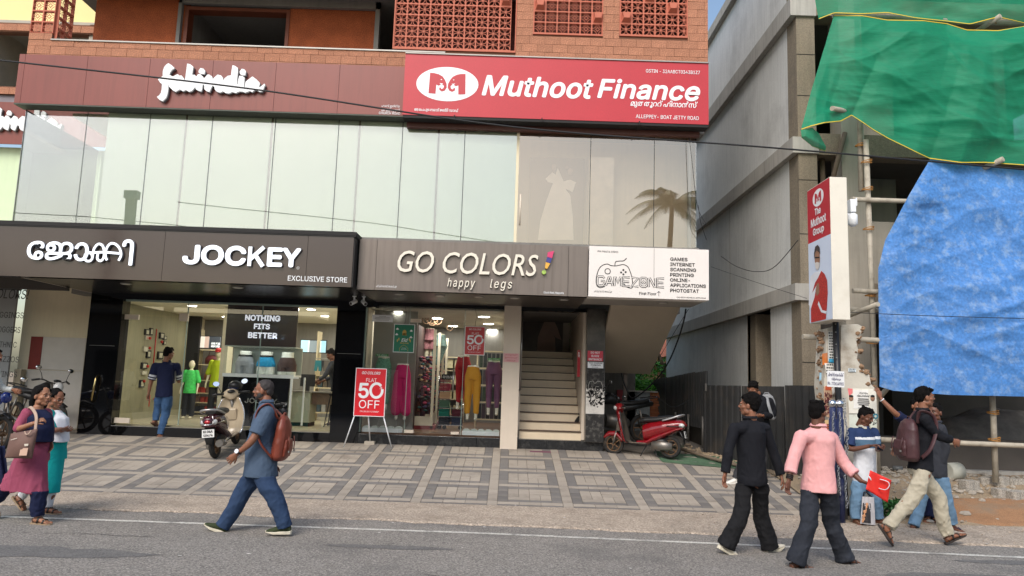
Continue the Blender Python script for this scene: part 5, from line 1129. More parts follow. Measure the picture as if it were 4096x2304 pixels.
for i, (x, y, z, r, mt, lab) in enumerate(((1.9, 23.5, 2.2, 1.0, m_lf1, 'bright green bush at left behind the passage wall'), (3.2, 24.5, 2.5, 1.0, m_lf2, 'dark green tree between the banana plants behind the passage'), (4.3, 24.0, 1.9, .9, m_lf1, 'bright green bush beside the tiled house'), (5.2, 25.5, 2.9, 1.1, m_lf1, 'taller green tree by the grey side wall end'))):
 t = empty('garden_tree', (x, y, .8), lab, 'tree', 'greenery behind the side passage')
 mb = MB(); mb.tube([(x, y, .8), (x+.1, y, z-.4), (x-.1, y, z+.2)], [.12, .08, .03], 8)
 for k_ in range(5): a = rng.uniform(0, 6.3); mb.tube([(x, y, z-.5), (x+.5*r*cos(a), y+.5*r*sin(a), z+.2)], [.05, .015], 6)
 part('trunk', mb, m_trunk, t)
 mb = MB()
 for k_ in range(14): leaf_cloud(mb, (x+rng.uniform(-.8, .8)*r, y+rng.uniform(-.5, .5)*r, z+rng.uniform(-.6, .6)*r), .38*r, 90, .07, rng)
 part('crown', mb, mt, t)
def banana(x, y, z, lab, n=7, s=1.0):
 t = empty('banana_plant', (x, y, z), lab, 'plant', 'banana plants behind the passage wall')
 mb = MB(); mb.tube([(x, y, z), (x, y, z+1.1*s)], [.1*s, .06*s], 8); part('stem', mb, m_ban, t)
 for k_ in range(n):
  a = 2*pi*k_/n+rng.uniform(-.3, .3); L_ = rng.uniform(.9, 1.3)*s; mb = MB(); rows = []
  for j in range(11):
   f = j/10; r = L_*f; h = z+1.1*s+.7*s*f-1.0*s*f*f; w_ = .2*s*sin(pi*min(1, f*1.02+.03))**.7; c_ = Vector((x+r*cos(a), y+r*sin(a), h)); sd = Vector((-sin(a), cos(a), 0))
   rows.append([mb.av(c_+sd*w_+Vector((0, 0, -.05*s))), mb.av(c_), mb.av(c_-sd*w_+Vector((0, 0, -.05*s)))])
  for r0, r1 in zip(rows, rows[1:]):
   for q in (0, 1): mb.face((r0[q], r0[q+1], r1[q+1], r1[q]))
  part('leaf', mb, m_ban, t)
banana(2.5, 22.2, .9, 'banana plant left of the thin steel post'); banana(3.1, 22.8, .95, 'banana plant right of the thin steel post', 8, 1.05)
mb = MB();
for k_ in range(30): leaf_cloud(mb, (3.0+rng.uniform(-.1, 1.6), 21.2+rng.uniform(0, 1.2), 1.75+rng.uniform(-.1, .25)), .25, 60, .05, rng)
tag(part('creeper', mb, m_lf1), 'light green creeper spilling over the rear boundary wall', 'creeper', kind='stuff')
mb = MB()
for k_ in range(14): leaf_cloud(mb, (5.55+rng.uniform(-.2, .25), 10.75+rng.uniform(-.1, .1), .12+rng.uniform(0, .16)), .1, 30, .05, rng)
tag(part('weeds', mb, m_lf2), 'dark weeds growing behind the man with the phone', 'weeds', kind='stuff')
# ============================================================ PAVER BLOCKS, PIPE, STONES
m_pblk = M('concrete_paver_block', (158,152,142), .95, var=.12, vs=8, fine=.35, fs=60, bump=.8, bs=50)
def ground_at(px, py):     # walk the ray to the sloping plot
 d = ray(px, py); t = 8/d.y
 while t < 20 and CAMH+d.z*t > ground_z(d.x*t, d.y*t)+.02: t += .01
 return Vector((d.x*t, d.y*t, ground_z(d.x*t, d.y*t)+.02))
blk = [((860,1088), (.27,.2,.17), .25, 'large concrete block with white top nearest the round pipe'), ((935,1055), (.3,.12,.1), .1, 'flat brownish block behind the largest concrete block'), ((995,1065), (.26,.2,.15), .5, 'speckled concrete block left of the far pair'), ((1055,1060), (.26,.12,.1), .1, 'thin grey block near the right edge beside others'), ((1000,1115), (.25,.2,.14), .2, 'speckled front concrete block second from the right edge'), ((1062,1128), (.25,.2,.14), .25, 'nearest speckled concrete block at the right edge'), ((1060,1100), (.26,.2,.06), .3, 'thin slab lying between the two front blocks')]
for (cxy, sz, rz, lab) in blk:
 g = ground_at(3096+cxy[0]*.9276, 960+cxy[1]*.9276); t = empty('paver_block', (g.x, g.y+sz[1]/2, g.z), lab, 'block', 'loose concrete paver blocks', rz=rz)
 mb = MB(); a, b2_ = sz[0]/2, sz[1]/2; c_ = .03; mb.prismz([(-a+c_, -b2_), (-.02, -b2_), (.02, -b2_+.02), (a-c_, -b2_+.01), (a, -b2_+c_), (a, b2_-c_), (a-c_, b2_), (-a+c_, b2_), (-a, b2_-c_), (-a, -b2_+c_)], -.01, sz[2]); part('block', mb, m_pblk, t, world=False, bevel=.006)
g = ground_at(3096+785*.9276, 960+1040*.9276)
t = empty('cut_pipe', (g.x, g.y+.1, g.z), 'short pale cut of wide plastic pipe lying on the rubble', 'pipe')
mb = MB(); mb.tube([(g.x-.13, g.y+.05, g.z+.14), (g.x+.13, g.y+.15, g.z+.14)], [.14, .15], 20, cap=True); part('pipe_wall', mb, M('grey_plastic', (176,176,164), .6, var=.08), t)
g = ground_at(3096+540*.9276, 960+1000*.9276); t = empty('pipe_stub', (g.x, g.y, g.z), 'small grey pipe stub lying near the pillar foot', 'pipe')
mb = MB(); mb.tube([(g.x-.08, g.y+.06, g.z+.05), (g.x+.06, g.y, g.z+.05)], .045, 12); part('pipe_wall', mb, M('dark_plastic', (90,92,92), .5), t)
mb = MB(); rr = random.Random(31)
for i in range(1500):
 x = rr.uniform(4.9, 13); y = rr.uniform(10.6, 13);
 if rr.random() < .6: y = rr.gauss(12.45, .25)
 r = rr.uniform(.008, .03) if rr.random() < .9 else rr.uniform(.04, .07); z = ground_z(x, y)+.02
 mb.ball((x, y, z+r*.4), (r*rr.uniform(.8, 1.5), r, r*.7), 6, 4)
mb.sm = [False]*len(mb.f); mb.v = [p+Vector((noise.noise(p*40), noise.noise(p*40+Vector((5, 0, 0))), noise.noise(p*40+Vector((0, 9, 0)))))*.012 for p in mb.v]
tag(part('rubble_stones', mb, M('rubble_stone', (158,150,138), .95, var=.25, vs=10)), 'scattered stones and broken masonry on the bare building plot', 'stones', kind='stuff')
mb = MB(); rr = random.Random(33)
for i in range(400):
 x = rr.uniform(3.3, 5.2); y = 14.9-(x-3.9)*1.6+rr.gauss(0, .25); r = rr.uniform(.01, .035); mb.ball((x, y, ground_z(min(x, 4.5), y)+r*.4), (r*1.3, r, r*.6), 6, 4)
mb.sm = [False]*len(mb.f); tag(part('fence_debris', mb, m_dirt), 'grit and debris along the foot of the corrugated fence', 'debris', kind='stuff')
mb = MB(); mb.grid(lambda u, v: (2.9+1.9*u, 14.0+.9*v-.5*u, ramp_z(14.0+.9*v-.5*u)+.012+.02*noise.noise(Vector((u*9, v*7, 1)))), 40, 20)
thing1('green_matting', mb, M('green_mat', (74,100,76), .9, var=.25, vs=3, fine=.2, fs=80), 'faded green matting spread on the ground behind the red scooter', 'mat')
for pts, lab in (([(3.3, 15.1, .6), (3.8, 14.3, .48), (4.4, 13.5, .36)], 'long dark timber lying on the ground behind the red scooter'), ([(3.35, 15.4, .62), (3.75, 15.3, .62)], 'short pale stick lying near the fence foot')):
 mb = MB(); mb.tube([(p[0], p[1], p[2]+.03) for p in pts], .03, 6); thing1('loose_timber', mb, M('old_timber', (112,98,82)), lab, 'timber')
# ============================================================ CABLES
m_cab = M('black_cable', (26,26,28), .6, var=0)
def cable(pts, r, lab): mb = MB(); mb.tube(curve(pts, 10), r, 6); return thing1('overhead_cable', mb, m_cab, lab, 'cable', 'overhead and hanging cables')
def cy(px, py, Y): return P(px, py, Y)
cable([cy(-400, 195, 9), cy(0, 241, 9), cy(1000, 355, 9.05), cy(2048, 507, 9.05), cy(3100, 592, 9.1), cy(4096, 678, 9.1), cy(4600, 722, 9.1)], .011, 'thick black overhead cable sagging across the whole facade')
def s7(x, y, Y): return P(2300+x*.649, 960+y*.649, Y)
cable([s7(900, 100, 13.5), s7(1000, 165, 13.2), s7(1120, 195, 13), s7(1230, 165, 12.6), s7(1375, 0, 12.2)], .007, 'thin cable looping in front of the grey side wall')
cable([s7(840, 165, 12.8), s7(1100, 255, 12.6), s7(1430, 360, 12)], .004, 'thin straight wire crossing the grey side wall')
cable([s7(683, 425, 13.8), s7(672, 490, 13.8), s7(640, 600, 14.2), s7(580, 745, 14.8), s7(500, 860, 15.4), s7(362, 975, 15.9), s7(310, 900, 15.9), s7(285, 820, 15.9)], .016, 'thick black cable hanging from the white sign corner in a V')
cable([s7(700, 425, 13.8), s7(600, 590, 14.2), s7(470, 810, 15)], .005, 'thin wire slanting beside the thick V cable')
cable([s3(80, 780, 12.9), s3(100, 950, 12.8), s3(135, 1240, 12.7), s3(185, 1350, 12.7), s3(165, 1345, 12.7)], .005, 'thin wire dangling at the right edge of the glazing')
cable([s3(140, 1240, 12.7), s3(155, 1340, 12.65), s3(190, 1449, 12.8)], .006, 'pinkish wire tail hanging above the white sign')
cable([s7(505, 965, 15.5), s7(600, 1030, 15.5), s7(700, 990, 15.8)], .006, 'slack cable drooping on the dark corrugated fence')
cable([s8(320, 312, 11.8), s8(700, 328, 11.6), s8(1150, 340, 11.6)], .006, 'thin wire running in front of the blue tarpaulin')
# ============================================================ ACROSS THE STREET (seen only as reflections)
m_far = M('far_wall_a', (150,140,128), .85, var=.1); m_far2 = M('far_wall_b', (120,110,104), .85, var=.1)
for i, (x0, x1, y, h, mt) in enumerate(((-34, -22, -8, 5.4, m_far), (-21.5, -10, -7.5, 4.6, m_far2), (-9.5, 2, -8.5, 5.3, m_far2), (2.6, 12, -9, 4.3, m_far), (12.5, 26, -8, 5.2, m_far2))):
 t = empty('opposite_building', ((x0+x1)/2, y, 0), ['plain low building far left across the street', 'second low building from left across the street', 'low brown building directly across the street', 'low pale building across the street near the palm', 'low building far right across the street'][i], 'building', 'low buildings across the street')
 mb = MB(); mb.box((x0, y-8, 0), (x1, y, h)); part('wall', mb, mt, t)
 mb = MB(); mb.box((x0-.3, y-8.2, h), (x1+.3, y+.9, h+.18)); part('roof', mb, m_far2, t)
 for k_ in range(int((x1-x0)/2.4)):
  mb = MB(); xx = x0+.8+k_*2.4; mb.box((xx, y, 1.0), (xx+1.5, y+.03, 2.8)); part('window', mb, m_dark, t)
def palm(x, y, h, lab, n=20, s=2.5):
 t = empty('coconut_palm', (x, y, 0), lab, 'tree')
 mb = MB(); mb.tube([(x-.6, y, 0), (x-.25, y, h*.5), (x, y, h)], [.2, .15, .12], 10); part('trunk', mb, m_trunk, t)
 for k_ in range(n):
  a = 2*pi*k_/n*2.4; el = rng.uniform(-.1, 1.3); L_ = s*rng.uniform(.85, 1.1); mb = MB(); pts = []
  for j in range(13): f = j/12; pts.append(Vector((x+L_*f*cos(a)*cos(el*.7), y+L_*f*sin(a)*cos(el*.7), h+L_*f*sin(el)-L_*.75*f*f)))
  mb.tube(pts, [.03*(1-j/13) + .004 for j in range(13)], 4)
  for j in range(2, 48):
   f = j/48; i0 = min(int(f*12), 11); p = pts[i0].lerp(pts[i0+1], f*12-i0); tg = (pts[i0+1]-pts[i0]).normalized(); sd = tg.cross(Vector((0, 0, 1))).normalized(); ll = .62*sin(pi*min(1, f*.85+.13))*s/2.5
   for sg in (1, -1): q = p+sd*sg*ll*.75+tg*ll*.5+Vector((0, 0, -ll*.45)); mb.poly([p-tg*.02, q, p+tg*.025])
  part('frond', mb, m_lf2, t)
palm(8.3, -12, 11.4, 'coconut palm across the street mirrored in the upper glazing', 26, 2.7)
for x, h, lab in ((-14.6, 8.6, 'left concrete utility pole across the street'), (14, 8.6, 'right concrete utility pole across the street')):
 t = empty('utility_pole', (x, -1.5, 0), lab, 'utility pole', 'utility poles across the street'); mb = MB(); mb.box((x-.17, -1.62, 0), (x+.17, -1.4, h)); part('pole', mb, m_craw, t)
 mb = MB(); mb.box((x-.25, -1.66, h-.3), (x+.25, -1.36, h)); part('cross_arm', mb, m_gi, t)
for k_ in range(8):
 z = 5.2+k_*.32; cable([(-30, -1.5, z+.4), (-14.6, -1.5, z), (-6, -1.5, z-.5-.05*k_), (4, -1.5, z-.5), (14, -1.5, z), (28, -1.5, z+.4)], .012+.004*(k_ % 3), 'street cable number %s from the bottom strung across the street' % ['one', 'two', 'three', 'four', 'five', 'six', 'seven', 'eight'][k_])
# ============================================================ FIGURE BUILDING
def fuse(mb, vox=.01, smooth=3, name='form'):
 me = mb.me(name); o = bpy.data.objects.new('tmp', me); COL.objects.link(o)
 r = o.modifiers.new('r', 'REMESH'); r.mode = 'VOXEL'; r.voxel_size = vox
 if smooth: s = o.modifiers.new('s', 'SMOOTH'); s.factor = .5; s.iterations = smooth
 dg = bpy.context.evaluated_depsgraph_get(); m = bpy.data.meshes.new_from_object(o.evaluated_get(dg))
 bpy.data.objects.remove(o); bpy.data.meshes.remove(me)
 m.polygons.foreach_set('use_smooth', [True]*len(m.polygons)); return m
def me_arr(m):
 n = len(m.vertices); a = np.empty(n*3, dtype=np.float64); m.vertices.foreach_get('co', a); return a.reshape(-1, 3)
def me_nrm(m):
 n = len(m.vertices); a = np.empty(n*3, dtype=np.float32); m.vertex_normals.foreach_get('vector', a); return a.reshape(-1, 3)
_rs = np.random.RandomState(3)
def folds(m, amp, seed=0, freq=(26, 26, 15), n=8, sharp=1.0, mask=None):
 """cloth creases: warped narrow ridges of several directions pushed along the normals"""
 rs = np.random.RandomState(seed); c = me_arr(m); nn = me_nrm(m); d = np.zeros(len(c)); c0 = c-c.mean(0)
 wp = np.stack([np.sin(c0@(rs.randn(3)*6)+rs.rand()*6) for _ in range(3)], 1)*.05; q = c0+wp
 for k in range(n):
  v = rs.randn(3); v = v/np.linalg.norm(v)*np.array(freq)*(1+k*.16); s = np.sin(q@v+rs.rand()*6.28)
  loc = np.clip(.5+np.sin(c0@(rs.randn(3)*5)+rs.rand()*6), 0, 1); d += ((1-np.abs(s))**1.6*1.7-.55)*loc/(1+k*.2)
 d = d/2.2*amp
 if mask is not None: d = d*mask(c)
 c = c+nn*d[:, None]; m.vertices.foreach_set('co', c.ravel()); m.update()
def join_me(name, ms, mats):
 """join meshes [(mesh, material index)]"""
 V = []; F = []; MI = []; SM = []; off = 0
 for m, mi in ms:
  c = me_arr(m); V.append(c)
  for p in m.polygons: F.append([i+off for i in p.vertices]); MI.append(mi if mi is not None else p.material_index); SM.append(p.use_smooth)
  off += len(c)
 out = bpy.data.meshes.new(name); out.from_pydata(np.concatenate(V).tolist(), [], F)
 out.polygons.foreach_set('material_index', MI); out.polygons.foreach_set('use_smooth', SM)
 for a in mats: out.materials.append(a)
 for m, _ in ms: bpy.data.meshes.remove(m)
 out.update(); return out
def obj_me(name, m, parent, mats=None):
 if mats:
  m.materials.clear()
  for a in mats: m.materials.append(a)
 if parent:
  off = root_loc(parent); c = me_arr(m)-np.array(off); m.vertices.foreach_set('co', c.ravel()); m.update()
 return link(name, m, parent)
def frame(fwd, up):
 f = Vector(fwd).normalized(); u = Vector(up); r = f.cross(u).normalized(); u = r.cross(f).normalized()
 return Matrix(((r.x, f.x, u.x, 0), (r.y, f.y, u.y, 0), (r.z, f.z, u.z, 0), (0, 0, 0, 1)))   # local x right, y forward, z up
def limb(mb, pts, rs, n=12, sub=4, end=True):
 P_ = curve(pts, sub); R_ = []
 for i in range(len(rs)-1):
  for j in range(sub): t = j/sub; t = t*t*(3-2*t); R_.append(rs[i]+(rs[i+1]-rs[i])*t)
 R_.append(rs[-1]); mb.tube(P_, R_, n)
 mb.ball(P_[0], rs[0], n, 8)
 if end: mb.ball(P_[-1], rs[-1], n, 8)
def hand_mb(mb, wrist, d, palm, curl=.5, side=1, s=1.0, spread=.16, curls=None):
 """palm and five jointed fingers. d: hand direction, palm: palm normal, side: +1 when the thumb is on d x palm"""
 d = Vector(d).normalized(); p = Vector(palm); p = (p-d*p.dot(d)).normalized(); a = d.cross(p).normalized()*side
 w = Vector(wrist)
 mb.loft([(w-d*.02*s, d, .025*s, .019*s, p), (w+d*.02*s, d, .031*s, .017*s, p), (w+d*.055*s, d, .040*s, .015*s, p), (w+d*.085*s, d, .041*s, .013*s, p), (w+d*.098*s, d, .036*s, .010*s, p)], n=12)
 for k, (off, L_) in enumerate(((.029, .068), (.010, .078), (-.010, .072), (-.029, .056))):
  c = (curls[k] if curls else curl)*(1+.08*k); b = w+d*.088*s+a*off*s; dd = (d+a*spread*off/.03).normalized(); pts = [b]; ang = 0
  for j, f in enumerate((.45, .3, .25)):
   ang += c*(.55, .8, .6)[j]; v = dd*cos(ang)+p*sin(ang); pts.append(pts[-1]+v*L_*f*s)
  mb.tube(pts, [.0095*s, .0088*s, .0078*s, .0058*s], 7)
 b = w+d*.03*s+a*.026*s; v1 = (d*.75+a*.75+p*.25).normalized(); v2 = (d*.9+a*.25+p*(.35+.3*curl)).normalized()
 mb.tube([w+d*.015*s+a*.01*s, b, b+v1*.032*s, b+v1*.032*s+v2*.03*s, b+v1*.032*s+v2*.052*s], [.013*s, .0125*s, .0105*s, .0095*s, .0065*s], 7)
def head_parts(root, c, fwd, up, skin, hairm, style='short', s=1.0, beard=None, seed=0, fem=False, lips=(120, 70, 60), grey=None, eyes=True):
 """returns head mesh (skin) in world space; adds hair, eyes, brows, lips as children"""
 F = Matrix.Translation(c) @ frame(fwd, up) @ Matrix.Scale(s, 4)
 mb = MB(); mb.m = F
 mb.ball((0, -.012, .028), (.074, .094, .088), 20, 14)            # cranium
 mb.ball((0, .018, -.012), (.063, .072, .085), 18, 12)            # face mass
 mb.ball((0, .040, -.072), (.040 if fem else .045, .040, .036), 14, 10)    # jaw
 mb.ball((0, .064, -.086), (.021, .020, .018), 12, 8)             # chin
 for q in (-1, 1):
  mb.ball((q*.044, .045, -.018), (.022, .030, .022), 10, 8)    # cheekbone
  mb.ball((q*.046, .012, -.062), (.020, .036, .030), 10, 8)    # jaw angle
  mb.ball((q*.077, -.004, -.006), (.011, .021, .032), 10, 8)   # ear
  mb.ball((q*.030, .078, .026), (.026, .013, .010), 10, 6)     # brow ridge
 mb.tube([(0, .082, .026), (0, .092, .006), (0, .106, -.014), (0, .104, -.024)], [.008, .009, .0108, .008], 8)   # nose
 for q in (-1, 1): mb.ball((q*.012, .093, -.021), (.009, .011, .008), 8, 6)
 mb.ball((0, .084, -.046), (.026, .012, .008), 10, 6); mb.ball((0, .081, -.058), (.022, .012, .008), 10, 6)      # lips mass
 mb.tube([(0, -.02, -.05), (0, -.028, -.16)], [.052 if not fem else .044, .054 if not fem else .045], 14)       # neck
 hm = fuse(mb, .0058*s if s > .5 else .006, 2, 'head')
 if eyes:
  for q in (-1, 1):
   e = MB(); e.m = F; e.ball((q*.030, .078, .006), (.0135, .009, .0085), 10, 8); eo = part('eye', e, M('eye_white', (150, 138, 128), .3, var=0), root)
   e = MB(); e.m = F; e.ball((q*.030, .0845, .006), (.0062, .004, .0062), 8, 6); part('iris', e, M('iris_brown', (34, 22, 16), .15, var=0), eo)
   e = MB(); e.m = F; e.tube([(q*.014, .092, .026), (q*.030, .093, .032), (q*.048, .080, .026)], [.003, .0045, .002], 6); part('eyebrow', e, M('eyebrow_hair', (20, 16, 14), .9), root)
   e = MB(); e.m = F; e.tube([(q*.016, .086, .0125), (q*.030, .090, .0155), (q*.045, .080, .011)], [.0018, .003, .0018], 6); part('eyelid', e, skin, root)
  e = MB(); e.m = F; e.tube([(-.023, .082, -.052), (-.008, .094, -.0475), (.008, .094, -.0475), (.023, .082, -.052)], [.002, .0052, .0052, .002], 6); e.tube([(-.02, .084, -.055), (0, .093, -.058), (.02, .084, -.055)], [.002, .0056, .002], 6); part('lips', e, M('lips_%d' % lips[0], lips, .5), root)
 h = MB(); h.m = F; rr = random.Random(seed)
 if style in ('short', 'curly', 'quiff', 'thin'):
  k = {'short': 1.0, 'curly': 1.12, 'quiff': 1.06, 'thin': .985}[style]
  h.ball((0, -.022, .042), (.079*k, .094*k, .084*k), 18, 12)
  h.ball((0, -.058, -.005), (.068*k, .050, .062), 14, 10)
  for q in (-1, 1): h.ball((q*.068, -.012, .028), (.014*k, .038, .035), 10, 8)
  if style == 'curly':
   for i in range(85):
    a = rr.uniform(0, 2*pi); e_ = rr.uniform(-.15, 1.4); d = Vector((cos(a)*cos(e_), sin(a)*cos(e_), sin(e_))); p = Vector((0, -.02, .045))+Vector((d.x*.084, d.y*.1, d.z*.092));
    if p.y > .045 and p.z < .07: continue
    h.ball(p, rr.uniform(.012, .021), 7, 5)
   for q in range(-3, 4): h.ball((q*.018, .060+rr.uniform(0, .008), .094+rr.uniform(-.005, .01)), (.016, .016, .018), 8, 6)
  if style == 'quiff':
   for i in range(46):
    x = rr.uniform(-.07, .07); y = rr.uniform(-.06, .085); h.ball((x, y*.85-.01, .118-.25*(x*x/.08)-.3*(y*y/.05)*.5), (rr.uniform(.012, .02), .016, rr.uniform(.012, .022)), 7, 5)
  if style == 'short':
   h.ball((0, .055, .088), (.058, .030, .026), 12, 8)
   for i in range(26): a = rr.uniform(0, 2*pi); h.ball((.05*cos(a), -.02+.07*sin(a), .112+rr.uniform(-.012, .008)), rr.uniform(.012, .018), 7, 5)
 elif style == 'bun':
  h.ball((0, -.026, .036), (.080, .098, .090), 18, 12); h.ball((0, -.066, -.012), (.064, .050, .068), 14, 10)
  for q in (-1, 1): h.ball((q*.058, .018, .040), (.026, .052, .046), 10, 8); h.ball((q*.070, -.022, .004), (.018, .042, .048), 10, 8)
  h.tube([(0, -.1, -.02), (0, -.118, -.08), (0, -.105, -.15), (0, -.10, -.24)], [.04, .042, .034, .022], 10)
 hm2 = fuse(h, .007*s, 1, 'hair')
 folds(hm2, (.0075 if style in ('curly', 'quiff') else .004)*s, seed+5, (70, 70, 70) if style != 'bun' else (12, 12, 70), 7)
 inv = F.inverted(); c_ = me_arr(hm2); L_ = (c_-np.array(F.translation))@np.array(F.to_3x3())/(s*s)
 line = .012-.0*L_[:, 2]; face = (L_[:, 1] > (.020 if style != 'thin' else -.01)+(L_[:, 2]-.02)*.9*(1 if style != 'bun' else .8)) & (L_[:, 2] < .085)
 L2 = L_.copy(); L2[face] *= .86; L2[face, 1] -= .012
 ym = -.012+.094*np.sqrt(np.maximum(0, 1-((L2[:, 2]-.028)/.106)**2))+(.014 if style == 'quiff' else .006); L2[:, 1] = np.where(L2[:, 2] > .05, np.minimum(L2[:, 1], ym), L2[:, 1])
 w_ = L2*s@np.array(F.to_3x3()*(1/s)).T+np.array(F.translation)
 hm2.vertices.foreach_set('co', w_.ravel()); hm2.update()
 obj_me('hair', hm2, root, [hairm])
 if beard:
  b = MB(); b.m = F; b.ball((0, .040, -.073), (.047, .045, .040), 16, 10); b.ball((0, .062, -.086), (.026, .024, .022), 12, 8)
  for q in (-1, 1): b.ball((q*.052, .018, -.050), (.020, .038, .036), 10, 8)
  if beard == 'full': b.ball((0, .060, -.096), (.034, .026, .026), 12, 8)
  b.tube([(-.026, .080, -.048), (-.010, .0945, -.0385), (.010, .0945, -.0385), (.026, .080, -.048)], [.004, .006, .006, .004], 7)
  bm = fuse(b, .006*s, 1); folds(bm, .002, 3, (90, 90, 90), 4); c_ = me_arr(bm); L_ = (c_-np.array(F.translation))@np.array(F.to_3x3())/(s*s); m_ = (L_[:, 2] > -.041) & (L_[:, 1] < .07)
  mo = (np.abs(L_[:, 0]) < .024) & (L_[:, 2] > -.064) & (L_[:, 2] < -.043) & (L_[:, 1] > .06); L_[mo, 1] -= .02
  if beard != 'full': L_[:, :] *= .985
  w_ = L_*s@np.array(F.to_3x3()*(1/s)).T+np.array(F.translation); bm.vertices.foreach_set('co', w_.ravel()); bm.update()
  obj_me('beard', bm, root, [grey or hairm])
 elif style != 'bun':
  b = MB(); b.m = F; b.tube([(-.026, .082, -.046), (-.010, .0955, -.0385), (.010, .0955, -.0385), (.026, .082, -.046)], [.002, .005, .005, .002], 7); part('moustache', b, grey or hairm, root)
 return hm
SK = {}
def skin(k):
 c = {'d': (104, 66, 48), 'm': (136, 90, 66), 'l': (160, 112, 84)}[k]
 return M('skin_'+k, c, .5, var=.08, vs=14, subs=.08, bump=.08, bs=200)
def tuck(m, pel, up, side, fwd, _f, a, b, zmin):
 """keeps trouser cloth above the hem inside the garment that covers it"""
 c = me_arr(m); d = c-np.array(pel); z = d@np.array(up); x = d@np.array(side); y = d@np.array(fwd); r = np.sqrt((x/a)**2+(y/b)**2); k = (z > zmin) & (r > 1) & (z < .2)
 s = np.where(k, 1-1/np.maximum(r, 1e-6), 0); c = c-(np.outer(x, np.array(side))+np.outer(y, np.array(fwd)))*s[:, None]; m.vertices.foreach_set('co', c.ravel()); m.update()
def person(label, J, fwd, hfwd, sk='m', hair='short', top=None, bottom=None, shoes=None, sleeves='short', hem=.12, leg_w=1.0, build=1.0, fem=False, beard=None, hands=None, toes=None, seed=1, name='person', headup=(0, 0, 1), head_s=1.0, hairmat=None, group=None, skirt=None, collar=True, belly=0.0, topf=None, botf=None, seatback=0):
 """J: world joints: head, neck, pelvis, shL shR elL elR wrL wrR hipL hipR knL knR anL anR ; fwd: chest direction"""
 base = Vector((J['pelvis'].x, J['pelvis'].y, min(J['anL'].z, J['anR'].z)-.07))
 root = empty(name, base, label, 'person', group)
 sm = skin(sk); hm = hairmat or M('black_hair', (15, 12, 11), .85, var=.3, vs=30, bump=.8, bs=120, spec=.15)
 fwd = Vector(fwd).normalized(); neck, pel = J['neck'], J['pelvis']; up = (neck-pel).normalized(); side = fwd.cross(up).normalized()
 bl = build; tl = (neck-pel).length
 hmesh = head_parts(root, J['head'], hfwd, headup, sm, hm, hair, head_s*1.05, beard, seed, fem)
 for s_, q_ in (('L', -1), ('R', 1)): J['hip'+s_] = pel+side*.086*build*q_-up*.05+(J['kn'+s_]-pel).dot(fwd)*fwd*.06
 b = MB(); ab = MB()
 def tr(f, off=0): return pel+(neck-pel)*f+fwd*off
 sw = (J['shL']-J['shR']).length/2
 b.loft([(tr(-.14), up, .10*bl, .085*bl, fwd), (tr(-.05), up, .155*bl, .105*bl, fwd), (tr(.08, .005), up, .15*bl, .105*bl, fwd), (tr(.3, .005+belly*.5), up, .132*bl, (.095+belly*.6)*bl, fwd), (tr(.55, .01), up, .150*bl, .108*bl, fwd), (tr(.78), up, .16*bl, .105*bl, fwd), (tr(.92), up, .13*bl, .075*bl, fwd), (tr(1.0), up, .062*bl, .058*bl, fwd), (tr(1.12, .012), up, .05, .052, fwd)], n=20)
 for s_ in 'LR':
  ab.tube([J['sh'+s_], tr(.86)], [.058*bl, .075*bl], 12); limb(ab, [J['sh'+s_], J['el'+s_], J['wr'+s_]], [.052*bl, .040*bl, .027], 12)
  limb(b, [J['hip'+s_], J['kn'+s_], J['an'+s_]], [.088*bl, .056*bl, .038], 14)
  cm = J['kn'+s_].lerp(J['an'+s_], .3); dn = (J['an'+s_]-J['kn'+s_]).normalized(); b.ball(cm-fwd*.012, (.050*bl, .050*bl, .09), 12, 8)
 bm = fuse(b, .0105, 3, 'body'); SKR = None
 if skirt:
  def at(s_, z):
   q = [J['hip'+s_], J['kn'+s_], J['an'+s_]]
   for u_, v_ in zip(q, q[1:]):
    if u_.z >= z >= v_.z: return u_.lerp(v_, (u_.z-z)/max(u_.z-v_.z, 1e-6))
   return q[0].copy() if z > q[0].z else q[2].copy()
  zh = pel.z+.12-skirt['len']; l = at('L', zh); r = at('R', zh); D = l-r; D.z = 0; dl = D.length; D = D.normalized() if dl > .22 else side.copy(); c_h = (l+r)/2; c_h.z = zh
  s0 = abs(D.dot(side)); SKR = (np.array((pel.x, pel.y, pel.z+.12)), np.array(c_h), np.array(D), np.array(Vector((0, 0, 1)).cross(D)), .16*s0+.12*(1-s0), .12*s0+.16*(1-s0), dl/2+skirt.get('ease', .125), skirt['d'])
 def tuck2(m, k_):
  c0, c1, D_, N_, a0, b0, a1, b1 = SKR; c = me_arr(m); f = np.clip((c0[2]-c[:, 2])/(c0[2]-c1[2]), 0, 1.2); C = c0+(c1-c0)*f[:, None]; d = c-C; x = d@D_; y = d@N_; a = (a0+(a1-a0)*f)*k_; b = (b0+(b1-b0)*f)*k_; r = np.sqrt((x/a)**2+(y/b)**2)
  s = np.where((r > 1) & (f < .96) & (c[:, 2] < c0[2]+.0), 1-1/np.maximum(r, 1e-6), 0); c = c-(np.outer(x, D_)+np.outer(y, N_))*s[:, None]; m.vertices.foreach_set('co', c.ravel()); m.update()
 if skirt: tuck2(bm, .80)
 elif top: tuck(bm, pel, up, side, fwd, None, .135*bl, .09*bl, -hem+.0)
 ms = [(bm, 0), (fuse(ab, .0105, 3, 'arms'), 0), (hmesh, 0)]
 hb = MB()
 for s_ in 'LR':
  w = J['wr'+s_]; d = (w-J['el'+s_]).normalized(); hp = (hands or {}).get(s_, {})
  dd = Vector(hp.get('d', d)); pn = Vector(hp.get('palm', (side if s_ == 'L' else -side))); hand_mb(hb, w+dd.normalized()*.015, dd, pn, hp.get('curl', .45), hp.get('side', 1 if s_ == 'L' else -1), hp.get('s', .98 if not fem else .9), curls=hp.get('curls'))
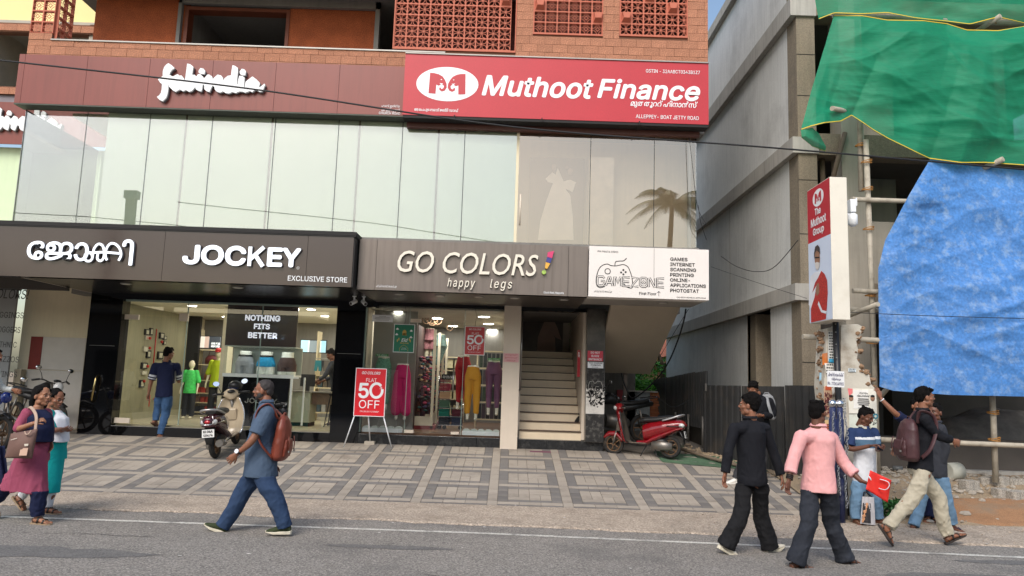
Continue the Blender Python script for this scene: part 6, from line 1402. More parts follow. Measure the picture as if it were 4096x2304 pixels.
 for s_ in 'LR':
  a = J['an'+s_]; t = Vector((toes or {}).get(s_, fwd)).normalized(); sole = (toes or {}).get(s_+'up', None); u = Vector(sole).normalized() if sole else (Vector((0, 0, 1))-t*t.z).normalized()
  fs = (.9 if fem else 1.0); ft = lambda x, z: a+t*x*fs+u*z
  if not (shoes and shoes.get('kind') in ('sneaker', 'crocs')):
   hb.loft([(ft(-.055, -.045), t, .026, .024, u), (ft(-.03, -.04), t, .032, .034, u), (ft(.03, -.032), t, .034, .036, u), (ft(.09, -.048), t, .040, .024, u), (ft(.135, -.056), t, .043, .016, u), (ft(.155, -.059), t, .040, .012, u)], n=12)
   r_ = t.cross(u)
   for k in range(5):
    o_ = (-.033+.0165*k)*(1 if s_ == 'L' else -1); L_ = (.042, .040, .036, .032, .027)[k]; rr_ = (.0125, .0085, .0085, .0082, .008)[k]
    hb.tube([ft(.145, -.062)+r_*-o_, ft(.145+L_*.6*fs, -.061)+r_*-o_, ft(.145+L_*fs, -.066)+r_*-o_], [rr_, rr_, rr_*.7], 6)
 ms.append((hb.me('extremities'), 0))
 obj_me('body', join_me('body', ms, [sm]), root)
 if bottom:
  b = MB(); lw = leg_w
  b.loft([(tr(-.16), up, .14*bl, .105*bl, fwd), (tr(-.04, -.008), up, .172*bl, .124*bl, fwd), (tr(.08), up, .162*bl, .116*bl, fwd), (tr(.17), up, .152*bl, .108*bl+belly*.3, fwd)], n=20)
  for s_ in 'LR':
   h, k, a = J['hip'+s_], J['kn'+s_], J['an'+s_]; dn = (a-k).normalized(); hemp = bottom.get('hem', .0); e = a+dn*hemp
   rs = bottom.get('r', (.102, .078, .072, .066)); mid = k.lerp(e, .5)+(-fwd*.012)
   limb(b, [h+up*.0, h.lerp(k, .5)+fwd*.008, k, mid, e], [.094*bl, rs[0]*.93*bl, rs[1]*bl, rs[2]*bl, rs[3]*bl], 16, 4, False)
  tm = fuse(b, .0095, 2); folds(tm, bottom.get('fold', .006)*1.25, seed+1, (13, 13, 15)); folds(tm, bottom.get('fold', .006)*.6, seed+51, (36, 36, 26))
  if skirt: tuck2(tm, .86)
  elif top: tuck(tm, pel, up, side, fwd, lambda z: 1.0, (.142+top.get('flare', 0))*bl, (.098+belly*.5)*bl, -hem+.02)
  obj_me(bottom.get('name', 'trousers'), tm, root, [bottom['mat']])
 if top:
  b = MB(); lo = -hem/tl; ex = top.get('ease', 1.0); fl = top.get('flare', 0)
  rr = [(tr(lo, top.get('swing', 0)), up, (.172+fl)*bl*ex, (.128+fl+belly*.5)*bl*ex, fwd), (tr(lo*.45, top.get('swing', 0)*.5), up, (.176+fl*.4)*bl*ex, (.13+fl*.4+belly*.6)*bl*ex, fwd), (tr(.06), up, .170*bl*ex, (.124+belly*.8)*bl*ex, fwd), (tr(.3, belly*.55), up, .156*bl*ex, (.118+belly*.7)*bl*ex, fwd), (tr(.55, .008), up, .168*bl*ex, .126*bl*ex, fwd), (tr(.78), up, .176*bl*ex, .120*bl, fwd), (tr(.9), up, .152*bl, .092*bl, fwd), (tr(.985), up, .082*bl, .072*bl, fwd)]
  if collar: rr += [(tr(1.03, .006), up, .066, .066, fwd)]
  b.loft(rr, n=22)
  for s_ in 'LR':
   sh, el, wr = J['sh'+s_], J['el'+s_], J['wr'+s_]; sr = [q*.92 for q in top.get('sr', (.068, .056, .046))]
   b.tube([sh, tr(.84)], [.068*bl, .09*bl], 12); b.ball(sh, .070*bl, 12, 8)
   if sleeves == 'long': limb(b, [sh, el, wr-(wr-el).normalized()*.0], [sr[0]*bl, sr[1]*bl, sr[2]], 14, 5, False)
   elif sleeves == 'rolled': limb(b, [sh, el, el.lerp(wr, .66)], [sr[0]*bl, sr[1]*bl, sr[2]*.98], 14, 5, False); b.tube([el.lerp(wr, .50), el.lerp(wr, .64)], [sr[2]*1.08, sr[2]*1.05], 14)
   elif sleeves == 'elbow': limb(b, [sh, sh.lerp(el, .5), el.lerp(wr, .12)], [sr[0]*bl, sr[1]*bl*1.05, sr[1]*bl], 14, 5)
   else: limb(b, [sh, sh.lerp(el, .45), sh.lerp(el, .82)], [sr[0]*bl, sr[0]*bl*1.0, sr[0]*bl*.98], 14, 5, False)
  tm = fuse(b, .0095, 2); folds(tm, top.get('fold', .006)*1.25, seed+2, (17, 17, 9)); folds(tm, top.get('fold', .006)*.55, seed+52, (38, 38, 20))
  if top.get('bands'):
   c = me_arr(tm); z = (c-np.array(pel))@np.array(up); mats = [top['mat']]+[q[2] for q in top['bands']]; o = obj_me(top.get('name', 'shirt'), tm, root, mats)
   zz = np.array([z[list(p.vertices)].mean() for p in tm.polygons]); ax = np.array([abs(((c[list(p.vertices)].mean(0)-np.array(pel))@np.array(side))) for p in tm.polygons]); mi = np.zeros(len(zz), dtype=np.int32)
   for k, (a, b2, _m, sleeve_too) in enumerate(top['bands']): mi[(zz > a) & (zz < b2) & ((ax < .2*bl) | sleeve_too)] = k+1
   tm.polygons.foreach_set('material_index', mi); tm.update()
  else: o = obj_me(top.get('name', 'shirt'), tm, root, [top['mat']])
  if collar and top.get('collar_mat', True):
   cb = MB(); cm_ = top.get('collar_mat'); cm_ = top['mat'] if cm_ in (True, None) else cm_
   pts = []
   for k in range(15):
    a = radians(-160+320*k/14)+pi; pts.append(tr(1.0, .004)+side*.073*sin(a)*1.0+fwd*(-.073*cos(a)*-1)+up*(.016-.02*(cos(a) > .2)))
   pts = [tr(1.0, .0)+side*.074*sin(radians(-155+310*k/14))-fwd*.072*cos(radians(-155+310*k/14))+up*(.022 if abs(k-7) < 6 else .0) for k in range(15)]
   va = [cb.av(p+up*.012) for p in pts]; vb = [cb.av(p-up*.018+(p-tr(1.0)).normalized()*.014) for p in pts]
   for q in range(14): cb.face((va[q], vb[q], vb[q+1], va[q+1]))
   part('collar', cb, cm_, o, solid=.006)
 if skirt:
  b = MB(); zt = skirt.get('top', .25); n_ = 7; L_ = skirt['len']; rings = []
  c0, c1, D_, N_, a0, b0, a1, b1 = SKR
  for i in range(n_+1):
   f = i/n_; c = Vector(c0).lerp(Vector(c1), f); rings.append((c, (0, 0, 1), a0+(a1-a0)*f, b0+(b1-b0)*f, Vector((0, 0, 1)).cross(Vector(D_))))
  b.loft(rings, n=36)
  tm = fuse(b, .0095, 2); c0 = np.array(pel); folds(tm, skirt.get('fold', .012), seed+6, (22, 22, 2), 8, .9, mask=lambda c: np.clip((c0[2]+.1-c[:, 2])/.3, .1, 1.2))
  obj_me(skirt.get('name', 'tunic'), tm, root, [skirt['mat']])
 if shoes:
  for s_ in 'LR':
   a = J['an'+s_]; t = Vector((toes or {}).get(s_, fwd)).normalized(); sole = (toes or {}).get(s_+'up', None); u = Vector(sole).normalized() if sole else (Vector((0, 0, 1))-t*t.z).normalized(); r_ = t.cross(u); fs = .9 if fem else 1.0
   ft = lambda x, z: a+t*x*fs+u*z
   k = shoes['kind']
   if k in ('sneaker', 'crocs'):
    mb = MB(); mb.loft([(ft(-.075, -.035), t, .030, .034, u), (ft(-.05, -.025), t, .037, .046, u), (ft(-.0, -.012), t, .040, .055, u), (ft(.05, -.030), t, .043, .040, u), (ft(.11, -.045), t, .047, .028, u), (ft(.165, -.054), t, .044, .020, u), (ft(.195, -.06), t, .028, .012, u)], n=16)
    so = obj_me('shoe', fuse(mb, .007, 2), root, [shoes['mat']])
    mb = MB(); out = [(-.09, .0), (-.08, .03), (-.03, .038), (.04, .040), (.11, .050), (.165, .046), (.20, .022), (.205, 0)]; pp = out+[(x, -y) for x, y in out[::-1]]
    va = [mb.av(ft(x, -.062+(.012 if x > .18 or x < -.07 else 0))+r_*y) for x, y in pp]; vb = [mb.av(ft(x*.97, -.088+(.016 if x > .15 else 0))+r_*y*.94) for x, y in pp]; n_ = len(pp)
    mb.face(va); mb.face(vb[::-1])
    for q in range(n_): mb.face((va[q], vb[q], vb[(q+1) % n_], va[(q+1) % n_]))
    part('sole', mb, shoes['sole'], so, bevel=.004)
   else:
    mb = MB(); out = [(-.085, .0), (-.075, .028), (-.03, .036), (.04, .036), (.11, .048), (.165, .046), (.20, .024), (.205, 0)]; pp = out+[(x, -y) for x, y in out[::-1]]
    va = [mb.av(ft(x, -.068)+r_*y) for x, y in pp]; vb = [mb.av(ft(x, -.088)+r_*y) for x, y in pp]; n_ = len(pp); mb.face(va); mb.face(vb[::-1])
    for q in range(n_): mb.face((va[q], vb[q], vb[(q+1) % n_], va[(q+1) % n_]))
    so = part('sandal', mb, shoes['sole'], root, bevel=.003)
    mb = MB()
    def strap(pts, w_): mb.tube([ft(x, z)+r_*y for x, y, z in pts], w_, 6, sq=.35)
    if k == 'flipflop': strap([(.02, .036, -.06), (.07, .03, -.018), (.13, .006, -.035), (.14, 0, -.06)], .007); strap([(.02, -.036, -.06), (.07, -.03, -.018), (.13, -.006, -.035)], .007)
    else:
     strap([(.03, .042, -.065), (.04, .03, -.005), (.04, -.03, -.005), (.03, -.042, -.065)], .012); strap([(.11, .05, -.065), (.11, .03, -.03), (.11, -.03, -.03), (.11, -.05, -.065)], .012); strap([(.04, .03, -.01), (.075, 0, -.015), (.11, -.03, -.03)], .008)
     strap([(-.02, .036, -.06), (-.055, .02, -.02), (-.055, -.02, -.02), (-.02, -.036, -.06)], .008)
    part('strap', mb, shoes['mat'], so)
 return root
def JJ(spec, Y):
 """spec: joint -> (px, py, dy) measured on the photo, with the depth of each joint"""
 return {k: P(v[0], v[1], Y+(v[2] if len(v) > 2 else 0)) for k, v in spec.items()}
# ============================================================ SHOP INTERIORS
def px(cr, x, y, X=None, Y=None, Z=None):
 o = {'c5':(380,1080,.5246),'c6':(1350,1080,.5246),'m':(1460,1220,.3864)}[cr]; r = ray(o[0]+x*o[2], o[1]+y*o[2])
 t = X/r.x if X is not None else Y/r.y if Y is not None else (Z-CAMH)/r.z
 return Vector((r.x*t, r.y*t, CAMH+r.z*t))
def room(x0, x1, y0, y1, z0, z1, mats, parent):
 fl, wl, cl = mats
 for nm, a, b_, m in (('shop_floor', (x0, y0, z0-.03), (x1, y1, z0), fl), ('shop_ceiling', (x0, y0, z1), (x1, y1, z1+.03), cl), ('back_wall', (x0, y1, z0), (x1, y1+.05, z1), wl), ('left_wall', (x0-.05, y0, z0), (x0, y1, z1), wl), ('right_wall', (x1, y0, z0), (x1+.05, y1, z1), wl)):
  mb = MB(); mb.box(a, b_); part(nm, mb, m, parent)
def spot(x, y, z, e, lab, grp, r=.09, col=(1, .93, .82)):
 t = empty('ceiling_lamp', (x, y, z), lab, 'ceiling light', grp)
 mb = MB(); mb.tube([(x, y, z), (x, y, z-.015)], r*1.2, 18); part('trim_ring', mb, m_let, t)
 mb = MB(); mb.tube([(x, y, z-.016), (x, y, z-.02)], r, 18); part('diffuser', mb, glow('lit_diffuser', col, 14), t)
 l = bpy.data.lights.new('lamp', 'AREA'); l.shape = 'DISK'; l.size = r*2; l.energy = e; l.color = col
 o = bpy.data.objects.new('lamp_light', l); COL.objects.link(o); o.parent = t; o.location = (0, 0, -.025)
m_cream_w = M('warm_white_wall', (222,212,188), .6, var=.03); m_tilef = M('cream_floor_tile', (176,168,140), .25, var=.06, vs=2); m_ceil = M('shop_ceiling_white', (222,216,200), .7, var=.02)
m_wood = M('brown_floorboards', (112,80,58), .3, var=.2, vs=4, streak=.1); m_mann = M('mannequin_white', (222,220,208), .3, var=.02); m_mannk = M('mannequin_cream', (214,206,180), .35, var=.02)
room(-8.3, -3.52, 14.98, 21.2, .72, 3.22, (m_tilef, m_cream_w, m_ceil), B)
for i, (x, y) in enumerate(((-6.9, 15.9), (-6.1, 16.8), (-5.6, 18.2), (-7.2, 18.6), (-4.3, 15.8), (-4.4, 17.4), (-4.2, 19.2), (-6.4, 20.2), (-5.1, 15.6))):
 spot(x, y, 3.22, 15, 'lit ceiling lamp %s inside the underwear shop' % ['above the entrance', 'behind the door glass', 'in the middle', 'near the left back', 'above the right window', 'above the counter', 'at the right back', 'at the far back', 'above the pelvis forms'][i], 'lamps in the underwear shop')
mb = MB(); mb.box((-8.3, 15.0, .72), (-8.26, 18.9, 3.22)); wl_ = part('wall_lining', mb, M('board_marked_concrete', (136,132,106), .7, var=.12, vs=1.5, streak=.4), B)
mb = MB(); mb.box((-8.26, 15.0, .72), (-8.24, 18.9, .86)); part('skirting', mb, M('skirting', (150,146,120), .6), B)
mb = MB(); mb.box((-8.28, 18.9, .72), (-7.95, 19.0, 3.22)); part('dark_edge', mb, m_dark, B)
fr_ = [(376,452,408,496,'k'),(414,442,434,498,'k'),(378,502,412,532,'r'),(489,478,520,524,'k'),(517,502,540,532,'k'),(516,540,534,570,'k'),(364,585,402,622,'g'),(390,612,418,670,'k'),(474,622,512,680,'k'),(350,706,392,754,'k'),(337,838,368,896,'k'),(352,770,388,798,'g')]
for i, (a, b_, c_, d_, k_) in enumerate(fr_):
 p = px('c5', a, (b_+d_)/2, X=-8.25); q = px('c5', c_, (b_+d_)/2, X=-8.25); h = px('c5', (a+c_)/2, b_, X=-8.25).z-px('c5', (a+c_)/2, d_, X=-8.25).z; z = px('c5', (a+c_)/2, (b_+d_)/2, X=-8.25).z
 pos = ['top left', 'beside the top left one', 'with a pink print under the top pair', 'top right', 'small beside the top right one', 'small under the top right pair', 'pale middle left', 'narrow middle left', 'with a striped print in the middle', 'double lower left', 'lowest', 'pale above the lowest'][i]
 t = empty('picture_frame', (-8.25, (p.y+q.y)/2, z), 'small framed picture on the shop side wall, '+pos, 'picture', 'small frames on the shop side wall')
 mb = MB(); mb.box((-8.26, p.y, z-h/2), (-8.22, q.y, z+h/2)); part('frame', mb, m_dark if k_ == 'k' else M('pale_frame', (170,166,150), .6), t)
 mb = MB(); mb.box((-8.22, p.y+(q.y-p.y)*.2, z-h*.32), (-8.218, q.y-(q.y-p.y)*.2, z+h*.32)); part('print', mb, M('print_'+k_, {'k': (176,172,150), 'r': (190,140,130), 'g': (190,186,170)}[k_], .6, var=.3, vs=25), t)
p = px('c5', 460, 450, X=-8.24); q = px('c5', 440, 745, X=-8.24)
t = empty('red_wall_rail', (-8.24, p.y, q.z), 'vertical red rail with red knobs on the shop side wall', 'decoration')
mb = MB(); mb.cyl((-8.22, (p.y+q.y)/2, p.z), (-8.22, (p.y+q.y)/2, q.z), .014, n=8); part('rail', mb, M('signal_red', (176,36,30), .4), t)
for a, b_ in ((420,520),(510,548),(418,595),(402,735),(375,848),(455,985)):
 p = px('c5', a, b_, X=-8.2); mb = MB(); mb.ball(p, .035, 8, 6); part('knob', mb, M('signal_red', (176,36,30)), t)
p = px('c5', 410, 1000, X=-8.1); t = empty('hanging_tag', p, 'red strap hanging by the man at the shop door', 'strap'); mb = MB(); mb.box((p.x, p.y, p.z-.12), (p.x+.01, p.y+.03, p.z+.14)); part('strap', mb, M('signal_red', (176,36,30)), t)
def pane(name, x0, x1, z0, z1, y, parent=B): mb = MB(); mb.poly([(x0, y, z0), (x1, y, z0), (x1, y, z1), (x0, y, z1)]); return part(name, mb, m_glass, parent)
pane('window_pane', -6.54, -5.05, .73, 3.19, 14.93); pane('window_pane', -5.03, -3.53, .73, 3.19, 14.93); pane('transom_pane', -7.8, -6.56, 2.9, 3.19, 14.93)
dr = empty('glass_door', (-7.8, 14.93, .72), 'frameless glass door of the left shop with metal corner clips', 'door')
pane('pane', -7.8, -6.56, .74, 2.88, 14.9, dr)
for a, b_ in (((-7.8, 14.88, 2.8), (-7.52, 14.92, 2.9)), ((-7.8, 14.88, .74), (-7.5, 14.92, .84)), ((-6.7, 14.88, 2.8), (-6.53, 14.94, 2.96))): mb = MB(); mb.box(a, b_); part('corner_clip', mb, m_beige, dr)
mb = MB(); mb.box((-6.7, 14.86, 1.55), (-6.66, 14.9, 1.95)); part('door_handle', mb, m_steel, dr)
mb = MB(); mb.box((-6.56, 14.925, .73), (-6.54, 14.935, 3.19)); mb.box((-5.05, 14.925, .73), (-5.03, 14.935, 3.19)); mb.box((-7.82, 14.9, 3.17), (-3.52, 14.96, 3.2)); part('glazing_joint', mb, M('frosted_edge', (150,170,160), .3), B)
t = empty('door_pull', (-8.15, 14.75, 1.3), 'polished door pull standing proud of the left granite pillar', 'handle'); mb = MB(); mb.tube([(-8.16, 14.78, 1.66), (-8.16, 14.72, 1.6), (-8.2, 14.72, 1.2), (-8.22, 14.78, 1.14)], .022, 8); part('bar', mb, M('brass', (180,160,110), .2, metal=1), t)
t = empty('slogan_panel', (-5.12, 15.2, 2.36), 'dark brown hanging panel with white slogan NOTHING FITS BETTER', 'sign')
mb = MB(); mb.box((-5.86, 15.2, 2.36), (-4.4, 15.23, 3.2)); part('panel', mb, M('brown_film', (66,52,50), .15, spec=.7, var=.05), t)
for s_, y0, y1, x0, x1 in (('NOTHING', 340, 385, 1143, 1415), ('FITS', 408, 450, 1210, 1336), ('BETTER', 474, 518, 1165, 1392)):
 a = px('c5', x0, y1, Y=14.925); b_ = px('c5', x1, y0, Y=14.925); text('slogan_line', s_, 14.925, (a.x, b_.x, a.z, a.z+(y1-y0)*.5246/2950*15.2), m_letglow, t, off=.05)
t = empty('display_case', (-5.12, 15.4, 1.78), 'glass display case holding three half mannequins in underwear', 'display case')
mb = MB(); mb.box((-5.86, 15.2, 1.75), (-4.4, 15.75, 1.79)); part('shelf', mb, m_let, t); l_ = bpy.data.lights.new('case_lamp', 'AREA'); l_.shape = 'RECTANGLE'; l_.size = 1.3; l_.size_y = .04; l_.energy = 2.2; lo_ = bpy.data.objects.new('case_light', l_); COL.objects.link(lo_); lo_.parent = t; lo_.location = (-.01, -.1, .545); mb = MB(); mb.box((-5.86, 15.72, 1.79), (-4.4, 15.75, 2.36)); mb.box((-5.86, 15.2, 2.34), (-4.4, 15.72, 2.36)); part('case_back', mb, M('case_grey', (176,182,172), .5), t)
mb = MB(); mb.poly([(-5.86, 15.2, 1.79), (-4.4, 15.2, 1.79), (-4.4, 15.2, 2.34), (-5.86, 15.2, 2.34)]); part('front_glass', mb, m_glass, t)
mb = MB(); mb.box((-4.46, 15.21, .76), (-4.42, 15.25, 1.75)); mb.box((-4.3, 15.6, .76), (-4.27, 15.64, 1.75)); mb.box((-5.86, 15.2, 1.72), (-4.3, 15.22, 1.75)); part('white_frame', mb, m_let, t)
t = empty('dark_counter_panel', (-5.1, 15.3, .72), 'glossy black panel under the display case with pale JOCKEY lettering', 'panel')
mb = MB(); mb.box((-5.86, 15.26, .73), (-4.5, 15.32, 1.72)); part('panel', mb, m_granite, t)
text('name_lettering', 'JOCKEY', 15.255, (-5.38, -4.72, 1.2, 1.3), m_alum, t, off=.02)
def pelvis(x, y, z, s, mat, low, lab, band=True):
 t = empty('half_mannequin', (x, y, z), lab, 'mannequin', 'underwear half mannequins in the display case')
 mb = MB(); mb.loft([((x, y, z+.44*s), (0,0,1), .12*s, .085*s, (0,1,0)), ((x, y, z+.36*s), (0,0,1), .115*s, .085*s, (0,1,0)), ((x, y, z+.24*s), (0,0,1), .165*s, .11*s, (0,1,0)), ((x, y, z+.16*s), (0,0,1), .17*s, .11*s, (0,1,0))], n=16)
 for q in (-1, 1): mb.tube([(x+q*.08*s, y, z+.2*s), (x+q*.09*s, y, z)], [.095*s, .085*s], 14)
 obj_me('form', fuse(mb, .012, 2), t, [m_mann])
 mb = MB();
 mb.loft([((x, y, z+.335*s), (0,0,1), .13*s, .098*s, (0,1,0)), ((x, y, z+.24*s), (0,0,1), .172*s, .118*s, (0,1,0)), ((x, y, z+.15*s), (0,0,1), .175*s, .115*s, (0,1,0))], n=16)
 for q in (-1, 1): mb.tube([(x+q*.085*s, y, z+.2*s), (x+q*.09*s, y, z+low*s)], [.100*s, .094*s], 14)
 m_ = fuse(mb, .012, 1); obj_me('briefs', m_, t, [mat])
 if band: mb = MB(); mb.loft([((x, y, z+.33*s), (0,0,1), .137*s, .104*s, (0,1,0)), ((x, y, z+.365*s), (0,0,1), .127*s, .097*s, (0,1,0))], n=20); part('waistband', mb, m_dark, t); text('band_lettering', 'JOCKEY', y-.106*s, (x-.06*s, x+.06*s, z+.338*s, z+.358*s), m_alum, t)
pelvis(-5.52, 15.5, 1.79, 1.08, M('grey_jersey', (140,140,142), .8, var=.08, vs=9), .0, 'half mannequin in long grey trunks, left in the display case')
pelvis(-5.08, 15.5, 1.79, 1.08, M('bright_blue_jersey', (20,140,186), .7, var=.2, vs=30), .14, 'half mannequin in bright blue briefs, middle of the display case')
pelvis(-4.64, 15.5, 1.79, 1.08, M('dark_brown_jersey', (74,50,44), .8, var=.2, vs=20), .06, 'half mannequin in brown shorts, right in the display case', False)
def mannequin(x, y, z, h, topm, botm, lab, cap=None, rz=0):
 t = empty('mannequin', (x, y, z), lab, 'mannequin'); s = h/1.7
 mb = MB(); V = lambda a, b_, c_: (x+a*s, y+b_*s, z+c_*s); mb.ball(V(0, 0, 1.58), (.085*s, .1*s, .125*s), 16, 12); mb.tube([V(0, 0, 1.5), V(0, 0, 1.38)], .045*s, 12)
 mb.loft([(V(0,0,.82), (0,0,1), .14*s, .1*s, (0,1,0)), (V(0,0,1.05), (0,0,1), .12*s, .09*s, (0,1,0)), (V(0,0,1.3), (0,0,1), .16*s, .1*s, (0,1,0)), (V(0,0,1.42), (0,0,1), .07*s, .06*s, (0,1,0))], n=16)
 for q in (-1, 1):
  limb(mb, [V(q*.17, 0, 1.36), V(q*.22, .02, 1.1), V(q*.24, -.06, .86)], [.05*s, .038*s, .026*s], 10); limb(mb, [V(q*.08, 0, .85), V(q*.09, 0, .45), V(q*.1, 0, .08)], [.085*s, .055*s, .036*s], 12); mb.ball(V(q*.1, -.06, .035), (.04*s, .11*s, .035*s), 10, 8); mb.ball(V(q*.245, -.08, .78), (.025*s, .03*s, .08*s), 8, 6)
 obj_me('form', fuse(mb, .012, 2), t, [m_mannk])
 mb = MB(); mb.loft([(V(0,0,.74), (0,0,1), .19*s, .14*s, (0,1,0)), (V(0,0,1.05), (0,0,1), .16*s, .12*s, (0,1,0)), (V(0,0,1.3), (0,0,1), .185*s, .12*s, (0,1,0)), (V(0,0,1.42), (0,0,1), .1*s, .08*s, (0,1,0))], n=16)
 for q in (-1, 1): limb(mb, [V(q*.16, 0, 1.36), V(q*.2, .01, 1.22), V(q*.235, .01, 1.1)], [.07*s, .07*s, .075*s], 10)
 m_ = fuse(mb, .012, 2); folds(m_, .008*s, 4, (12, 12, 9), 7); obj_me('t_shirt', m_, t, [topm])
 mb = MB(); mb.loft([(V(0,0,.74), (0,0,1), .16*s, .12*s, (0,1,0)), (V(0,0,.84), (0,0,1), .165*s, .12*s, (0,1,0))], n=16)
 for q in (-1, 1): limb(mb, [V(q*.08, 0, .78), V(q*.1, 0, .45), V(q*.11, 0, .14)], [.1*s, .085*s, .08*s], 12)
 m_ = fuse(mb, .012, 2); folds(m_, .008*s, 9, (9, 9, 6), 7); obj_me('trousers', m_, t, [botm])
 if cap: mb = MB(); mb.ball(V(0, -.01, 1.66), (.095*s, .11*s, .075*s), 14, 8); mb.loft([(V(0,-.08,1.64),(0,-1,0),.07*s,.012*s,(0,0,1)),(V(0,-.17,1.63),(0,-1,0),.05*s,.006*s,(0,0,1))], n=10); part('cap', mb, cap, t)
 return t
c0 = px('c5', 705, 1118, Y=17.3); mannequin(c0.x, 17.3, .72, 1.34, M('leaf_green_tee', (70,200,96), .8, var=.25, vs=22), M('black_shop_trousers', (30,32,38), .8), 'child mannequin in green T-shirt and dark trousers inside the door')
a_ = px('c5', 962, 600, Y=15.9).x; b_ = px('c5', 1012, 600, Y=15.9).x; mb = MB(); mb.box((a_, 15.9, .72), (b_, 16.2, 3.22)); part('inner_pillar', mb, m_cream_w, B)
c0 = px('c5', 925, 900, Y=18.4); mannequin(c0.x, 18.4, .72, 1.66, M('lime_tee', (176,196,34), .8, var=.06), M('black_shop_trousers', (30,32,38)), 'adult mannequin in lime green T-shirt and red cap', M('red_cap', (190,40,34), .7))
def screen(x0, y0, x1, y1, Y, lab, s_, cols):
 a = px('c5', x0, y1, Y=Y); b_ = px('c5', x1, y0, Y=Y); t = empty('wall_screen', (a.x, Y, a.z), lab, 'screen')
 mb = MB(); mb.box((a.x, Y, a.z), (b_.x, Y+.05, b_.z)); part('case', mb, m_dark, t)
 W = b_.x-a.x
 for k_, (f0, f1, cc) in enumerate(cols): mb = MB(); mb.box((a.x+W*f0, Y-.003-.002*k_, a.z+.02), (a.x+W*f1, Y-.001, b_.z-.02)); part('picture', mb, glow('screen_%d_%d' % cc[:2], tuple(lin(v) for v in cc), .9), t)
 if s_:
  for i, q in enumerate(s_): text('screen_line', q, Y-.02, (a.x+W*.60, a.x+W*.97, b_.z-.22-.07*i, b_.z-.17-.07*i), glow('screen_white', (.9, .9, .9), 1), t, off=.02)
screen(780, 505, 965, 597, 19.0, 'left wall screen showing a fashion photo reading ONE FOR MANY LOOKS', ('ONE FOR', 'MANY LOOKS'), ((.02, .98, (120,124,128)), (.02, .48, (176,150,138)), (.1, .3, (206,196,186)), (.5, .97, (50,54,60))))
screen(1562, 535, 1768, 630, 18.5, 'right wall screen with a pale blue picture', None, ((.02, .98, (150,190,206)), (.3, .8, (200,206,206)), (.35, .75, (110,120,126))))
rq = random.Random(77)
m_shelf = M('pale_shelf', (206,192,160), .5); m_goods = M('dark_goods', (70,52,48), .7, var=.3, vs=12)
def shelf_unit(x0, x1, y, zs, lab, items):
 t = empty('shelf_unit', ((x0+x1)/2, y, .72), lab, 'shelf'); mb = MB()
 for z in zs: mb.box((x0, y, z), (x1, y+.35, z+.025))
 part('shelf_board', mb, m_shelf, t)
 mb = MB(); mb.box((x0-.03, y, .72), (x0, y+.35, 2.9)); mb.box((x1, y, .72), (x1+.03, y+.35, 2.9)); part('side_board', mb, m_shelf, t)
 for k_ in items:
  mb = MB(); x, z, w_, h_, cc, kind = k_
  if kind == 'bag': mb.loft([((x, y+.1, z), (0,0,1), w_/2, .08, (0,1,0)), ((x, y+.1, z+h_*.6), (0,0,1), w_*.5, .08, (0,1,0)), ((x, y+.1, z+h_), (0,0,1), w_*.3, .03, (0,1,0))], n=12); mb.tube([(x-w_*.25, y+.1, z+h_), (x-w_*.2, y+.1, z+h_*1.5), (x+w_*.2, y+.1, z+h_*1.5), (x+w_*.25, y+.1, z+h_)], .01, 5)
  else: mb.box((x-w_/2, y+.05, z), (x+w_/2, y+.3, z+h_))
  part('goods', mb, M('goods_%d_%d' % cc[:2], cc, .6, var=.15, vs=12), t)
a = px('c5', 775, 700, Y=19.0).x; b_ = px('c5', 960, 700, Y=19.0).x
its = [(a+.35, 2.02, .36, .22, (92,34,38), 'bag'), (a+.85, 2.04, .34, .2, (88,70,66), 'bag'), (a+.35, 1.62, .34, .2, (150,104,66), 'bag'), (a+.8, 1.62, .3, .16, (70,50,46), 'bag')]
for r in range(3):
 for k_ in range(9): its.append((a+.08+k_*.13, .80+.24*r, .11, .14, rq.choice([(196,176,140), (170,60,50), (60,60,70), (206,200,190), (120,90,80)]), 'box'))
shelf_unit(a, b_, 19.0, (.78, 1.02, 1.26, 1.58, 1.98, 2.36), 'lit shelf unit with handbags and boxed goods behind the mannequins', its)
t = empty('garment_rack', (-6.55, 17.6, .72), 'low rack of small dark garments hanging behind the child mannequin', 'rack')
mb = MB(); mb.box((-7.0, 17.6, 1.5), (-6.1, 17.63, 1.53)); mb.box((-6.1, 17.6, .72), (-6.07, 17.63, 1.53)); part('rack_frame', mb, m_shelf, t)
for k_ in range(9): mb = MB(); x = -6.72+.07*k_; mb.loft([((x, 17.65, 1.44), (0,0,1), .02, .1, (0,1,0)), ((x, 17.65, 1.1), (0,0,1), .028, .13, (0,1,0))], n=8); part('garment', mb, M('garment_%d' % (k_ % 3), [(60,30,34), (40,36,44), (110,60,60)][k_ % 3], .8), t)
t = empty('wall_rack', (-4.2, 18.2, 1.9), 'wall rack of teal and black shorts on hangers in the right of the shop', 'rack')
mb = MB(); mb.box((-4.75, 18.2, 2.22), (-3.6, 18.23, 2.24)); part('rail', mb, m_alum, t)
for k_ in range(10): mb = MB(); x = -4.68+.11*k_; z = 2.18; mb.prism([(x-.07, z), (x+.07, z), (x+.09, z-.26), (x+.02, z-.26), (x, z-.12), (x-.02, z-.26), (x-.09, z-.26)], 18.15+.02*(k_ % 2), 18.17+.02*(k_ % 2)); part('shorts', mb, M('shorts_%d' % (k_ % 3), [(40,110,120), (44,46,50), (90,84,80)][k_ % 3], .8), t)
shelf_unit(-4.75, -3.58, 18.3, (.9, 1.2, 1.5, 1.8), 'dark shelf of folded stock behind the counter', [(-4.65+.12*k_, .93+.3*r, .1, .2, rq.choice([(60,56,54), (90,80,70), (130,60,50), (150,150,150), (50,70,80)]), 'box') for k_ in range(9) for r in range(3)])
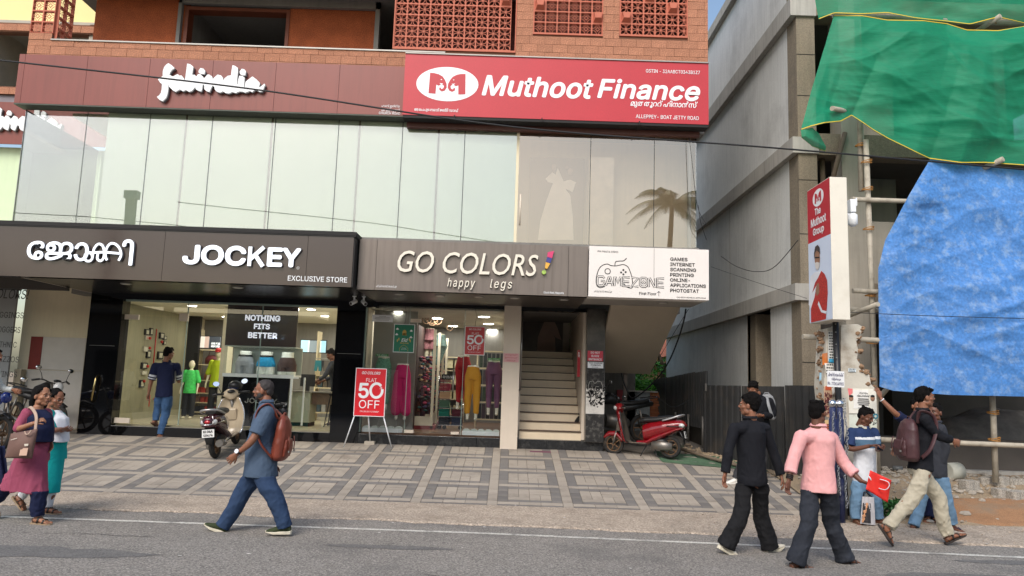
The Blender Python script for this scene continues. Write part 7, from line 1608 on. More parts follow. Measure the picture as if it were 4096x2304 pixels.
t = empty('cash_counter', (-4.25, 16.1, .72), 'pale green grey cash counter with dark base inside the right window', 'counter')
a = px('c5', 1500, 920, Y=16.0); b_ = px('c5', 1645, 925, Y=16.0)
mb = MB(); mb.box((a.x, 16.0, .8), (b_.x, 16.5, a.z-.03)); part('front', mb, M('sage_panel', (170,174,156), .4), t); mb = MB(); mb.box((a.x-.02, 15.98, a.z-.03), (b_.x+.45, 16.55, a.z)); part('top', mb, M('grey_worktop', (120,116,108), .3), t); mb = MB(); mb.box((a.x+.02, 16.04, .72), (b_.x, 16.5, .8)); part('base', mb, m_dark, t)
mb = MB(); mb.box((b_.x, 16.1, a.z-.28), (b_.x+.4, 16.5, a.z-.03)); part('drawer', mb, M('drawer_wood', (104,84,66), .5), t)
t = empty('cash_terminal', (a.x+.3, 16.2, a.z), 'black cash screen standing on the pale counter', 'computer'); mb = MB(); mb.box((a.x+.1, 16.25, a.z+.1), (a.x+.42, 16.28, a.z+.36)); part('screen', mb, m_dark, t); mb = MB(); mb.box((a.x+.22, 16.25, a.z), (a.x+.3, 16.3, a.z+.1)); part('stand', mb, m_dark, t)
t = empty('bar_stool', (-3.75, 16.2, .72), 'dark metal stool at the right end of the counter', 'stool'); mb = MB(); mb.tube([(-3.75, 16.2, 1.38), (-3.75, 16.2, 1.42)], .16, 14); part('seat', mb, m_dark, t)
for q in (-1, 1):
 for r in (-1, 1): mb = MB(); mb.cyl((-3.75+q*.09, 16.2+r*.09, 1.38), (-3.75+q*.17, 16.2+r*.17, .72), .012, n=6); part('leg', mb, m_dark, t)
room(-2.93, -.1, 14.98, 22.0, .72, 3.22, (m_wood, m_cream_w, M('grey_white_ceiling', (176,172,162), .7)), B)
for i, (x, y) in enumerate(((-.6, 16.2), (-.55, 18.1), (-.5, 20.0), (-1.7, 17.0), (-1.5, 19.2), (-2.4, 15.7))):
 spot(x, y, 3.22, 11, 'lit ceiling lamp %s inside the leggings shop' % ['nearest on the right', 'second on the right', 'farthest on the right', 'in the middle', 'at the middle back', 'above the left window'][i], 'lamps in the leggings shop', .12, (1, .96, .9))
pane('window_pane', -2.92, -2.06, .72, 3.24, 14.92); pane('window_pane', -.92, -.14, .72, 3.24, 14.92); pane('transom_pane', -2.04, -.94, 3.0, 3.24, 14.92)
dr = empty('glass_door', (-2.04, 14.9, .72), 'frameless glass door of the leggings shop with long steel pull', 'door'); pane('pane', -2.04, -.94, .74, 2.98, 14.9, dr)
mb = MB(); mb.cyl((-1.11, 14.85, 1.57), (-1.11, 14.85, 2.02), .016, n=8); part('door_handle', mb, m_steel, dr)
for a, b_ in (((-2.04, 14.88, .73), (-1.86, 14.92, .79)), ((-2.03, 14.88, 2.93), (-1.82, 14.93, 3.0)), ((-1.12, 14.88, .73), (-.96, 14.92, .78))): mb = MB(); mb.box(a, b_); part('corner_clip', mb, m_beige, dr)
mb = MB(); mb.box((-2.055, 14.915, .72), (-2.045, 14.925, 3.24)); mb.box((-.935, 14.915, .72), (-.925, 14.925, 3.24)); mb.box((-2.95, 14.85, .72), (-2.92, 14.95, 3.24)); part('glazing_joint', mb, M('frosted_edge', (150,170,160)), B)
for x0, x1 in ((-2.9, -2.1), (-.9, -.16)):
 t = empty('window_plinth', (x0, 14.97, .72), 'white corrugated display plinth at the foot of the %s leggings window' % ('left' if x0 < -2 else 'right'), 'plinth', 'white plinths in the leggings windows')
 mb = MB(); mb.box((x0, 14.97, .72), (x1, 15.12, .80)); part('plinth', mb, m_let, t)
 mb = MB()
 for k_ in range(5): a = x0+(x1-x0)*k_/5; mb.prism([(a, .80), (a+.04, .84), (a+.1, .845), (a+.15, .82), (a+.155, .80)], 14.98, 15.1)
 part('crumpled_paper', mb, M('frosted_paper', (196,204,200), .5), t)
mb = MB(); mb.box((-2.9, 15.62, .72), (-1.98, 15.66, 3.22)); part('grey_screen', mb, M('grey_backdrop', (140,138,130), .7, var=.05), B)
def trous(x, y, zt, zb, w, style, mat, lab, foot=True, flip=1, leg=0.0):
 t = empty('leg_mannequin', (x, y, zb), lab, 'mannequin', 'half mannequins wearing leggings'); h = zt-zb
 mb = MB(); mb.tube([(x, y, zt+.02), (x, y, zt-.05)], [.12, .12], 16, sq=.75); zf = zb-.17
 for q in (-1, 1): limb(mb, [(x+q*.07, y, zt-.2), (x+q*.085, y, zb+.1), (x+q*.085, y, zf+.05)], [.06, .04, .032], 10); mb.ball((x+q*.085, y-.05, zf+.03), (.034, .08, .03), 8, 6)
 obj_me('form', fuse(mb, .012, 1), t, [m_mann])
 mb = MB(); mb.loft([((x, y, zt), (0,0,1), .118, .09, (0,1,0)), ((x, y, zt-.08), (0,0,1), .14, .1, (0,1,0)), ((x, y, zt-.2), (0,0,1), .172, .12, (0,1,0)), ((x, y, zt-.27), (0,0,1), .172, .115, (0,1,0))], n=18)
 r1, r2, r3 = {'slim': (.092, .068, .05), 'wide': (.098, .098, .105), 'mid': (.094, .078, .062)}[style]
 for q in (-1, 1): limb(mb, [(x+q*.078, y, zt-.24), (x+q*.088*(w+.0), y, zt-.24-(h-.24)*.5), (x+q*.09*w, y, zb+.01)], [r1, r2, r3], 14)
 m_ = fuse(mb, .011, 2); folds(m_, .006, int(x*100) % 50, (14, 14, 5), 8); obj_me('leggings', m_, t, [mat])
def cot(n, c, v=.05): return M(n, c, .8, var=v, vs=5, bump=.1, bs=200)
trous(-2.195, 15.3, 2.08, 1.13, 1.15, 'wide', cot('magenta_cotton', (186,22,96)), 'leg mannequin in wide magenta trousers at the left window')
trous(-2.62, 15.45, 2.22, 1.3, 1.0, 'mid', M('green_floral', (90,140,116), .8, var=.5, vs=30), 'leg mannequin in green floral leggings behind the sale board')
trous(-.74, 15.25, 2.09, 1.17, 1.0, 'mid', cot('mustard_cotton', (202,142,30)), 'leg mannequin in mustard trousers in the right window')
trous(-.98, 15.75, 2.31, 1.36, .85, 'slim', cot('crimson_cotton', (158,20,32)), 'leg mannequin in crimson leggings behind the mustard pair')
trous(-.32, 15.35, 2.21, 1.28, .95, 'slim', cot('plum_cotton', (112,74,104)), 'leg mannequin in plum leggings by the beige pillar')
for x, z, s_ in ((-2.62, 2.235, 'left'), (-.32, 2.225, 'right')):
 t = empty('arrival_tag', (x, 15.2, z), 'small green new arrival tag on the %s leg mannequin' % ('floral' if s_ == 'left' else 'plum'), 'tag', 'green tags on leg mannequins'); mb = MB(); mb.box((x-.13, 15.2, z), (x+.13, 15.21, z+.05)); part('card', mb, M('tag_green', (60,140,60), .5), t); text('tag_text', 'NEW ARRIVAL', 15.198, (x-.11, x+.11, z+.015, z+.037), m_let, t, off=.01)
for (xa, ya, lab, mt, lo) in (((662, 240), (655, 640), 'high standing leg mannequin in floral shorts', M('pink_floral', (150,100,104), .8, var=.5, vs=30), .42), ((765, 300), (720, 640), 'high standing leg mannequin in printed leggings', M('grey_floral', (110,136,130), .8, var=.5, vs=30), 1.0)):
 p = px('m', xa[0]+15, xa[1], Y=17.6); q = px('m', ya[0], ya[1], Y=17.6); t = empty('shelf_mannequin', q, lab+' on top of the shelving', 'mannequin')
 mb = MB(); mb.tube([(p.x, 17.6, p.z), (p.x, 17.6, p.z-.1), (p.x, 17.6, p.z-.3)], [.11, .12, .16], 14)
 for s_ in (-1, 1): limb(mb, [(p.x+s_*.08, 17.6, p.z-.25), (p.x*.6+q.x*.4+s_*.07, 17.6, (p.z+q.z)/2), (q.x+s_*.06, 17.6, q.z)], [.09, .06, .035], 12)
 obj_me('form', fuse(mb, .014, 1), t, [m_mannk])
 mb = MB(); mb.tube([(p.x, 17.6, p.z-.02), (p.x, 17.6, p.z-.12), (p.x, 17.6, p.z-.3)], [.122, .14, .18], 14)
 for s_ in (-1, 1): e_ = Vector((p.x+s_*.08, 17.6, p.z-.25)).lerp(Vector((q.x+s_*.06, 17.6, q.z)), lo*.93); mb.tube([(p.x+s_*.08, 17.6, p.z-.25), e_], [.11, .105 if lo < .9 else .05], 14)
 obj_me('shorts', fuse(mb, .014, 1), t, [mt])
mb = MB()
for (x, y, r) in ((640,150,44),(700,160,50),(755,160,40),(880,238,28),(690,130,60)): p = px('m', x, y, Y=17.2); mb.tube([(p.x+r*.0023*cos(a), 17.2, p.z+r*.0023*sin(a)) for a in [2*pi*k_/20 for k_ in range(20)]], .012, 5, closed=True)
thing1('ring_ornament', mb, M('cane', (110,84,60), .7), 'cluster of cane ring ornaments hanging at the shop ceiling', 'ornament')
def rolls(x0, x1, y, z0, z1, n, t, seed):
 r = random.Random(seed); mb = MB(); mb2 = []
 m = bpy.data.materials.get('rolled_stock')
 if m is None:
  m = bpy.data.materials.new('rolled_stock'); m.use_nodes = True; N = m.node_tree.nodes; L = m.node_tree.links; g = N.new('ShaderNodeNewGeometry'); cr = N.new('ShaderNodeValToRGB'); L.new(g.outputs['Random Per Island'], cr.inputs[0]); L.new(cr.outputs[0], N['Principled BSDF'].inputs['Base Color'])
  cs = [(70,30,34), (40,34,40), (150,90,70), (30,90,84), (170,60,90), (60,50,90), (190,160,120), (40,60,50), (120,30,40), (90,80,76)]
  while len(cr.color_ramp.elements) < len(cs): cr.color_ramp.elements.new(1)
  cr.color_ramp.interpolation = 'CONSTANT'
  for i, c_ in enumerate(cs): cr.color_ramp.elements[i].position = i/len(cs); cr.color_ramp.elements[i].color = rgb(*c_)
 for i in range(n):
  x = r.uniform(x0+.03, x1-.03); z = r.uniform(z0, z1); yy = y+r.uniform(-.03, .03); mb.ball((x, yy, z), (r.uniform(.03, .05), .06, r.uniform(.022, .032)), 7, 5)
 o = part('rolled_stock', mb, m, t); o['kind'] = 'stuff'
for k_ in range(4):
 y = 16.3+k_*1.05; x0 = -2.03-.0*k_; t = empty('stock_bay', (x0, y, .72), 'shelving bay of rolled leggings, %s along the left wall of the leggings shop' % ['nearest', 'second', 'third', 'farthest'][k_], 'shelf', 'shelving bays of rolled leggings')
 mb = MB(); mb.box((x0+.34, y, .74), (x0+.40, y+.03, 2.9)); mb.box((x0, y+.01, .74), (x0+.34, y+.025, 1.0)); part('divider', mb, m_cream_w, t)
 mb = MB(); mb.box((x0, y+.0, .72), (x0+.45, y+.9, .80)); part('red_base', mb, M('red_base', (130,40,36), .5), t)
 mb = MB(); mb.box((x0-.03, y, .72), (x0, y+1.0, 3.0)); part('back_board', mb, m_goods, t)
 for (z0, z1, n_) in ((1.75, 2.3, 70), (1.1, 1.65, 60)):
  r = random.Random(k_*7+n_); mb = MB()
  for i in range(n_): mb.ball((x0+.03+r.uniform(0, .3), y+.08+r.uniform(0, .75), r.uniform(z0, z1)), (.05, r.uniform(.035, .05), r.uniform(.022, .032)), 7, 5)
  o = part('rolled_stock', mb, bpy.data.materials.get('rolled_stock') or m_goods, t); o['kind'] = 'stuff'
  if bpy.data.materials.get('rolled_stock') is None: rolls(x0, x0+.3, y+.4, z0, z1, 20, t, 3); o.data.materials[0] = bpy.data.materials['rolled_stock']
 for i in range(3): mb = MB(); mb.loft([((x0+.12, y+.15+.1*i, 1.7), (0,0,1), .03, .04, (0,1,0)), ((x0+.14, y+.15+.1*i, .95), (0,0,1), .05, .05, (0,1,0))], n=8); part('hanging_pair', mb, M('hang_%d' % i, [(54,24,34), (120,24,34), (36,34,44)][i], .8), t)
t = empty('stock_trolley', (-1.35, 16.7, .72), 'chrome trolley of folded leggings stacked by colour', 'trolley'); p = px('m', 745, 1240, Y=16.6); q = px('m', 1008, 1240, Y=16.6)
lv = [1240, 1150, 1062, 970, 885, 795, 740]; cols = [((24,24,34),(24,34,66)), ((0,120,104),(92,26,44)), ((76,112,90),None), ((184,150,118),None), ((150,50,74),None), ((140,26,60),None)]
for k_, y_ in enumerate(lv[:-1]):
 z = px('m', 800, y_, Y=16.6).z; zt = px('m', 800, lv[k_+1], Y=16.6).z-.03; xr_ = q.x if k_ < 3 else p.x+.47*(q.x-p.x)
 mb = MB(); mb.box((p.x, 16.6, z-.015), (xr_, 16.95, z)); part('tray', mb, m_chrome, t)
 for j, cc in enumerate(cols[k_]):
  if cc is None: continue
  n_ = 5; w0 = p.x+.02 if j == 0 else p.x+.55*(q.x-p.x); w1 = w0+.42*(q.x-p.x)
  for i in range(n_): h_ = (zt-z)/n_; mb = MB(); mb.box((w0+rq.uniform(0, .01), 16.6+rq.uniform(0, .01), z+h_*i+.002), (w1+rq.uniform(-.01, .01), 16.9, z+h_*(i+1)-.003)); part('folded_pair', mb, M('fold_%d_%d' % cc[:2], cc, .8, var=.05), t, bevel=.006)
for a in (p.x, q.x): mb = MB(); mb.cyl((a, 16.62, .8), (a, 16.62, 1.3 if a == q.x else 2.0), .01, n=6); part('upright', mb, m_chrome, t)
for a in (p.x+.05, p.x+.16, q.x-.05): mb = MB(); mb.cyl((a, 16.62, .76), (a, 16.66, .76), .045, n=12); part('castor', mb, m_dark, t)
a = px('m', 805, 757, Y=16.55); b_ = px('m', 918, 735, Y=16.55); mb = MB(); mb.box((a.x-.03, 16.56, a.z-.03), (b_.x+.02, 16.58, b_.z+.03)); part('header', mb, m_dark, t); text('header_text', 'GO COLORS', 16.55, (a.x, b_.x, a.z, b_.z), m_let, t, shear=.2)
a = px('m', 860, 505, Y=20.5); b_ = px('m', 1030, 350, Y=20.5); t = empty('wall_poster', a, 'poster of people dancing at the back of the leggings shop', 'poster')
mb = MB(); mb.box((a.x, 20.5, a.z), (b_.x, 20.53, b_.z)); part('sheet', mb, M('pale_poster', (190,192,186), .6, var=.1), t); mb = MB(); mb.box((a.x, 20.49, b_.z-.1), (b_.x, 20.5, b_.z)); part('blue_band', mb, M('poster_blue', (60,96,140), .6), t)
for (x, y, w_, h_, cc) in ((925, 480, 40, 30, (170,40,40)), (935, 420, 26, 60, (60,40,50)), (975, 430, 30, 70, (90,60,60)), (1000, 440, 26, 60, (40,40,50))): c0 = px('m', x, y, Y=20.48); mb = MB(); mb.ball((c0.x, 20.485, c0.z), (w_*.0013, .006, h_*.0013), 10, 6); part('printed_figure', mb, M('fig_%d_%d' % cc[:2], cc, .6), t)
shelf_unit(-1.75, -1.2, 19.6, (.9, 1.3, 1.7, 2.05, 2.4), 'back shelf of folded cream leggings', [(-1.6+.25*k_, .93+.4*r, .2, .22, (206,196,160), 'box') for k_ in range(2) for r in range(4)])
shelf_unit(-.75, -.12, 17.6, (.9, 1.3, 1.7, 2.1, 2.5), 'dark rack of hanging leggings at the right of the leggings shop', [(-.68+.1*k_, .93+.4*r, .08, .34, rq.choice([(30,40,44), (44,60,50), (60,50,60), (30,30,34)]), 'box') for k_ in range(6) for r in range(4)])
def sale(t, x0, x1, z0, z1, y, red, wh, frame_=True, items=True):
 mb = MB(); mb.box((x0, y, z0), (x1, y+.008, z1)); part('board', mb, wh, t); W, H = x1-x0, z1-z0; e = .012 if frame_ else 0
 mb = MB(); mb.box((x0+e, y-.002, z0+e), (x1-e, y, z1-e)); part('red_face', mb, red, t)
 def L_(nm, s_, a, b_, c_, d_, **k): text(nm, s_, y-.003, (x0+W*a, x0+W*b_, z1-H*d_, z1-H*c_), wh, t, **k)
 L_('brand_line', 'GO COLORS', .20, .80, .07, .13, shear=.2, off=.02); L_('flat_line', 'FLAT', .35, .69, .21, .285)
 L_('number', '5', .12, .46, .31, .63, off=.03)
 mb = MB(); cx = x0+W*.70; cz = z1-H*.46; rx, rz = W*.19, H*.145
 stroke(mb, [(cx+rx*cos(a), cz+rz*sin(a)) for a in [radians(42+330*k_/24) for k_ in range(25)]], W*.085, y-.004, 0); part('number', mb, wh, t)
 L_('percent', '%', .79, .88, .34, .43, off=.01); L_('off_line', 'OFF', .16, .82, .665, .835, off=.0); L_('terms_line', 'ON SELECT ITEMS*', .2, .82, .885, .915)
m_sred = M('sale_red', (212,20,36), .35, var=.02, spec=.6)
t = empty('window_poster', (-.72, 14.87, 2.31), 'red sale poster hanging in the leggings shop window', 'poster'); sale(t, -.92, -.51, 2.31, 2.885, 14.86, M('faded_sale_red', (196,62,64), .4), m_let)
t = empty('festival_poster', (-2.14, 14.87, 2.32), 'green festival greeting poster hanging in the left leggings window', 'poster')
mb = MB(); mb.box((-2.35, 14.86, 2.315), (-1.93, 14.868, 2.885)); part('board', mb, m_let, t); mb = MB(); mb.box((-2.338, 14.858, 2.327), (-1.942, 14.86, 2.873)); part('green_face', mb, M('poster_green', (24,122,92), .5, var=.1), t)
m_gold = M('gold_print', (206,168,80), .5); text('greeting', 'Eid', 14.856, (-2.19, -2.06, 2.53, 2.60), m_let, t, shear=.3, off=.02); text('greeting', 'Mubarak', 14.856, (-2.21, -2.04, 2.49, 2.52), m_gold, t, off=.01)
mb = MB(); oval(mb, -2.135, 2.715, .04, .055, 14.856, 16); mb.poly([(-2.18, 14.856, 2.66), (-2.09, 14.856, 2.66), (-2.10, 14.856, 2.70), (-2.17, 14.856, 2.70)]); part('lantern', mb, m_gold, t)
for (x, z) in ((-2.28, 2.78), (-2.0, 2.75), (-2.29, 2.67), (-2.0, 2.62)): mb = MB(); oval(mb, x, z, .03, .014, 14.856, 10); oval(mb, x, z+.01, .016, .018, 14.8555, 10); part('cloud', mb, m_let, t)
for (x, z) in ((-2.24, 2.58), (-2.27, 2.55), (-2.03, 2.58), (-2.01, 2.55)): mb = MB(); oval(mb, x, z, .01, .03, 14.856, 10); part('gold_drop', mb, m_gold, t)
mb = MB(); stroke(mb, [(-2.22, 2.34), (-2.22, 2.40), (-2.18, 2.44), (-2.135, 2.465), (-2.09, 2.44), (-2.05, 2.40), (-2.05, 2.34)], .005, 14.856, 0); part('arch', mb, m_gold, t)
text('collection_line', 'FESTIVE', 14.856, (-2.18, -2.09, 2.395, 2.41), m_let, t); text('collection_line', 'COLLECTION', 14.856, (-2.19, -2.08, 2.37, 2.385), m_let, t)
for x, z in ((-2.14, 2.885), (-.72, 2.885)): cable([(x, 14.87, z), (x+.02, 14.88, z+.2), (x-.01, 14.9, 3.24)], .003, 'string holding up the %s window poster' % ('green' if x < -1 else 'red'))
t = empty('window_notice', (-2.6, 14.9, 2.92), 'white typed notice on the upper left of the leggings window', 'notice'); mb = MB(); mb.box((-2.81, 14.9, 2.92), (-2.39, 14.905, 3.06)); part('sheet', mb, m_let, t)
mb = MB()
for k_, w_ in enumerate((.14, .3, .32, .26)): mb.box((-2.6-w_/2, 14.897, 3.03-.026*k_), (-2.6+w_/2, 14.899, 3.036-.026*k_))
part('typed_lines', mb, M('grey_ink', (96,94,92)), t)
def notice(x0, x1, z0, z1, y, col, lines, ink, lab, nm='wall_notice', inter=True, off=.03):
 t = empty(nm, ((x0+x1)/2, y, z0), lab, 'notice'); mb = MB(); mb.box((x0, y, z0), (x1, y+.004, z1)); part('sheet', mb, col, t); n = len(lines); H = z1-z0
 for i, (s_, a, b_) in enumerate(lines): z = z1-H*(i+.5)/n; text('notice_line', s_, y-.002, (x0+(x1-x0)*a, x0+(x1-x0)*b_, z-H/n*.32, z+H/n*.32), ink, t, inter=inter, off=off)
m_pnk = M('pinkish_red_sheet', (206,62,80), .5)
notice(1.545, 1.85, 2.265, 2.465, 14.685, m_pnk, [('DO NOT', .2, .8), ('BLOCK', .25, .75), ('ENTRANCE', .08, .92)], m_let, 'red do not block entrance notice on the dark pillar')
notice(1.55, 1.86, 2.125, 2.245, 14.685, m_let, [('TWO WHEELER', .06, .94), ('PARKING', .2, .82), ('', 0, 0)], m_ink, 'white two wheeler parking notice under the red notice')
mb = MB(); stroke(mb, [(1.63, 2.145), (1.76, 2.145)], .008, 14.682, 0); thing1('arrow_mark', mb, m_ink, 'small black arrow under the parking lettering on the pillar', 'arrow')
notice(-.12, .18, 2.19, 2.36, 14.685, M('faded_pink_sheet', (222,170,170), .6), [('കാലുകഴുകി', .1, .9), ('ഇരിക്കരുത്', .08, .92), ('നിര്‍ത്തുക', .2, .8)], M('faint_red_ink', (200,110,110), .6), 'faded pink Malayalam notice on the beige pillar', inter=False, off=.01)
notice(1.40, 1.46, 1.95, 2.5, 15.3, m_mred, [('Q', .2, .8), ('', 0, 0), ('', 0, 0)], m_let, 'narrow red finance notice on the stair side wall')
t = empty('sale_board', (-2.63, 14.45, .47), 'red and white fifty percent sale board on white tripod stand', 'sign board'); sale(t, -2.93, -2.34, 1.06, 1.97, 14.2, m_sred, m_let)
for a, b_ in (((-2.9, 14.22, 1.1), (-3.12, 14.4, .455)), ((-2.37, 14.22, 1.1), (-2.2, 14.42, .458)), ((-2.65, 14.22, 1.1), (-2.68, 14.75, .51))): mb = MB(); mb.cyl(a, b_, .012, n=8); part('leg', mb, m_let, t)
mb = MB(); mb.box((-2.78, 14.66, .48), (-2.58, 14.79, .56)); part('foot_block', mb, M('beige_block', (176,166,150), .7), t, bevel=.01)
mb = MB(); mb.box((.45, 14.5, .452), (1.15, 14.76, .47)); mb.v = [Vector((p.x, p.y, p.z+(p.y-14.5)*.131)) for p in mb.v]; thing1('door_mat', mb, M('mauve_mat', (122,78,92), .9, var=.15, vs=30), 'dusty mauve rubber mat at the foot of the stairs', 'mat')
# ============================================================ SCOOTERS AND MOTORCYCLES
m_rub2 = M('tyre_rubber', (30,29,28), .85, var=.15, vs=20, dirt=(96,80,62), dirt_amt=.45, dirt_s=6); m_alloy = M('dusty_wheel', (110,84,60), .5, metal=.4, var=.2); m_blkp = M('black_plastic', (26,26,27), .45, var=.1); m_seatv = M('seat_vinyl', (34,33,33), .5, var=.08, bump=.15, bs=80); m_alu2 = M('cast_alloy', (130,126,120), .4, metal=.7, var=.2, vs=12, dirt=(110,90,66), dirt_amt=.5, dirt_s=6)
m_lens = M('clear_lens', (206,206,204), .08, var=.1, spec=.8); m_rlens = M('red_lens', (176,30,40), .1, var=.05, spec=.8)
def wheel(x, z, r, w_, t, name='wheel'):
 mb = MB(); n = 28; pts = [(x+(r-.035)*cos(a), 0, z+(r-.035)*sin(a)) for a in [2*pi*k/n for k in range(n)]]
 mb.tube(pts, .040, 10, closed=True, up=(0, 1, 0), sq=w_/.08); ty = part(name, mb, m_rub2, t, world=False)
 mb = MB(); mb.tube([(x+(r-.075)*cos(a), 0, z+(r-.075)*sin(a)) for a in [2*pi*k/n for k in range(n)]], .014, 8, closed=True, up=(0, 1, 0), sq=2.2); mb.cyl((x, -.05, z), (x, .05, z), .04, n=12)
 for k in range(5): a = 2*pi*k/5; mb.tube([(x+.03*cos(a), 0, z+.03*sin(a)), (x+(r-.08)*cos(a), 0, z+(r-.08)*sin(a))], .014, 6)
 part('rim', mb, m_alloy, ty, world=False)
def scooter(name, loc, rz, lean, body, apron, label, plate, steer=0, sc=1.0, lip=None):
 t = empty(name, loc, label, 'scooter'); t.rotation_euler = (lean, 0, rz); t.scale = (sc, sc, sc)
 wheel(-.60, .225, .225, .10, t, 'rear_wheel'); wheel(.62, .225, .225, .09, t, 'front_wheel')
 def fz(nm, mb, mat, vox=.012, sm=2, mats=None): return obj_me(nm, fuse(mb, vox, sm), None if False else None, [mat]) if False else _fz(nm, mb, mat, vox, sm)
 def _fz(nm, mb, mat, vox, sm): m = fuse(mb, vox, sm); m.materials.clear(); m.materials.append(mat); o = link(nm, m, t); return o
 mb = MB(); mb.loft([((-.02, 0, .50), (-1, 0, .1), .10, .16, (0,0,1)), ((-.2, 0, .55), (-1, 0, .12), .15, .19, (0,0,1)), ((-.45, 0, .62), (-1, 0, .1), .185, .17, (0,0,1)), ((-.7, 0, .68), (-1, 0, .1), .17, .13, (0,0,1)), ((-.86, 0, .71), (-1, 0, .1), .12, .09, (0,0,1)), ((-.92, 0, .71), (-1, 0, 0), .07, .05, (0,0,1))], n=20)
 tb_ = _fz('tail_body', mb, body, .012, 2)
 mb = MB(); mb.loft([((.1, 0, .29), (-1, 0, 0), .13, .045, (0,0,1)), ((-.1, 0, .30), (-1, 0, 0), .16, .055, (0,0,1)), ((-.3, 0, .40), (-1, 0, .5), .17, .07, (0,0,1)), ((-.75, 0, .60), (-1, 0, .2), .175, .04, (0,0,1)), ((-.88, 0, .63), (-1, 0, .1), .12, .03, (0,0,1))], n=18); _fz('lower_trim', mb, body, .012, 2)
 mb = MB(); mb.loft([((.05, 0, .74), (-1, 0, 0), .08, .05, (0,0,1)), ((-.05, 0, .765), (-1, 0, 0), .125, .065, (0,0,1)), ((-.3, 0, .785), (-1, 0, 0), .15, .065, (0,0,1)), ((-.55, 0, .825), (-1, 0, 0), .14, .06, (0,0,1)), ((-.72, 0, .84), (-1, 0, 0), .10, .045, (0,0,1))], n=18); _fz('seat', mb, m_seatv, .012, 3)
 mb = MB(); mb.tube(curve([(-.45, .165, .77), (-.62, .17, .82), (-.78, .15, .88), (-.86, .08, .905), (-.88, 0, .91), (-.86, -.08, .905), (-.78, -.15, .88), (-.62, -.17, .82), (-.45, -.165, .77)], 4), .019, 8); part('grab_rail', mb, M('silver_rail', (176,176,176), .3, metal=.6), t, world=False)
 mb = MB(); mb.box((-.12, -.17, .265), (.36, .17, .29)); part('floorboard', mb, apron, t, world=False, bevel=.01)
 mb = MB()
 def sh(u, v):
  z = .27+.66*v; w_ = (.20+.06*sin(pi*min(1, v*1.1))-.07*max(0, v-.75)*4*.5); y = (2*u-1)*w_; x = .40+.16*v-.35*(2*u-1)**2*.28
  return (x-(.06 if v < .06 else 0), y, z)
 mb.grid(sh, 14, 16); part('leg_shield', mb, apron, t, world=False, solid=.02)
 mb = MB(); mb.grid(lambda u, v: tuple(Vector(sh(u, v))+Vector((.022, 0, 0))), 14, 16); part('front_apron', mb, body, t, world=False, solid=.016)
 mb = MB(); mb.tube([sh(0, k/14) for k in range(15)], .013, 6); mb.tube([sh(1, k/14) for k in range(15)], .013, 6); part('shield_edge', mb, lip or m_blkp, t, world=False)
 mb = MB(); mb.box((.42, -.1, .5), (.55, .1, .72)); part('glove_box', mb, apron, t, world=False, bevel=.02)
 mb = MB(); mb.loft([((.42, 0, .30), (1, 0, .2), .08, .05, (0,0,1)), ((.55, 0, .44), (1, 0, -.2), .085, .07, (0,0,1)), ((.72, 0, .44), (1, 0, -.5), .075, .06, (0,0,1)), ((.86, 0, .34), (1, 0, -1), .05, .03, (0,0,1))], n=14); _fz('front_fender', mb, body, .012, 2)
 mb = MB(); mb.tube([(.62, .07, .225), (.56, .06, .5)], .022, 8); mb.tube([(.62, -.07, .225), (.56, -.06, .5)], .022, 8); mb.cyl((.57, 0, .45), (.50, 0, .95), .03, n=10); part('fork', mb, m_alu2, t, world=False)
 H = Matrix.Translation((.50, 0, .98)) @ Matrix.Rotation(steer, 4, 'Z')
 mb = MB(); mb.m = H; mb.loft([((0, 0, -.08), (0, 0, 1), .06, .07, (1,0,0)), ((.02, 0, .0), (0, 0, 1), .17, .09, (1,0,0)), ((.03, 0, .07), (0, 0, 1), .13, .10, (1,0,0)), ((.0, 0, .12), (0, 0, 1), .06, .06, (1,0,0))], n=18); _fz('handlebar_cover', mb, body if apron is body else (apron if lip else body), .012, 2)
 mb = MB(); mb.m = H; mb.ball((.085, 0, .02), (.06, .085, .06), 14, 10); part('headlight', mb, m_lens, t, world=False)
 mb = MB(); mb.m = H; mb.ball((-.055, 0, .075), (.05, .075, .035), 14, 8); part('instrument', mb, m_blkp, t, world=False)
 for q in (-1, 1):
  mb = MB(); mb.m = H; mb.tube([(0, q*.12, .03), (-.04, q*.24, .045), (-.08, q*.34, .04)], [.022, .02, .02], 8); part('grip', mb, m_blkp, t, world=False)
  mb = MB(); mb.m = H; mb.tube([(.03, q*.15, .02), (.02, q*.26, .02), (-.03, q*.33, .015)], .007, 5); part('brake_lever', mb, m_alu2, t, world=False)
  mb = MB(); mb.m = H; mb.tube([(0, q*.17, .05), (.02, q*.21, .14), (.0, q*.24, .2)], .007, 6); mir = part('mirror_stalk', mb, m_blkp, t, world=False)
  mb = MB(); mb.m = H @ Matrix.Translation((0, q*.26, .24)) @ Matrix.Rotation(.25*q, 4, 'X'); mb.ball((.012, 0, 0), (.02, .072, .046), 14, 8); part('mirror_shell', mb, m_blkp, mir, world=False)
  mb = MB(); mb.m = H @ Matrix.Translation((0, q*.26, .24)) @ Matrix.Rotation(.25*q, 4, 'X'); mb.m = mb.m @ Matrix.Rotation(.30, 4, 'Y'); mb.tube([(-.012, 0, 0), (-.018, 0, 0)], [.058, .058], 18, up=(0, 0, 1), sq=.8); mb.v = [p_ for p_ in mb.v]; part('mirror_glass', mb, M('mirror_silver', (235,235,238), .03, metal=1, var=0), mir, world=False)
  mb = MB(); mb.ball((-.84, q*.10, .685), (.07, .05, .05), 12, 8); part('indicator', mb, m_lens, t, world=False)
 mb = MB(); mb.ball((-.88, 0, .70), (.06, .07, .045), 12, 8); part('tail_light', mb, m_rlens, t, world=False)
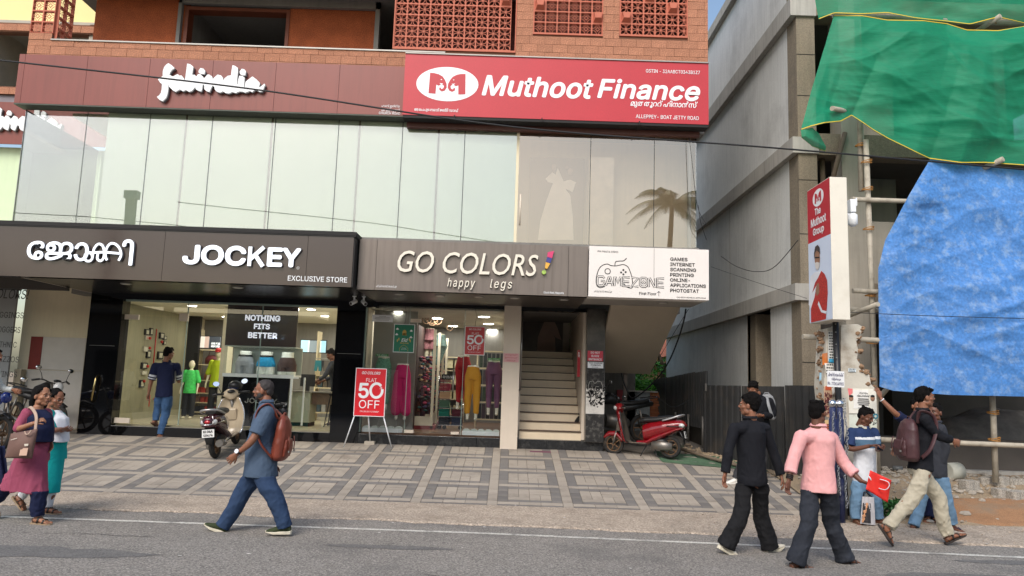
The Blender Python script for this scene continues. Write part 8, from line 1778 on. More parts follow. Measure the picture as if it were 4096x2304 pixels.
 mb = MB(); mb.tube(curve([(-.55, .195, .66), (-.8, .16, .665), (-.96, .06, .66), (-.97, 0, .66), (-.96, -.06, .66), (-.8, -.16, .665), (-.55, -.195, .66)], 4), .009, 6)
 for q in (-1, 1): mb.tube([(-.93, q*.12, .66), (-.93, q*.1, .8), (-.9, q*.04, .76)], .006, 5)
 part('crash_guard', mb, m_chrome if lip else m_blkp, t, world=False)
 mb = MB(); mb.loft([((-.78, 0, .6), (-.6, 0, -1), .10, .03, (1,0,0)), ((-.88, 0, .42), (-.4, 0, -1), .085, .02, (1,0,0)), ((-.9, 0, .3), (-.2, 0, -1), .05, .015, (1,0,0))], n=12); part('mudguard', mb, m_blkp, t, world=False)
 PFm = Matrix.Translation((-.915, 0, .50)) @ Matrix.Rotation(.22, 4, 'Y'); mb = MB(); mb.m = PFm; mb.box((-.004, -.105, -.07), (.004, .105, .07)); pl = part('number_plate', mb, M('plate_white', (220,220,216), .5, var=.04), t, world=False)
 FP = PFm @ Matrix(((0, 1, 0, -.006), (-1, 0, 0, 0), (0, 0, 1, 0), (0, 0, 0, 1)))
 def ptext(s_, b4):
  m = text_me(s_, off=0); c = me_arr(m); a = c.min(0); bb = c.max(0); u = b4[0]+(c[:, 0]-a[0])/(bb[0]-a[0])*(b4[1]-b4[0]); v = b4[2]+(c[:, 1]-a[1])/(bb[1]-a[1])*(b4[3]-b4[2])
  pts = np.concatenate([np.stack([u+dx, 0*u-.0003*k, v], 1) for k, dx in enumerate((0, .0035, -.0035))]); F_ = np.array(FP); pts = pts@F_[:3, :3].T+F_[:3, 3]; n_ = len(c); fs = [[i+n_*k for i in p.vertices] for k in range(3) for p in m.polygons]
  m2 = bpy.data.meshes.new('registration'); m2.from_pydata(pts.tolist(), [], fs); m2.materials.append(m_ink); link('registration', m2, pl)
 ptext(plate[0], (-.08, .08, .008, .052)); ptext(plate[1], (-.08, .08, -.055, -.012))
 mb = MB(); mb.tube([(-.55, -.14, .26), (-.85, -.155, .30)], [.06, .066], 14); mb.tube([(-.2, -.08, .22), (-.4, -.12, .22), (-.55, -.14, .26)], .025, 8); part('muffler', mb, m_alu2, t, world=False)
 mb = MB(); mb.ball((-.6, -.225, .31), (.15, .012, .035), 12, 6); part('muffler_guard', mb, m_chrome, t, world=False)
 mb = MB(); mb.loft([((-.22, .08, .25), (-1, 0, 0), .06, .09, (0,0,1)), ((-.45, .1, .25), (-1, 0, 0), .055, .1, (0,0,1)), ((-.66, .1, .24), (-1, 0, 0), .045, .08, (0,0,1))], n=14); part('engine_cover', mb, m_alu2, t, world=False)
 mb = MB(); mb.ball((-.35, 0, .32), (.22, .1, .12), 12, 8); part('engine', mb, m_blkp, t, world=False)
 mb = MB(); mb.tube([(-.12, .12, .24), (-.02, .24, .01)], .012, 6); mb.tube([(-.3, .09, .16), (-.34, .13, .03), (-.42, .13, .02)], .011, 6); part('stand', mb, m_blkp, t, world=False)
 return t
m_mar2 = M('maroon_paint', (62,16,30), .18, var=.05, coat=.8, spec=.6); m_bgp = M('beige_scooter_panel', (176,160,134), .3, var=.05, coat=.4); m_redp = M('red_scooter_paint', (128,12,22), .22, var=.08, coat=.7, dirt=(120,70,50), dirt_amt=.25, dirt_s=4); m_foot = M('dusty_black_panel', (84,76,66), .7, var=.15, dirt=(130,112,88), dirt_amt=.5, dirt_s=3)
def gl(x, y): return (x, y, ramp_z(y)+.004)
s1 = scooter('parked_scooter', gl(-5.13, 13.80), radians(94), radians(-5), m_mar2, m_bgp, 'maroon and beige scooter parked with its rear towards the road', ('KL04A', 'S0474'), steer=.35, sc=.97, lip=m_chrome)
s1.rotation_euler = (radians(-6), -radians(7.2), radians(94)); s1.location.z += .0
s2 = scooter('parked_scooter', gl(2.60, 14.45), radians(157), radians(3), m_redp, m_foot, 'red scooter parked beside the dark pillar, front wheel behind it', ('KL04', 'AJ 426'), steer=.5, sc=.9)
mb = MB()
s1c = s1.location
t = empty('helmet', (-5.22, 14.32, 1.5), 'dark open helmet resting on the maroon scooter handlebar', 'helmet'); mb = MB(); mb.ball((-5.24, 14.28, ramp_z(14.28)+1.12), (.125, .13, .09), 16, 10); part('shell', mb, m_blkp, t)
mb = MB(); mb.tube([(-5.34, 14.2, ramp_z(14.28)+1.07), (-5.24, 14.14, ramp_z(14.28)+1.06), (-5.14, 14.2, ramp_z(14.28)+1.07)], .018, 8); part('visor_edge', mb, M('dark_blue_visor', (30,36,60), .2), t)
def motorbike(loc, rz, label, col, cowl=None):
 t = empty('parked_motorcycle', loc, label, 'motorcycle', 'motorcycles'); t.rotation_euler = (radians(-5), 0, rz)
 wheel(-.64, .30, .30, .10, t, 'rear_wheel'); wheel(.66, .30, .30, .08, t, 'front_wheel')
 def L_(nm, rings, mat, n=14): mb = MB(); mb.loft(rings, n=n); part(nm, mb, mat, t, world=False)
 L_('fuel_tank', [((.32, 0, .86), (-1,0,0), .07, .08, (0,0,1)), ((.2, 0, .9), (-1,0,0), .13, .12, (0,0,1)), ((-.02, 0, .86), (-1,0,0), .11, .09, (0,0,1))], col)
 L_('seat', [((.02, 0, .82), (-1,0,0), .08, .05, (0,0,1)), ((-.3, 0, .82), (-1,0,.1), .13, .05, (0,0,1)), ((-.72, 0, .88), (-1,0,.1), .10, .04, (0,0,1))], m_seatv)
 L_('tail_panel', [((-.1, 0, .7), (-1,0,.1), .10, .08, (0,0,1)), ((-.85, 0, .82), (-1,0,.1), .06, .05, (0,0,1))], col)
 L_('engine', [((.25, 0, .45), (-1,0,0), .10, .14, (0,0,1)), ((-.1, 0, .42), (-1,0,0), .13, .15, (0,0,1)), ((-.3, 0, .4), (-1,0,0), .08, .08, (0,0,1))], m_alu2)
 L_('front_fender', [((.45, 0, .58), (1,0,.3), .05, .02, (0,0,1)), ((.66, 0, .645), (1,0,0), .06, .02, (0,0,1)), ((.86, 0, .56), (1,0,-.6), .05, .02, (0,0,1))], m_blkp)
 mb = MB()
 for q in (-1, 1): mb.cyl((.66, q*.08, .30), (.44, q*.08, .98), .02, n=8); mb.cyl((-.64, q*.09, .30), (-.5, q*.1, .68), .02, n=8)
 part('fork', mb, m_alu2, t, world=False)
 mb = MB(); mb.tube(curve([(.28, .38, 1.02), (.38, .25, 1.05), (.42, .08, 1.0), (.42, -.08, 1.0), (.38, -.25, 1.05), (.28, -.38, 1.02)], 4), .012, 8); part('handlebar', mb, m_blkp, t, world=False)
 for q in (-1, 1):
  mb = MB(); mb.cyl((.28, q*.38, 1.02), (.35, q*.27, 1.05), .02, n=8); part('grip', mb, m_blkp, t, world=False)
  mb = MB(); mb.tube([(.38, q*.24, 1.05), (.37, q*.27, 1.16), (.35, q*.31, 1.23)], .006, 6); st_ = part('mirror_stalk', mb, m_blkp, t, world=False)
  mb = MB(); mb.ball((.35, q*.33, 1.27), (.015, .065, .045), 14, 8); part('mirror_shell', mb, M('mirror_silver', (235,235,238)), st_, world=False)
 mb = MB(); mb.ball((.54, 0, .92), (.09, .09, .1), 14, 10); part('headlight', mb, cowl or m_lens, t, world=False)
 mb = MB(); mb.ball((.48, 0, 1.04), (.05, .08, .03), 12, 6); part('instrument', mb, m_blkp, t, world=False)
 mb = MB(); mb.tube([(.15, -.12, .3), (-.2, -.16, .25), (-.8, -.18, .36)], [.025, .03, .05], 10); part('exhaust', mb, m_alu2, t, world=False)
 mb = MB(); mb.tube([(-.62, .12, .92), (-.9, .1, .96), (-.95, 0, .97), (-.9, -.1, .96), (-.62, -.12, .92)], .012, 6); part('grab_rail', mb, m_blkp, t, world=False)
 return t
motorbike(gl(-9.25, 14.62), radians(-25), 'dark motorcycle parked behind the two women by the white panels', m_blkp)
motorbike(gl(-9.3, 13.3), radians(-30), 'blue and black motorcycle at the left edge under the grey hoarding', M('blue_tank', (24,50,130), .2, coat=.6), M('blue_tank', (24,50,130)))
motorbike(gl(2.25, 15.7), radians(200), 'black motorcycle standing behind the dark pillar next to the red scooter', m_blkp)
# ============================================================ PEOPLE
CR = {'d1':(0,1450,.483),'d2':(780,1480,.4832),'d3':(2800,1480,.5686),'d4':(3300,1480,.5686),'c5':(380,1080,.5246),'c4':(0,860,.6211)}
def JC(cr, Y, spec):
 o = CR[cr]; return {k: P(o[0]+v[0]*o[2], o[1]+v[1]*o[2], Y+(v[2] if len(v) > 2 else 0)) for k, v in spec.items()}
def cpt(cr, x, y, Y): o = CR[cr]; return P(o[0]+x*o[2], o[1]+y*o[2], Y)
def fab_mat(n, c, r=.85, v=.08, **k): return M(n, c, r, var=v, vs=6, fine=.06, fs=300, bump=.12, bs=400, spec=.2, crease=.55, **k)
m_blk = fab_mat('black_cotton', (26,27,32)); m_blkj = fab_mat('black_denim', (28,28,30)); m_pink = fab_mat('pink_cotton', (226,166,164)); m_cdenim = fab_mat('charcoal_denim', (44,47,54), v=.3)
m_bsh = fab_mat('blue_chambray', (76,92,112), v=.12); m_btr = fab_mat('blue_trouser_cloth', (48,66,94)); m_jean = fab_mat('light_blue_denim', (104,134,160), v=.25); m_jean2 = fab_mat('mid_blue_denim', (66,96,134), v=.25)
m_navy_c = fab_mat('navy_cotton', (30,36,64)); m_mag = fab_mat('dusty_pink_cotton', (150,74,96)); m_teal = fab_mat('teal_cotton', (22,160,160)); m_wht = fab_mat('white_cotton', (216,218,222)); m_khk = fab_mat('beige_chino', (178,170,150)); m_dgr = fab_mat('dark_grey_cotton', (52,54,60))
m_leather = M('brown_leather', (122,58,42), .42, var=.2, vs=8, bump=.35, bs=30, spec=.5); m_mar = M('maroon_nylon', (74,46,48), .5, var=.2, vs=8, bump=.3, bs=30); m_sandal = M('dark_sandal', (48,40,36), .6); m_solet = M('tan_sole', (150,130,104), .7); m_solew = M('cream_sole', (216,208,186), .7, var=.05); m_green_sh = fab_mat('olive_knit', (58,66,44)); m_wshoe = M('white_canvas', (214,206,188), .7, var=.05)
def backpack(cen, fwd, up, w, h, d, mat, lab, straps, seed=1, pocket=True):
 F = Matrix.Translation(cen) @ frame(fwd, up); t = empty('backpack', cen, lab, 'backpack')
 mb = MB(); mb.m = F
 mb.loft([((0, 0, -h/2), (0, 0, 1), w*.40, d*.42, (0, 1, 0)), ((0, -.01, -h*.42), (0, 0, 1), w*.5, d*.55, (0, 1, 0)), ((0, -.01, -h*.1), (0, 0, 1), w*.52, d*.55, (0, 1, 0)), ((0, 0, h*.25), (0, 0, 1), w*.47, d*.45, (0, 1, 0)), ((0, .01, h*.42), (0, 0, 1), w*.36, d*.32, (0, 1, 0)), ((0, .02, h*.5), (0, 0, 1), w*.2, d*.18, (0, 1, 0))], n=18)
 m = fuse(mb, .012, 2); folds(m, .007, seed, (14, 14, 12), 8); obj_me('bag_body', m, t, [mat])
 if pocket:
  mb = MB(); mb.m = F; mb.loft([((0, -d*.5, -h*.40), (0, 0, 1), w*.36, d*.18, (0, 1, 0)), ((0, -d*.55, -h*.2), (0, 0, 1), w*.40, d*.24, (0, 1, 0)), ((0, -d*.5, .0), (0, 0, 1), w*.36, d*.14, (0, 1, 0))], n=16)
  m = fuse(mb, .012, 2); folds(m, .006, seed+2, (14, 14, 12), 8); obj_me('front_pocket', m, t, [mat])
  mb = MB(); mb.m = F
  for q in (-1, 1): mb.tube([(q*w*.3, -d*.62, .03), (q*w*.3, -d*.74, -.05), (q*w*.3, -d*.76, -.12)], .012, 6, sq=.4)
  part('pocket_strap', mb, mat, t)
  for q in (-1, 1): mb = MB(); mb.m = F; mb.cbox((q*w*.3, -d*.79, -.13), (.03, .01, .022)); part('buckle', mb, m_alum, t)
 mb = MB(); mb.m = F; mb.tube([(-.05, d*.1, h*.47), (-.03, d*.1, h*.55), (.03, d*.1, h*.55), (.05, d*.1, h*.47)], .01, 6); part('grab_handle', mb, mat, t)
 for s_ in straps: mb = MB(); mb.tube(curve(s_, 5), .026, 8, up=None, sq=.35); part('shoulder_strap', mb, mat, t)
 return t
J = JC('d2', 8.55, dict(head=(566,172,0), neck=(592,268,0), pelvis=(548,775,0), shL=(598,345,-.17), elL=(478,575,-.27), wrL=(352,688,-.27), shR=(575,345,.17), elR=(640,580,.24), wrR=(655,770,.22), hipL=(585,800,-.09), knL=(655,1050,-.10), anL=(738,1290,-.08), hipR=(520,800,.09), knR=(385,1030,.10), anR=(232,1285,.08)))
walker = person('greying man in blue short sleeved shirt striding left past the maroon scooter', J, (-1, -.1, .02), (-1, -.08, -.02), 'm', 'thin', top=dict(mat=m_bsh, fold=.006, flare=.02, sr=(.088, .075, .07), ease=1.02), bottom=dict(mat=m_btr, r=(.110, .094, .084, .078), fold=.008, hem=.02, freq=(8, 8, 6)), shoes=dict(kind='sneaker', mat=m_green_sh, sole=m_solew), sleeves='short', hem=.14, build=1.07, belly=.05, beard='stubble', hands={'L': dict(curl=.55, palm=(0, .95, .2))}, toes={'L': (-1, -.05, -.02), 'R': (-.94, -.05, .34)}, seed=11, hairmat=M('greying_hair', (46,40,38), .7, var=.5, vs=60))
mb = MB(); w_ = J['wrL']; d_ = (J['wrL']-J['elL']).normalized(); mb.tube([w_-d_*.03, w_-d_*.012], .036, 14); wt = thing1('wristwatch', mb, m_dark, 'white faced wristwatch on the left wrist of the man with leather backpack', 'watch')
mb = MB(); q = w_-d_*.02+Vector((-.012, -.034, .01)); mb.tube([q, q+Vector((-.002, -.008, .002))], .024, 16); part('watch_dial', mb, m_let, wt)
sh = J['shL']; bc = cpt('d2', 720, 560, 8.55)
backpack(bc, (-1, 0, .12), (.16, 0, 1), .33, .50, .17, m_leather, 'brown leather backpack with buckled pocket on the back of the striding man', [[bc+Vector((-.03, -.12, .22)), sh+Vector((.03, -.04, .085)), sh+Vector((-.08, -.055, .02)), sh+Vector((-.10, -.05, -.14)), sh+Vector((-.03, -.06, -.34)), bc+Vector((-.05, -.13, -.22))], [bc+Vector((-.02, .10, .22)), J['shR']+Vector((.02, .0, .08)), J['shR']+Vector((-.1, 0, -.1))]], 4)
J = JC('d1', 8.75, dict(head=(348,276,0), neck=(312,392,0), pelvis=(290,745,0), shR=(225,425,-.12), elR=(135,548,-.2), wrR=(268,508,-.3), shL=(385,425,.12), elL=(410,560,.16), wrL=(420,650,.1), hipR=(310,770,-.07), knR=(330,1020,-.08), anR=(312,1275,-.06), hipL=(280,770,.08), knL=(130,965,.1), anL=(-60,1150,.12)))
person('woman in dusty pink tunic and navy shawl walking right with a brown shoulder bag', J, (.93, -.36, 0), (.93, -.28, -.02), 'l', 'bun', top=dict(mat=m_mag, fold=.005, sr=(.070, .062, .05), name='blouse'), bottom=dict(mat=m_navy_c, r=(.11, .10, .09, .07), fold=.012, hem=-.0), shoes=dict(kind='sandal', mat=m_sandal, sole=m_solet), sleeves='elbow', hem=.1, build=.96, fem=True, skirt=dict(mat=m_mag, len=.56, w=.3, d=.14, fold=.014, ease=.08), hands={'R': dict(curl=1.0, d=(.8, .3, .5), palm=(.2, .6, -.6))}, toes={'R': (1, -.12, -.02), 'L': (.8, 0, -.6)}, seed=21, collar=False)
m0 = MB(); nk = J['neck']
m0.loft([(nk+Vector((.0, 0, .01)), (0, 0, 1), .085, .085, (0, 1, 0)), (nk+Vector((.01, -.01, -.08)), (0, 0, 1), .19, .15, (.4, .8, 0)), (nk+Vector((.03, -.015, -.2)), (0, 0, 1), .205, .16, (.4, .8, 0)), (nk+Vector((.05, -.02, -.36)), (0, 0, 1), .185, .155, (.4, .8, 0))], n=24)
m0 = fuse(m0, .01, 2); folds(m0, .012, 5, (5, 5, 16), 8); thing1('shawl', MB(), m_navy_c, '', '') if 0 else None
sh_o = obj_me('shawl', m0, None, [m_navy_c]); tag(sh_o, 'navy shawl wrapped round the shoulders of the woman in dusty pink', 'shawl')
mb = MB(); mb.grid(lambda u, v: cpt('d1', -60+130*v-40*u*v+70*u-30, 690+320*u, 8.98+.03*sin(9*v)+.04*u), 14, 12); thing1('shawl_end', mb, m_navy_c, 'loose navy shawl end trailing behind the woman in dusty pink', 'shawl', solid=.008)
tb = empty('tote_bag', cpt('d1', 175, 680, 8.42), 'brown cloth tote bag with pale pocket patch hanging from the woman in dusty pink', 'handbag')
def tq(u, v, y): # u 0..1 left-right, v 0..1 bottom-top
 L0, L1 = (40, 790), (90, 590); R0, R1 = (265, 795), (312, 550); x = (L0[0]*(1-v)+L1[0]*v)*(1-u)+(R0[0]*(1-v)+R1[0]*v)*u; yy = (L0[1]*(1-v)+L1[1]*v)*(1-u)+(R0[1]*(1-v)+R1[1]*v)*u; return cpt('d1', x, yy, y)
mb = MB(); mb.grid(lambda u, v: tq(u, v, 8.40-.07*sin(pi*u)**.5*sin(pi*min(1, v*.9+.1))**.6), 16, 14); mb.grid(lambda u, v: tq(1-u, v, 8.42+.05*sin(pi*u)**.5*sin(pi*min(1, v*.9+.1))**.6), 16, 14)
part('bag_body', mb, M('brown_canvas', (112,84,74), .7, var=.1, vs=9, bump=.2), tb, solid=.006)
mb = MB(); mb.poly([tq(.50, .10, 8.33), tq(.78, .10, 8.33), tq(.78, .36, 8.33), tq(.50, .38, 8.33)]); part('pale_patch', mb, M('tan_patch', (206,172,150), .6), tb)
mb = MB(); mb.poly([tq(.52, .44, 8.33), tq(.76, .44, 8.33), tq(.76, .52, 8.33), tq(.52, .52, 8.33)]); mb.poly([tq(.05, .72, 8.335), tq(.28, .76, 8.335), tq(.28, .79, 8.335), tq(.05, .75, 8.335)]); part('stitched_label', mb, M('cream_label', (206,196,180), .6), tb)
mb = MB(); mb.tube(curve([cpt('d1', 292, 560, 8.4), cpt('d1', 300, 450, 8.44), cpt('d1', 270, 385, 8.55), cpt('d1', 240, 372, 8.62), cpt('d1', 200, 420, 8.72)], 6), .018, 8, sq=.4); mb.tube(curve([cpt('d1', 205, 570, 8.34), cpt('d1', 215, 595, 8.33), cpt('d1', 240, 590, 8.33), cpt('d1', 258, 560, 8.34)], 5), .008, 6); part('handle', mb, M('tan_webbing', (176,150,132), .7), tb)
J = JC('d1', 9.35, dict(head=(462,300,0), neck=(440,392,.02), pelvis=(440,740,0), shR=(405,430,-.1), elR=(430,550,-.15), wrR=(510,553,-.22), shL=(475,430,.12), elL=(470,560,.1), wrL=(520,560,-.05), hipR=(440,770,-.07), knR=(445,990,-.05), anR=(395,1195,-.03), hipL=(430,770,.08), knL=(330,960,.1), anL=(175,1110,.12)))
person('woman in teal tunic with white shawl walking behind the woman in dusty pink', J, (.9, -.4, 0), (.92, -.3, -.25), 'm', 'bun', top=dict(mat=m_teal, fold=.005, name='blouse'), bottom=dict(mat=m_wht, r=(.10, .085, .07, .055), fold=.01), shoes=dict(kind='sandal', mat=m_sandal, sole=m_solet), sleeves='elbow', hem=.1, build=.95, fem=True, skirt=dict(mat=m_teal, len=.60, w=.2, d=.15, fold=.01, ease=.10), hands={'R': dict(curl=.7, palm=(0, .6, .6)), 'L': dict(curl=.7, palm=(0, -.6, .6))}, toes={'R': (1, -.1, 0), 'L': (.7, 0, -.7)}, seed=31, collar=False, headup=(.12, 0, 1))
nk = J['neck']; m0 = MB(); m0.loft([(nk+Vector((.0, 0, .0)), (0, 0, 1), .085, .08, (0, 1, 0)), (nk+Vector((.03, -.01, -.1)), (0, 0, 1), .17, .15, (0, 1, 0)), (nk+Vector((.08, -.04, -.25)), (0, 0, 1), .15, .15, (0, 1, 0)), (nk+Vector((.17, -.08, -.38)), (0, 0, 1), .11, .12, (0, 1, 0))], n=20)
m0 = fuse(m0, .01, 2); folds(m0, .012, 8, (14, 5, 8), 8); sh_o = obj_me('shawl', m0, None, [m_wht]); tag(sh_o, 'white shawl over the shoulder of the woman in teal', 'shawl')
J = JC('c5', 14.85, dict(head=(562,640,.0), neck=(545,700,0), pelvis=(527,935,-.02), shL=(462,735,0), elL=(425,860,0), wrL=(410,940,-.02), shR=(622,735,.05), elR=(640,850,.22), wrR=(632,790,.42), hipL=(498,955,0), knL=(480,1060,.12), anL=(462,1150,.05), hipR=(560,955,0), knR=(540,1090,.05), anR=(498,1252,-.05)))
person('man in navy T-shirt and jeans stepping through the glass shop door', J, (.25, 1, 0), (.5, 1, -.15), 'm', 'short', top=dict(mat=m_navy_c, fold=.005, sr=(.085, .078, .07), bands=[(.245, .275, m_wht, True), (.295, .315, m_wht, True)] if 0 else None), bottom=dict(mat=m_jean2, r=(.105, .082, .07, .062), fold=.008, hem=.0), shoes=dict(kind='sandal', mat=M('brown_sandal', (96,70,56), .6), sole=M('sandal_sole_brown', (110,80,62), .7)), sleeves='short', hem=.09, build=1.03, hands={'L': dict(curl=.8)}, toes={'L': (.3, .9, -.55), 'R': (.8, .6, 0)}, seed=41)
for s_ in 'LR':
 sh, el = J['sh'+s_], J['el'+s_]; d_ = (el-sh).normalized()
 for k_, (a, b_) in enumerate(((.50, .62), (.70, .76))):
  mb = MB(); mb.tube([sh.lerp(el, a), sh.lerp(el, b_)], .080, 18, cap=False); q = thing1('sleeve_band', mb, m_wht, 'x', 'x');
  del q['category']; del q['label']; q.parent = bpy.data.objects['person.003'] if 'person.003' in bpy.data.objects else None
  if q.parent: q.location = -q.parent.location
J = JC('d3', 8.4, dict(head=(345,250,0), neck=(350,345,0), pelvis=(365,745,0), shL=(243,412,-.06), elL=(200,570,-.1), wrL=(178,722,-.12), shR=(455,412,.06), elR=(520,590,.08), wrR=(568,738,.05), hipL=(335,790,-.05), knL=(290,1010,-.05), anL=(190,1225,-.08), hipR=(400,790,.06), knR=(430,1010,.12), anR=(487,1235,.12)))
person('young man in black shirt and wide black jeans walking away, face turned left', J, (.35, .94, 0), (-.85, .45, 0), 'm', 'curly', top=dict(mat=m_blk, fold=.006, sr=(.075, .066, .06), flare=.0), bottom=dict(mat=m_blkj, r=(.104, .095, .098, .108), fold=.011, hem=.03), shoes=dict(kind='sneaker', mat=m_wshoe, sole=m_solew), sleeves='long', hem=.1, build=.95, hands={'L': dict(curl=.5, palm=(.6, -.6, 0)), 'R': dict(curl=.6)}, toes={'L': (.86, .2, -.48), 'R': (.9, .35, .25)}, seed=51)
J = JC('d3', 7.95, dict(head=(828,300,0), neck=(832,398,0), pelvis=(835,790,0), shL=(712,470,-.06), elL=(652,640,-.1), wrL=(627,770,-.14), shR=(925,478,.07), elR=(1015,655,.05), wrR=(1130,778,-.06), hipL=(800,830,-.06), knL=(765,1085,-.12), anL=(672,1345,-.14), hipR=(872,830,.06), knR=(925,1075,.1), anR=(1018,1318,.12)))
person('man in pink shirt and dark flared jeans walking away with a red carrier bag', J, (.55, .83, 0), (.75, .65, 0), 'd', 'short', top=dict(mat=m_pink, fold=.007, sr=(.078, .07, .066), flare=.012), bottom=dict(mat=m_cdenim, r=(.106, .088, .090, .102), fold=.009, hem=.02), shoes=dict(kind='sandal', mat=m_sandal, sole=m_sandal), sleeves='rolled', hem=.1, build=1.0, hands={'L': dict(curl=.55, palm=(.5, -.7, .1)), 'R': dict(curl=.9, d=(.9, -.1, -.35), palm=(-.2, -.2, -.9))}, toes={'L': (1, .25, 0), 'R': (.95, .3, .05)}, seed=61)
mb = MB(); w_ = J['wrL']; d_ = (w_-J['elL']).normalized()
for k_ in range(3): mb.tube([w_-d_*(.05-.018*k_)+Vector((.001*k_, 0, 0)), w_-d_*(.04-.018*k_)], .037, 12)
thing1('bracelet', mb, m_dark, 'dark stacked bracelets on the left wrist of the man in pink', 'bracelet')
rb = empty('carrier_bag', cpt('d4', 375, 820, 7.85), 'bright red carrier bag with white handles held by the man in pink', 'bag')
def rq_(u, v, y):
 A = (288, 838); B2 = (440, 932); C2 = (466, 775); D2 = (318, 705); x = (A[0]*(1-u)+B2[0]*u)*(1-v)+(D2[0]*(1-u)+C2[0]*u)*v; yy = (A[1]*(1-u)+B2[1]*u)*(1-v)+(D2[1]*(1-u)+C2[1]*u)*v; return cpt('d4', x, yy, y+.012*sin(9*u+5*v))
m_rbag = M('red_nonwoven', (222,44,34), .6, var=.08, vs=9, bump=.2)
mb = MB(); mb.grid(lambda u, v: rq_(u, v, 7.80), 10, 10); mb.grid(lambda u, v: rq_(1-u, v, 7.92), 10, 10); mb.grid(lambda u, v: rq_(0, v, 7.92-.12*u), 3, 8); mb.grid(lambda u, v: rq_(1, v, 7.80+.12*u), 3, 8); mb.grid(lambda u, v: rq_(u, 0, 7.92-.12*v), 8, 3)
part('bag_body', mb, m_rbag, rb, solid=.003)
mb = MB(); mb.tube(curve([cpt('d4', 385, 768, 7.78), cpt('d4', 440, 785, 7.75), cpt('d4', 452, 815, 7.74), cpt('d4', 425, 842, 7.75), cpt('d4', 378, 832, 7.78)], 6), .012, 8, sq=.35); part('handle', mb, m_wht, rb)
mb = MB(); mb.tube(curve([cpt('d4', 310, 745, 7.8), cpt('d4', 318, 760, 7.79), cpt('d4', 330, 775, 7.8)], 4), .012, 8, sq=.35); part('handle', mb, m_wht, rb)
J = JC('d4', 10.45, dict(head=(287,328,-.03), neck=(275,402,0), pelvis=(278,725,.05), shR=(188,440,0), elR=(172,552,-.05), wrR=(312,535,-.24), shL=(342,442,.05), elL=(362,545,.02), wrL=(380,560,-.2), hipR=(235,755,.03), knR=(222,900,0), anR=(218,1048,0), hipL=(320,755,.08), knL=(358,905,.06), anL=(378,1048,.08)))
person('man in navy white and blue striped polo standing by the poster pillar looking at phone', J, (.4, -.9, 0), (.55, -.75, -.42), 'd', 'short', top=dict(mat=m_wht, fold=.005, sr=(.082, .075, .07), bands=[(.27, .85, fab_mat('navy_yoke', (40,56,92)), True), (-.3, .40, m_wht, False), (.36, .475, fab_mat('slate_blue_band', (84,112,136)), False), (.475, .51, m_wht, False)], collar_mat=fab_mat('grey_collar', (176,172,160))), bottom=dict(mat=m_jean, r=(.108, .085, .078, .075), fold=.010), shoes=dict(kind='flipflop', mat=m_solet, sole=m_sandal), sleeves='short', hem=.12, build=1.0, belly=.02, hands={'R': dict(curl=.7, palm=(0, -.2, -1)), 'L': dict(curl=.9, d=(.1, -.8, .2), palm=(-.7, 0, .6))}, toes={'R': (.05, -1, 0), 'L': (.75, -.7, 0)}, seed=71, headup=(.1, -.15, 1))
mb = MB(); mb.m = Matrix.Translation(cpt('d4', 390, 545, 10.16)) @ Matrix.Rotation(.5, 4, 'X') @ Matrix.Rotation(-.5, 4, 'Z'); mb.cbox((0, 0, 0), (.075, .15, .009)); thing1('phone', mb, M('phone_black', (16,16,18), .1), 'black phone held by the man in striped polo', 'phone', bevel=.003)
pb_ = empty('shopping_bag', cpt('d4', 300, 1085, 10.35), 'white printed plastic bag standing between the feet of the man in polo', 'bag')
def pq(u, v, y): A = (248, 1080); B2 = (355, 1092); C2 = (345, 895); D2 = (262, 890); x = (A[0]*(1-u)+B2[0]*u)*(1-v)+(D2[0]*(1-u)+C2[0]*u)*v; yy = (A[1]*(1-u)+B2[1]*u)*(1-v)+(D2[1]*(1-u)+C2[1]*u)*v; return cpt('d4', x, yy, y)
mb = MB(); mb.grid(lambda u, v: pq(u, v, 10.28-.03*sin(pi*u)*(1-v)+.008*sin(20*u+9*v)), 12, 12); mb.grid(lambda u, v: pq(1-u, v, 10.38+.03*sin(pi*u)*(1-v)), 8, 8); mb.grid(lambda u, v: pq(0, v, 10.38-.1*u), 3, 6); mb.grid(lambda u, v: pq(1, v, 10.28+.1*u), 3, 6)
part('bag_body', mb, M('white_plastic_bag', (190,188,190), .45, var=.12, vs=12, bump=.3, bs=20), pb_)
mb = MB(); mb.grid(lambda u, v: pq(.10+.6*u, .05+.72*v, 10.27-.03*sin(pi*(.1+.6*u))*(1-v)+.008*sin(20*(.1+.6*u)+9*v)), 8, 8); part('dark_print', mb, M('dark_bag_print', (50,46,48), .5, var=.3, vs=10), pb_)
mb = MB()
for k_ in range(26): t_ = rng.random(); c0 = pq(.12+.32*t_**2+rng.uniform(-.02, .1), .05+.7*t_, 10.235); mb.ball(c0, (rng.uniform(.008, .02), .004, rng.uniform(.01, .022)), 7, 5)
part('bright_print', mb, M('bright_bag_print', (206,150,110), .5, var=.5, vs=30), pb_)
mb = MB(); mb.tube(curve([cpt('d4', 270, 895, 10.3), cpt('d4', 275, 860, 10.28), cpt('d4', 300, 868, 10.27), cpt('d4', 330, 895, 10.3)], 5), .008, 6); part('handle', mb, m_dark, pb_)
J = JC('d4', 9.1, dict(head=(702,192,0), neck=(688,285,0), pelvis=(672,680,0), shR=(700,345,-.17), elR=(800,455,-.2), wrR=(888,492,-.18), shL=(680,345,.17), elL=(560,450,.3), wrL=(520,520,.36), hipR=(655,710,-.08), knR=(612,910,-.1), anR=(445,1105,-.12), hipL=(700,710,.08), knL=(800,900,.1), anL=(862,1160,.1)))
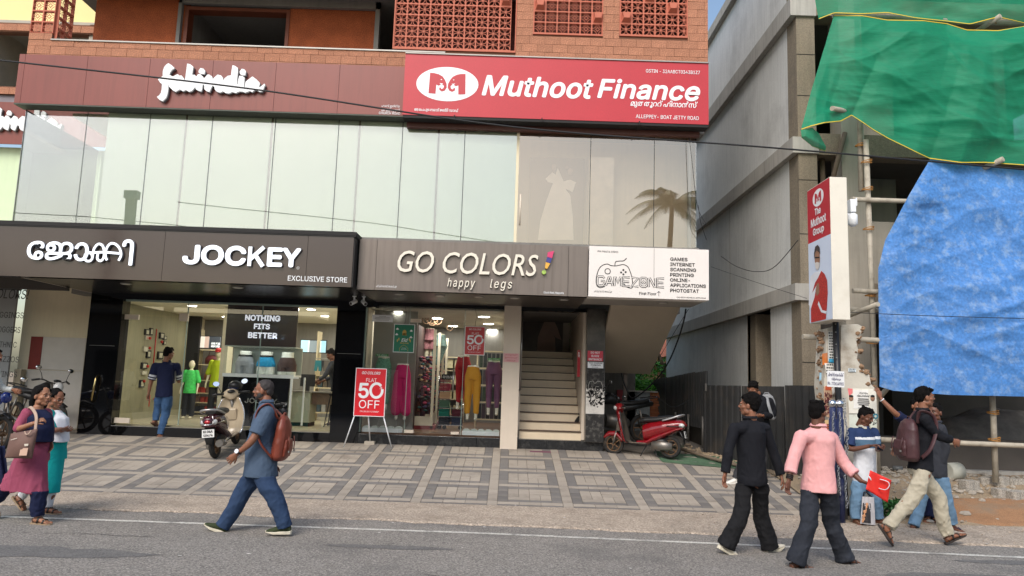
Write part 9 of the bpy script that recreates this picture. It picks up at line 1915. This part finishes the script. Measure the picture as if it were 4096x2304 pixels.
person('man in black shirt and beige trousers hurrying right with a maroon backpack', J, (1, .05, .03), (.98, -.1, 0), 'm', 'quiff', top=dict(mat=m_blk, fold=.007, sr=(.082, .07, .058)), bottom=dict(mat=m_khk, r=(.112, .09, .082, .076), fold=.012, hem=.0), shoes=dict(kind='sandal', mat=m_sandal, sole=m_sandal), sleeves='long', hem=.04, build=.98, hands={'R': dict(curl=.9)}, toes={'R': (.55, -.1, -.85), 'L': (.85, -.05, .42)}, seed=81)
sh = J['shR']; bc = cpt('d4', 585, 490, 9.08)
backpack(bc, (1, 0, .0), (-.02, 0, 1), .36, .50, .20, m_mar, 'maroon backpack on the back of the man in beige trousers', [[bc+Vector((.06, -.12, .2)), sh+Vector((-.07, -.04, .09)), sh+Vector((.07, -.06, .04)), sh+Vector((.10, -.06, -.12)), sh+Vector((.02, -.07, -.34)), bc+Vector((.08, -.14, -.2))], [bc+Vector((.06, .08, .2)), J['shL']+Vector((-.05, .0, .1)), J['shL']+Vector((.1, 0, -.1))]], 9)
J = JC('d4', 10.2, dict(head=(772,300,0), neck=(775,370,0), pelvis=(770,690,0), shR=(735,415,.15), elR=(700,540,.15), wrR=(690,640,.1), shL=(815,415,-.15), elL=(845,540,-.15), wrL=(826,650,-.12), hipR=(740,720,.06), knR=(670,920,.06), anR=(620,1105,.02), hipL=(800,720,-.06), knL=(850,910,-.06), anL=(893,1090,0)))
person('man in dark grey shirt and light jeans standing behind the man with maroon backpack', J, (-.9, -.35, 0), (-.8, -.5, 0), 'd', 'short', top=dict(mat=m_dgr, fold=.006, sr=(.075, .066, .058)), bottom=dict(mat=m_jean, r=(.108, .085, .078, .072), fold=.008, hem=-.02), shoes=dict(kind='flipflop', mat=m_navy_c, sole=m_solet), sleeves='long', hem=.12, build=1.0, toes={'R': (-1, -.12, 0), 'L': (.3, -.9, 0)}, seed=91)
J = JC('d4', 10.75, dict(head=(655,255,0), neck=(655,325,0), pelvis=(690,660,0), shR=(585,375,-.03), elR=(492,302,-.1), wrR=(392,200,-.05), shL=(735,385,.1), elL=(750,500,.15), wrL=(740,600,.1), hipR=(665,700,0), knR=(715,870,0), anR=(722,1030,-.02), hipL=(715,700,.1), knL=(750,880,.1), anL=(778,1050,-.05)))
person('man in navy with one arm raised against the broken pillar, wearing a wristband', J, (-.2, -1, 0), (0, -1, 0), 'm', 'short', top=dict(mat=m_navy_c, fold=.006, sr=(.078, .07, .065)), bottom=dict(mat=m_navy_c, r=(.105, .085, .075, .068), fold=.008), shoes=dict(kind='sandal', mat=m_sandal, sole=m_sandal), sleeves='short', hem=.12, build=1.0, hands={'R': dict(curl=.5, d=(-.3, .1, 1), palm=(-.3, 1, 0))}, toes={'R': (-.6, -.8, 0), 'L': (-.3, -1, 0)}, seed=95)
w_ = J['wrR'].lerp(J['elR'], .12); d_ = (J['wrR']-J['elR']).normalized(); mb = MB(); mb.tube([w_, w_+d_*.012], .034, 14); thing1('wristband', mb, m_let, 'thin white band on the raised wrist beside the pillar', 'wristband')
J = JC('d3', 12.7, dict(head=(372,132,-.05), neck=(405,178,0), pelvis=(425,420,.05), shR=(340,215,0), elR=(345,300,-.05), wrR=(390,318,-.25), shL=(490,222,.02), elL=(515,310,0), wrL=(445,322,-.24), hipR=(395,440,.03), knR=(320,600,-.05), anR=(255,765,-.02), hipL=(455,440,.06), knL=(440,610,.05), anL=(430,770,.1)))
person('bearded man in black looking down by the corrugated fence with grey backpack straps', J, (-.35, -.93, 0), (-.3, -.7, -.65), 'm', 'quiff', top=dict(mat=m_blk, fold=.006, sr=(.078, .066, .056)), bottom=dict(mat=fab_mat('faded_black_denim', (56,56,58), v=.3), r=(.105, .085, .078, .075), fold=.008), shoes=dict(kind='crocs', mat=M('white_clog', (224,220,212), .5, var=.03), sole=M('white_clog', (224,220,212))), sleeves='long', hem=.1, build=1.0, beard='full', hands={'R': dict(curl=.7, palm=(0, .3, .9)), 'L': dict(curl=.7, palm=(0, .3, .9))}, toes={'R': (-1, -.25, -.05), 'L': (.2, -1, 0)}, seed=99, headup=(-.1, -.5, .9))
bc = cpt('d3', 470, 260, 12.95); nk = J['neck']
backpack(bc, (-.35, -.93, 0), (0, 0, 1), .30, .44, .16, M('grey_nylon', (140,142,144), .6), 'grey backpack worn by the bearded man at the fence', [[J['shL']+Vector((-.03, .1, .06)), J['shL']+Vector((-.07, -.06, .075)), J['shL']+Vector((-.06, -.15, -.1)), J['shL']+Vector((.02, -.12, -.3))], [J['shR']+Vector((.03, .1, .06)), J['shR']+Vector((.06, -.06, .075)), J['shR']+Vector((.06, -.15, -.1)), J['shR']+Vector((0, -.12, -.3))]], 3, pocket=False)
J = {k: Vector(v) for k, v in dict(head=(-8.72, 12.6, 1.93), neck=(-8.80, 12.6, 1.78), pelvis=(-8.86, 12.6, 1.22), shL=(-8.82, 12.42, 1.70), elL=(-8.70, 12.32, 1.42), wrL=(-8.50, 12.3, 1.38), shR=(-8.82, 12.78, 1.70), elR=(-8.72, 12.85, 1.42), wrR=(-8.5, 12.8, 1.38), hipL=(-8.85, 12.5, 1.18), knL=(-8.78, 12.45, .74), anL=(-8.86, 12.42, .32), hipR=(-8.85, 12.7, 1.18), knR=(-8.8, 12.75, .74), anR=(-8.86, 12.78, .36)).items()}
person('person in pale checked shirt with dark backpack cut off at the left edge', J, (.95, -.3, 0), (1, -.1, 0), 'm', 'short', top=dict(mat=M('checked_shirt', (190,194,192), .8, var=.2, vs=40), fold=.005), bottom=dict(mat=m_blkj), shoes=dict(kind='sandal', mat=m_sandal, sole=m_sandal), sleeves='long', seed=101)
backpack(Vector((-8.98, 12.5, 1.5)), (.95, -.2, 0), (0, 0, 1), .3, .5, .18, M('slate_nylon', (44,52,60), .6), 'dark slate backpack of the person at the left edge', [[Vector((-8.9, 12.42, 1.72)), Vector((-8.78, 12.34, 1.76)), Vector((-8.68, 12.38, 1.55)), Vector((-8.76, 12.4, 1.35))]], 5, pocket=False)
J = {k: Vector(v) for k, v in dict(head=(-4.05, 16.8, 2.28), neck=(-4.0, 16.82, 2.12), pelvis=(-3.92, 16.9, 1.62), shL=(-4.0, 16.65, 2.05), elL=(-4.1, 16.55, 1.80), wrL=(-4.27, 16.5, 1.68), shR=(-4.0, 17.0, 2.05), elR=(-4.05, 17.05, 1.8), wrR=(-4.25, 16.9, 1.68), hipL=(-3.93, 16.82, 1.58), knL=(-3.93, 16.8, 1.2), anL=(-3.93, 16.8, .80), hipR=(-3.9, 16.98, 1.58), knR=(-3.85, 17, 1.2), anR=(-3.85, 17, .80)).items()}
person('shop assistant in dark shirt leaning over the counter inside the left shop', J, (-1, -.1, -.1), (-.85, 0, -.55), 'd', 'short', top=dict(mat=m_dgr, fold=.005), bottom=dict(mat=m_blkj, r=(.1, .08, .07, .062)), shoes=dict(kind='sandal', mat=m_sandal, sole=m_sandal), sleeves='rolled', seed=103)
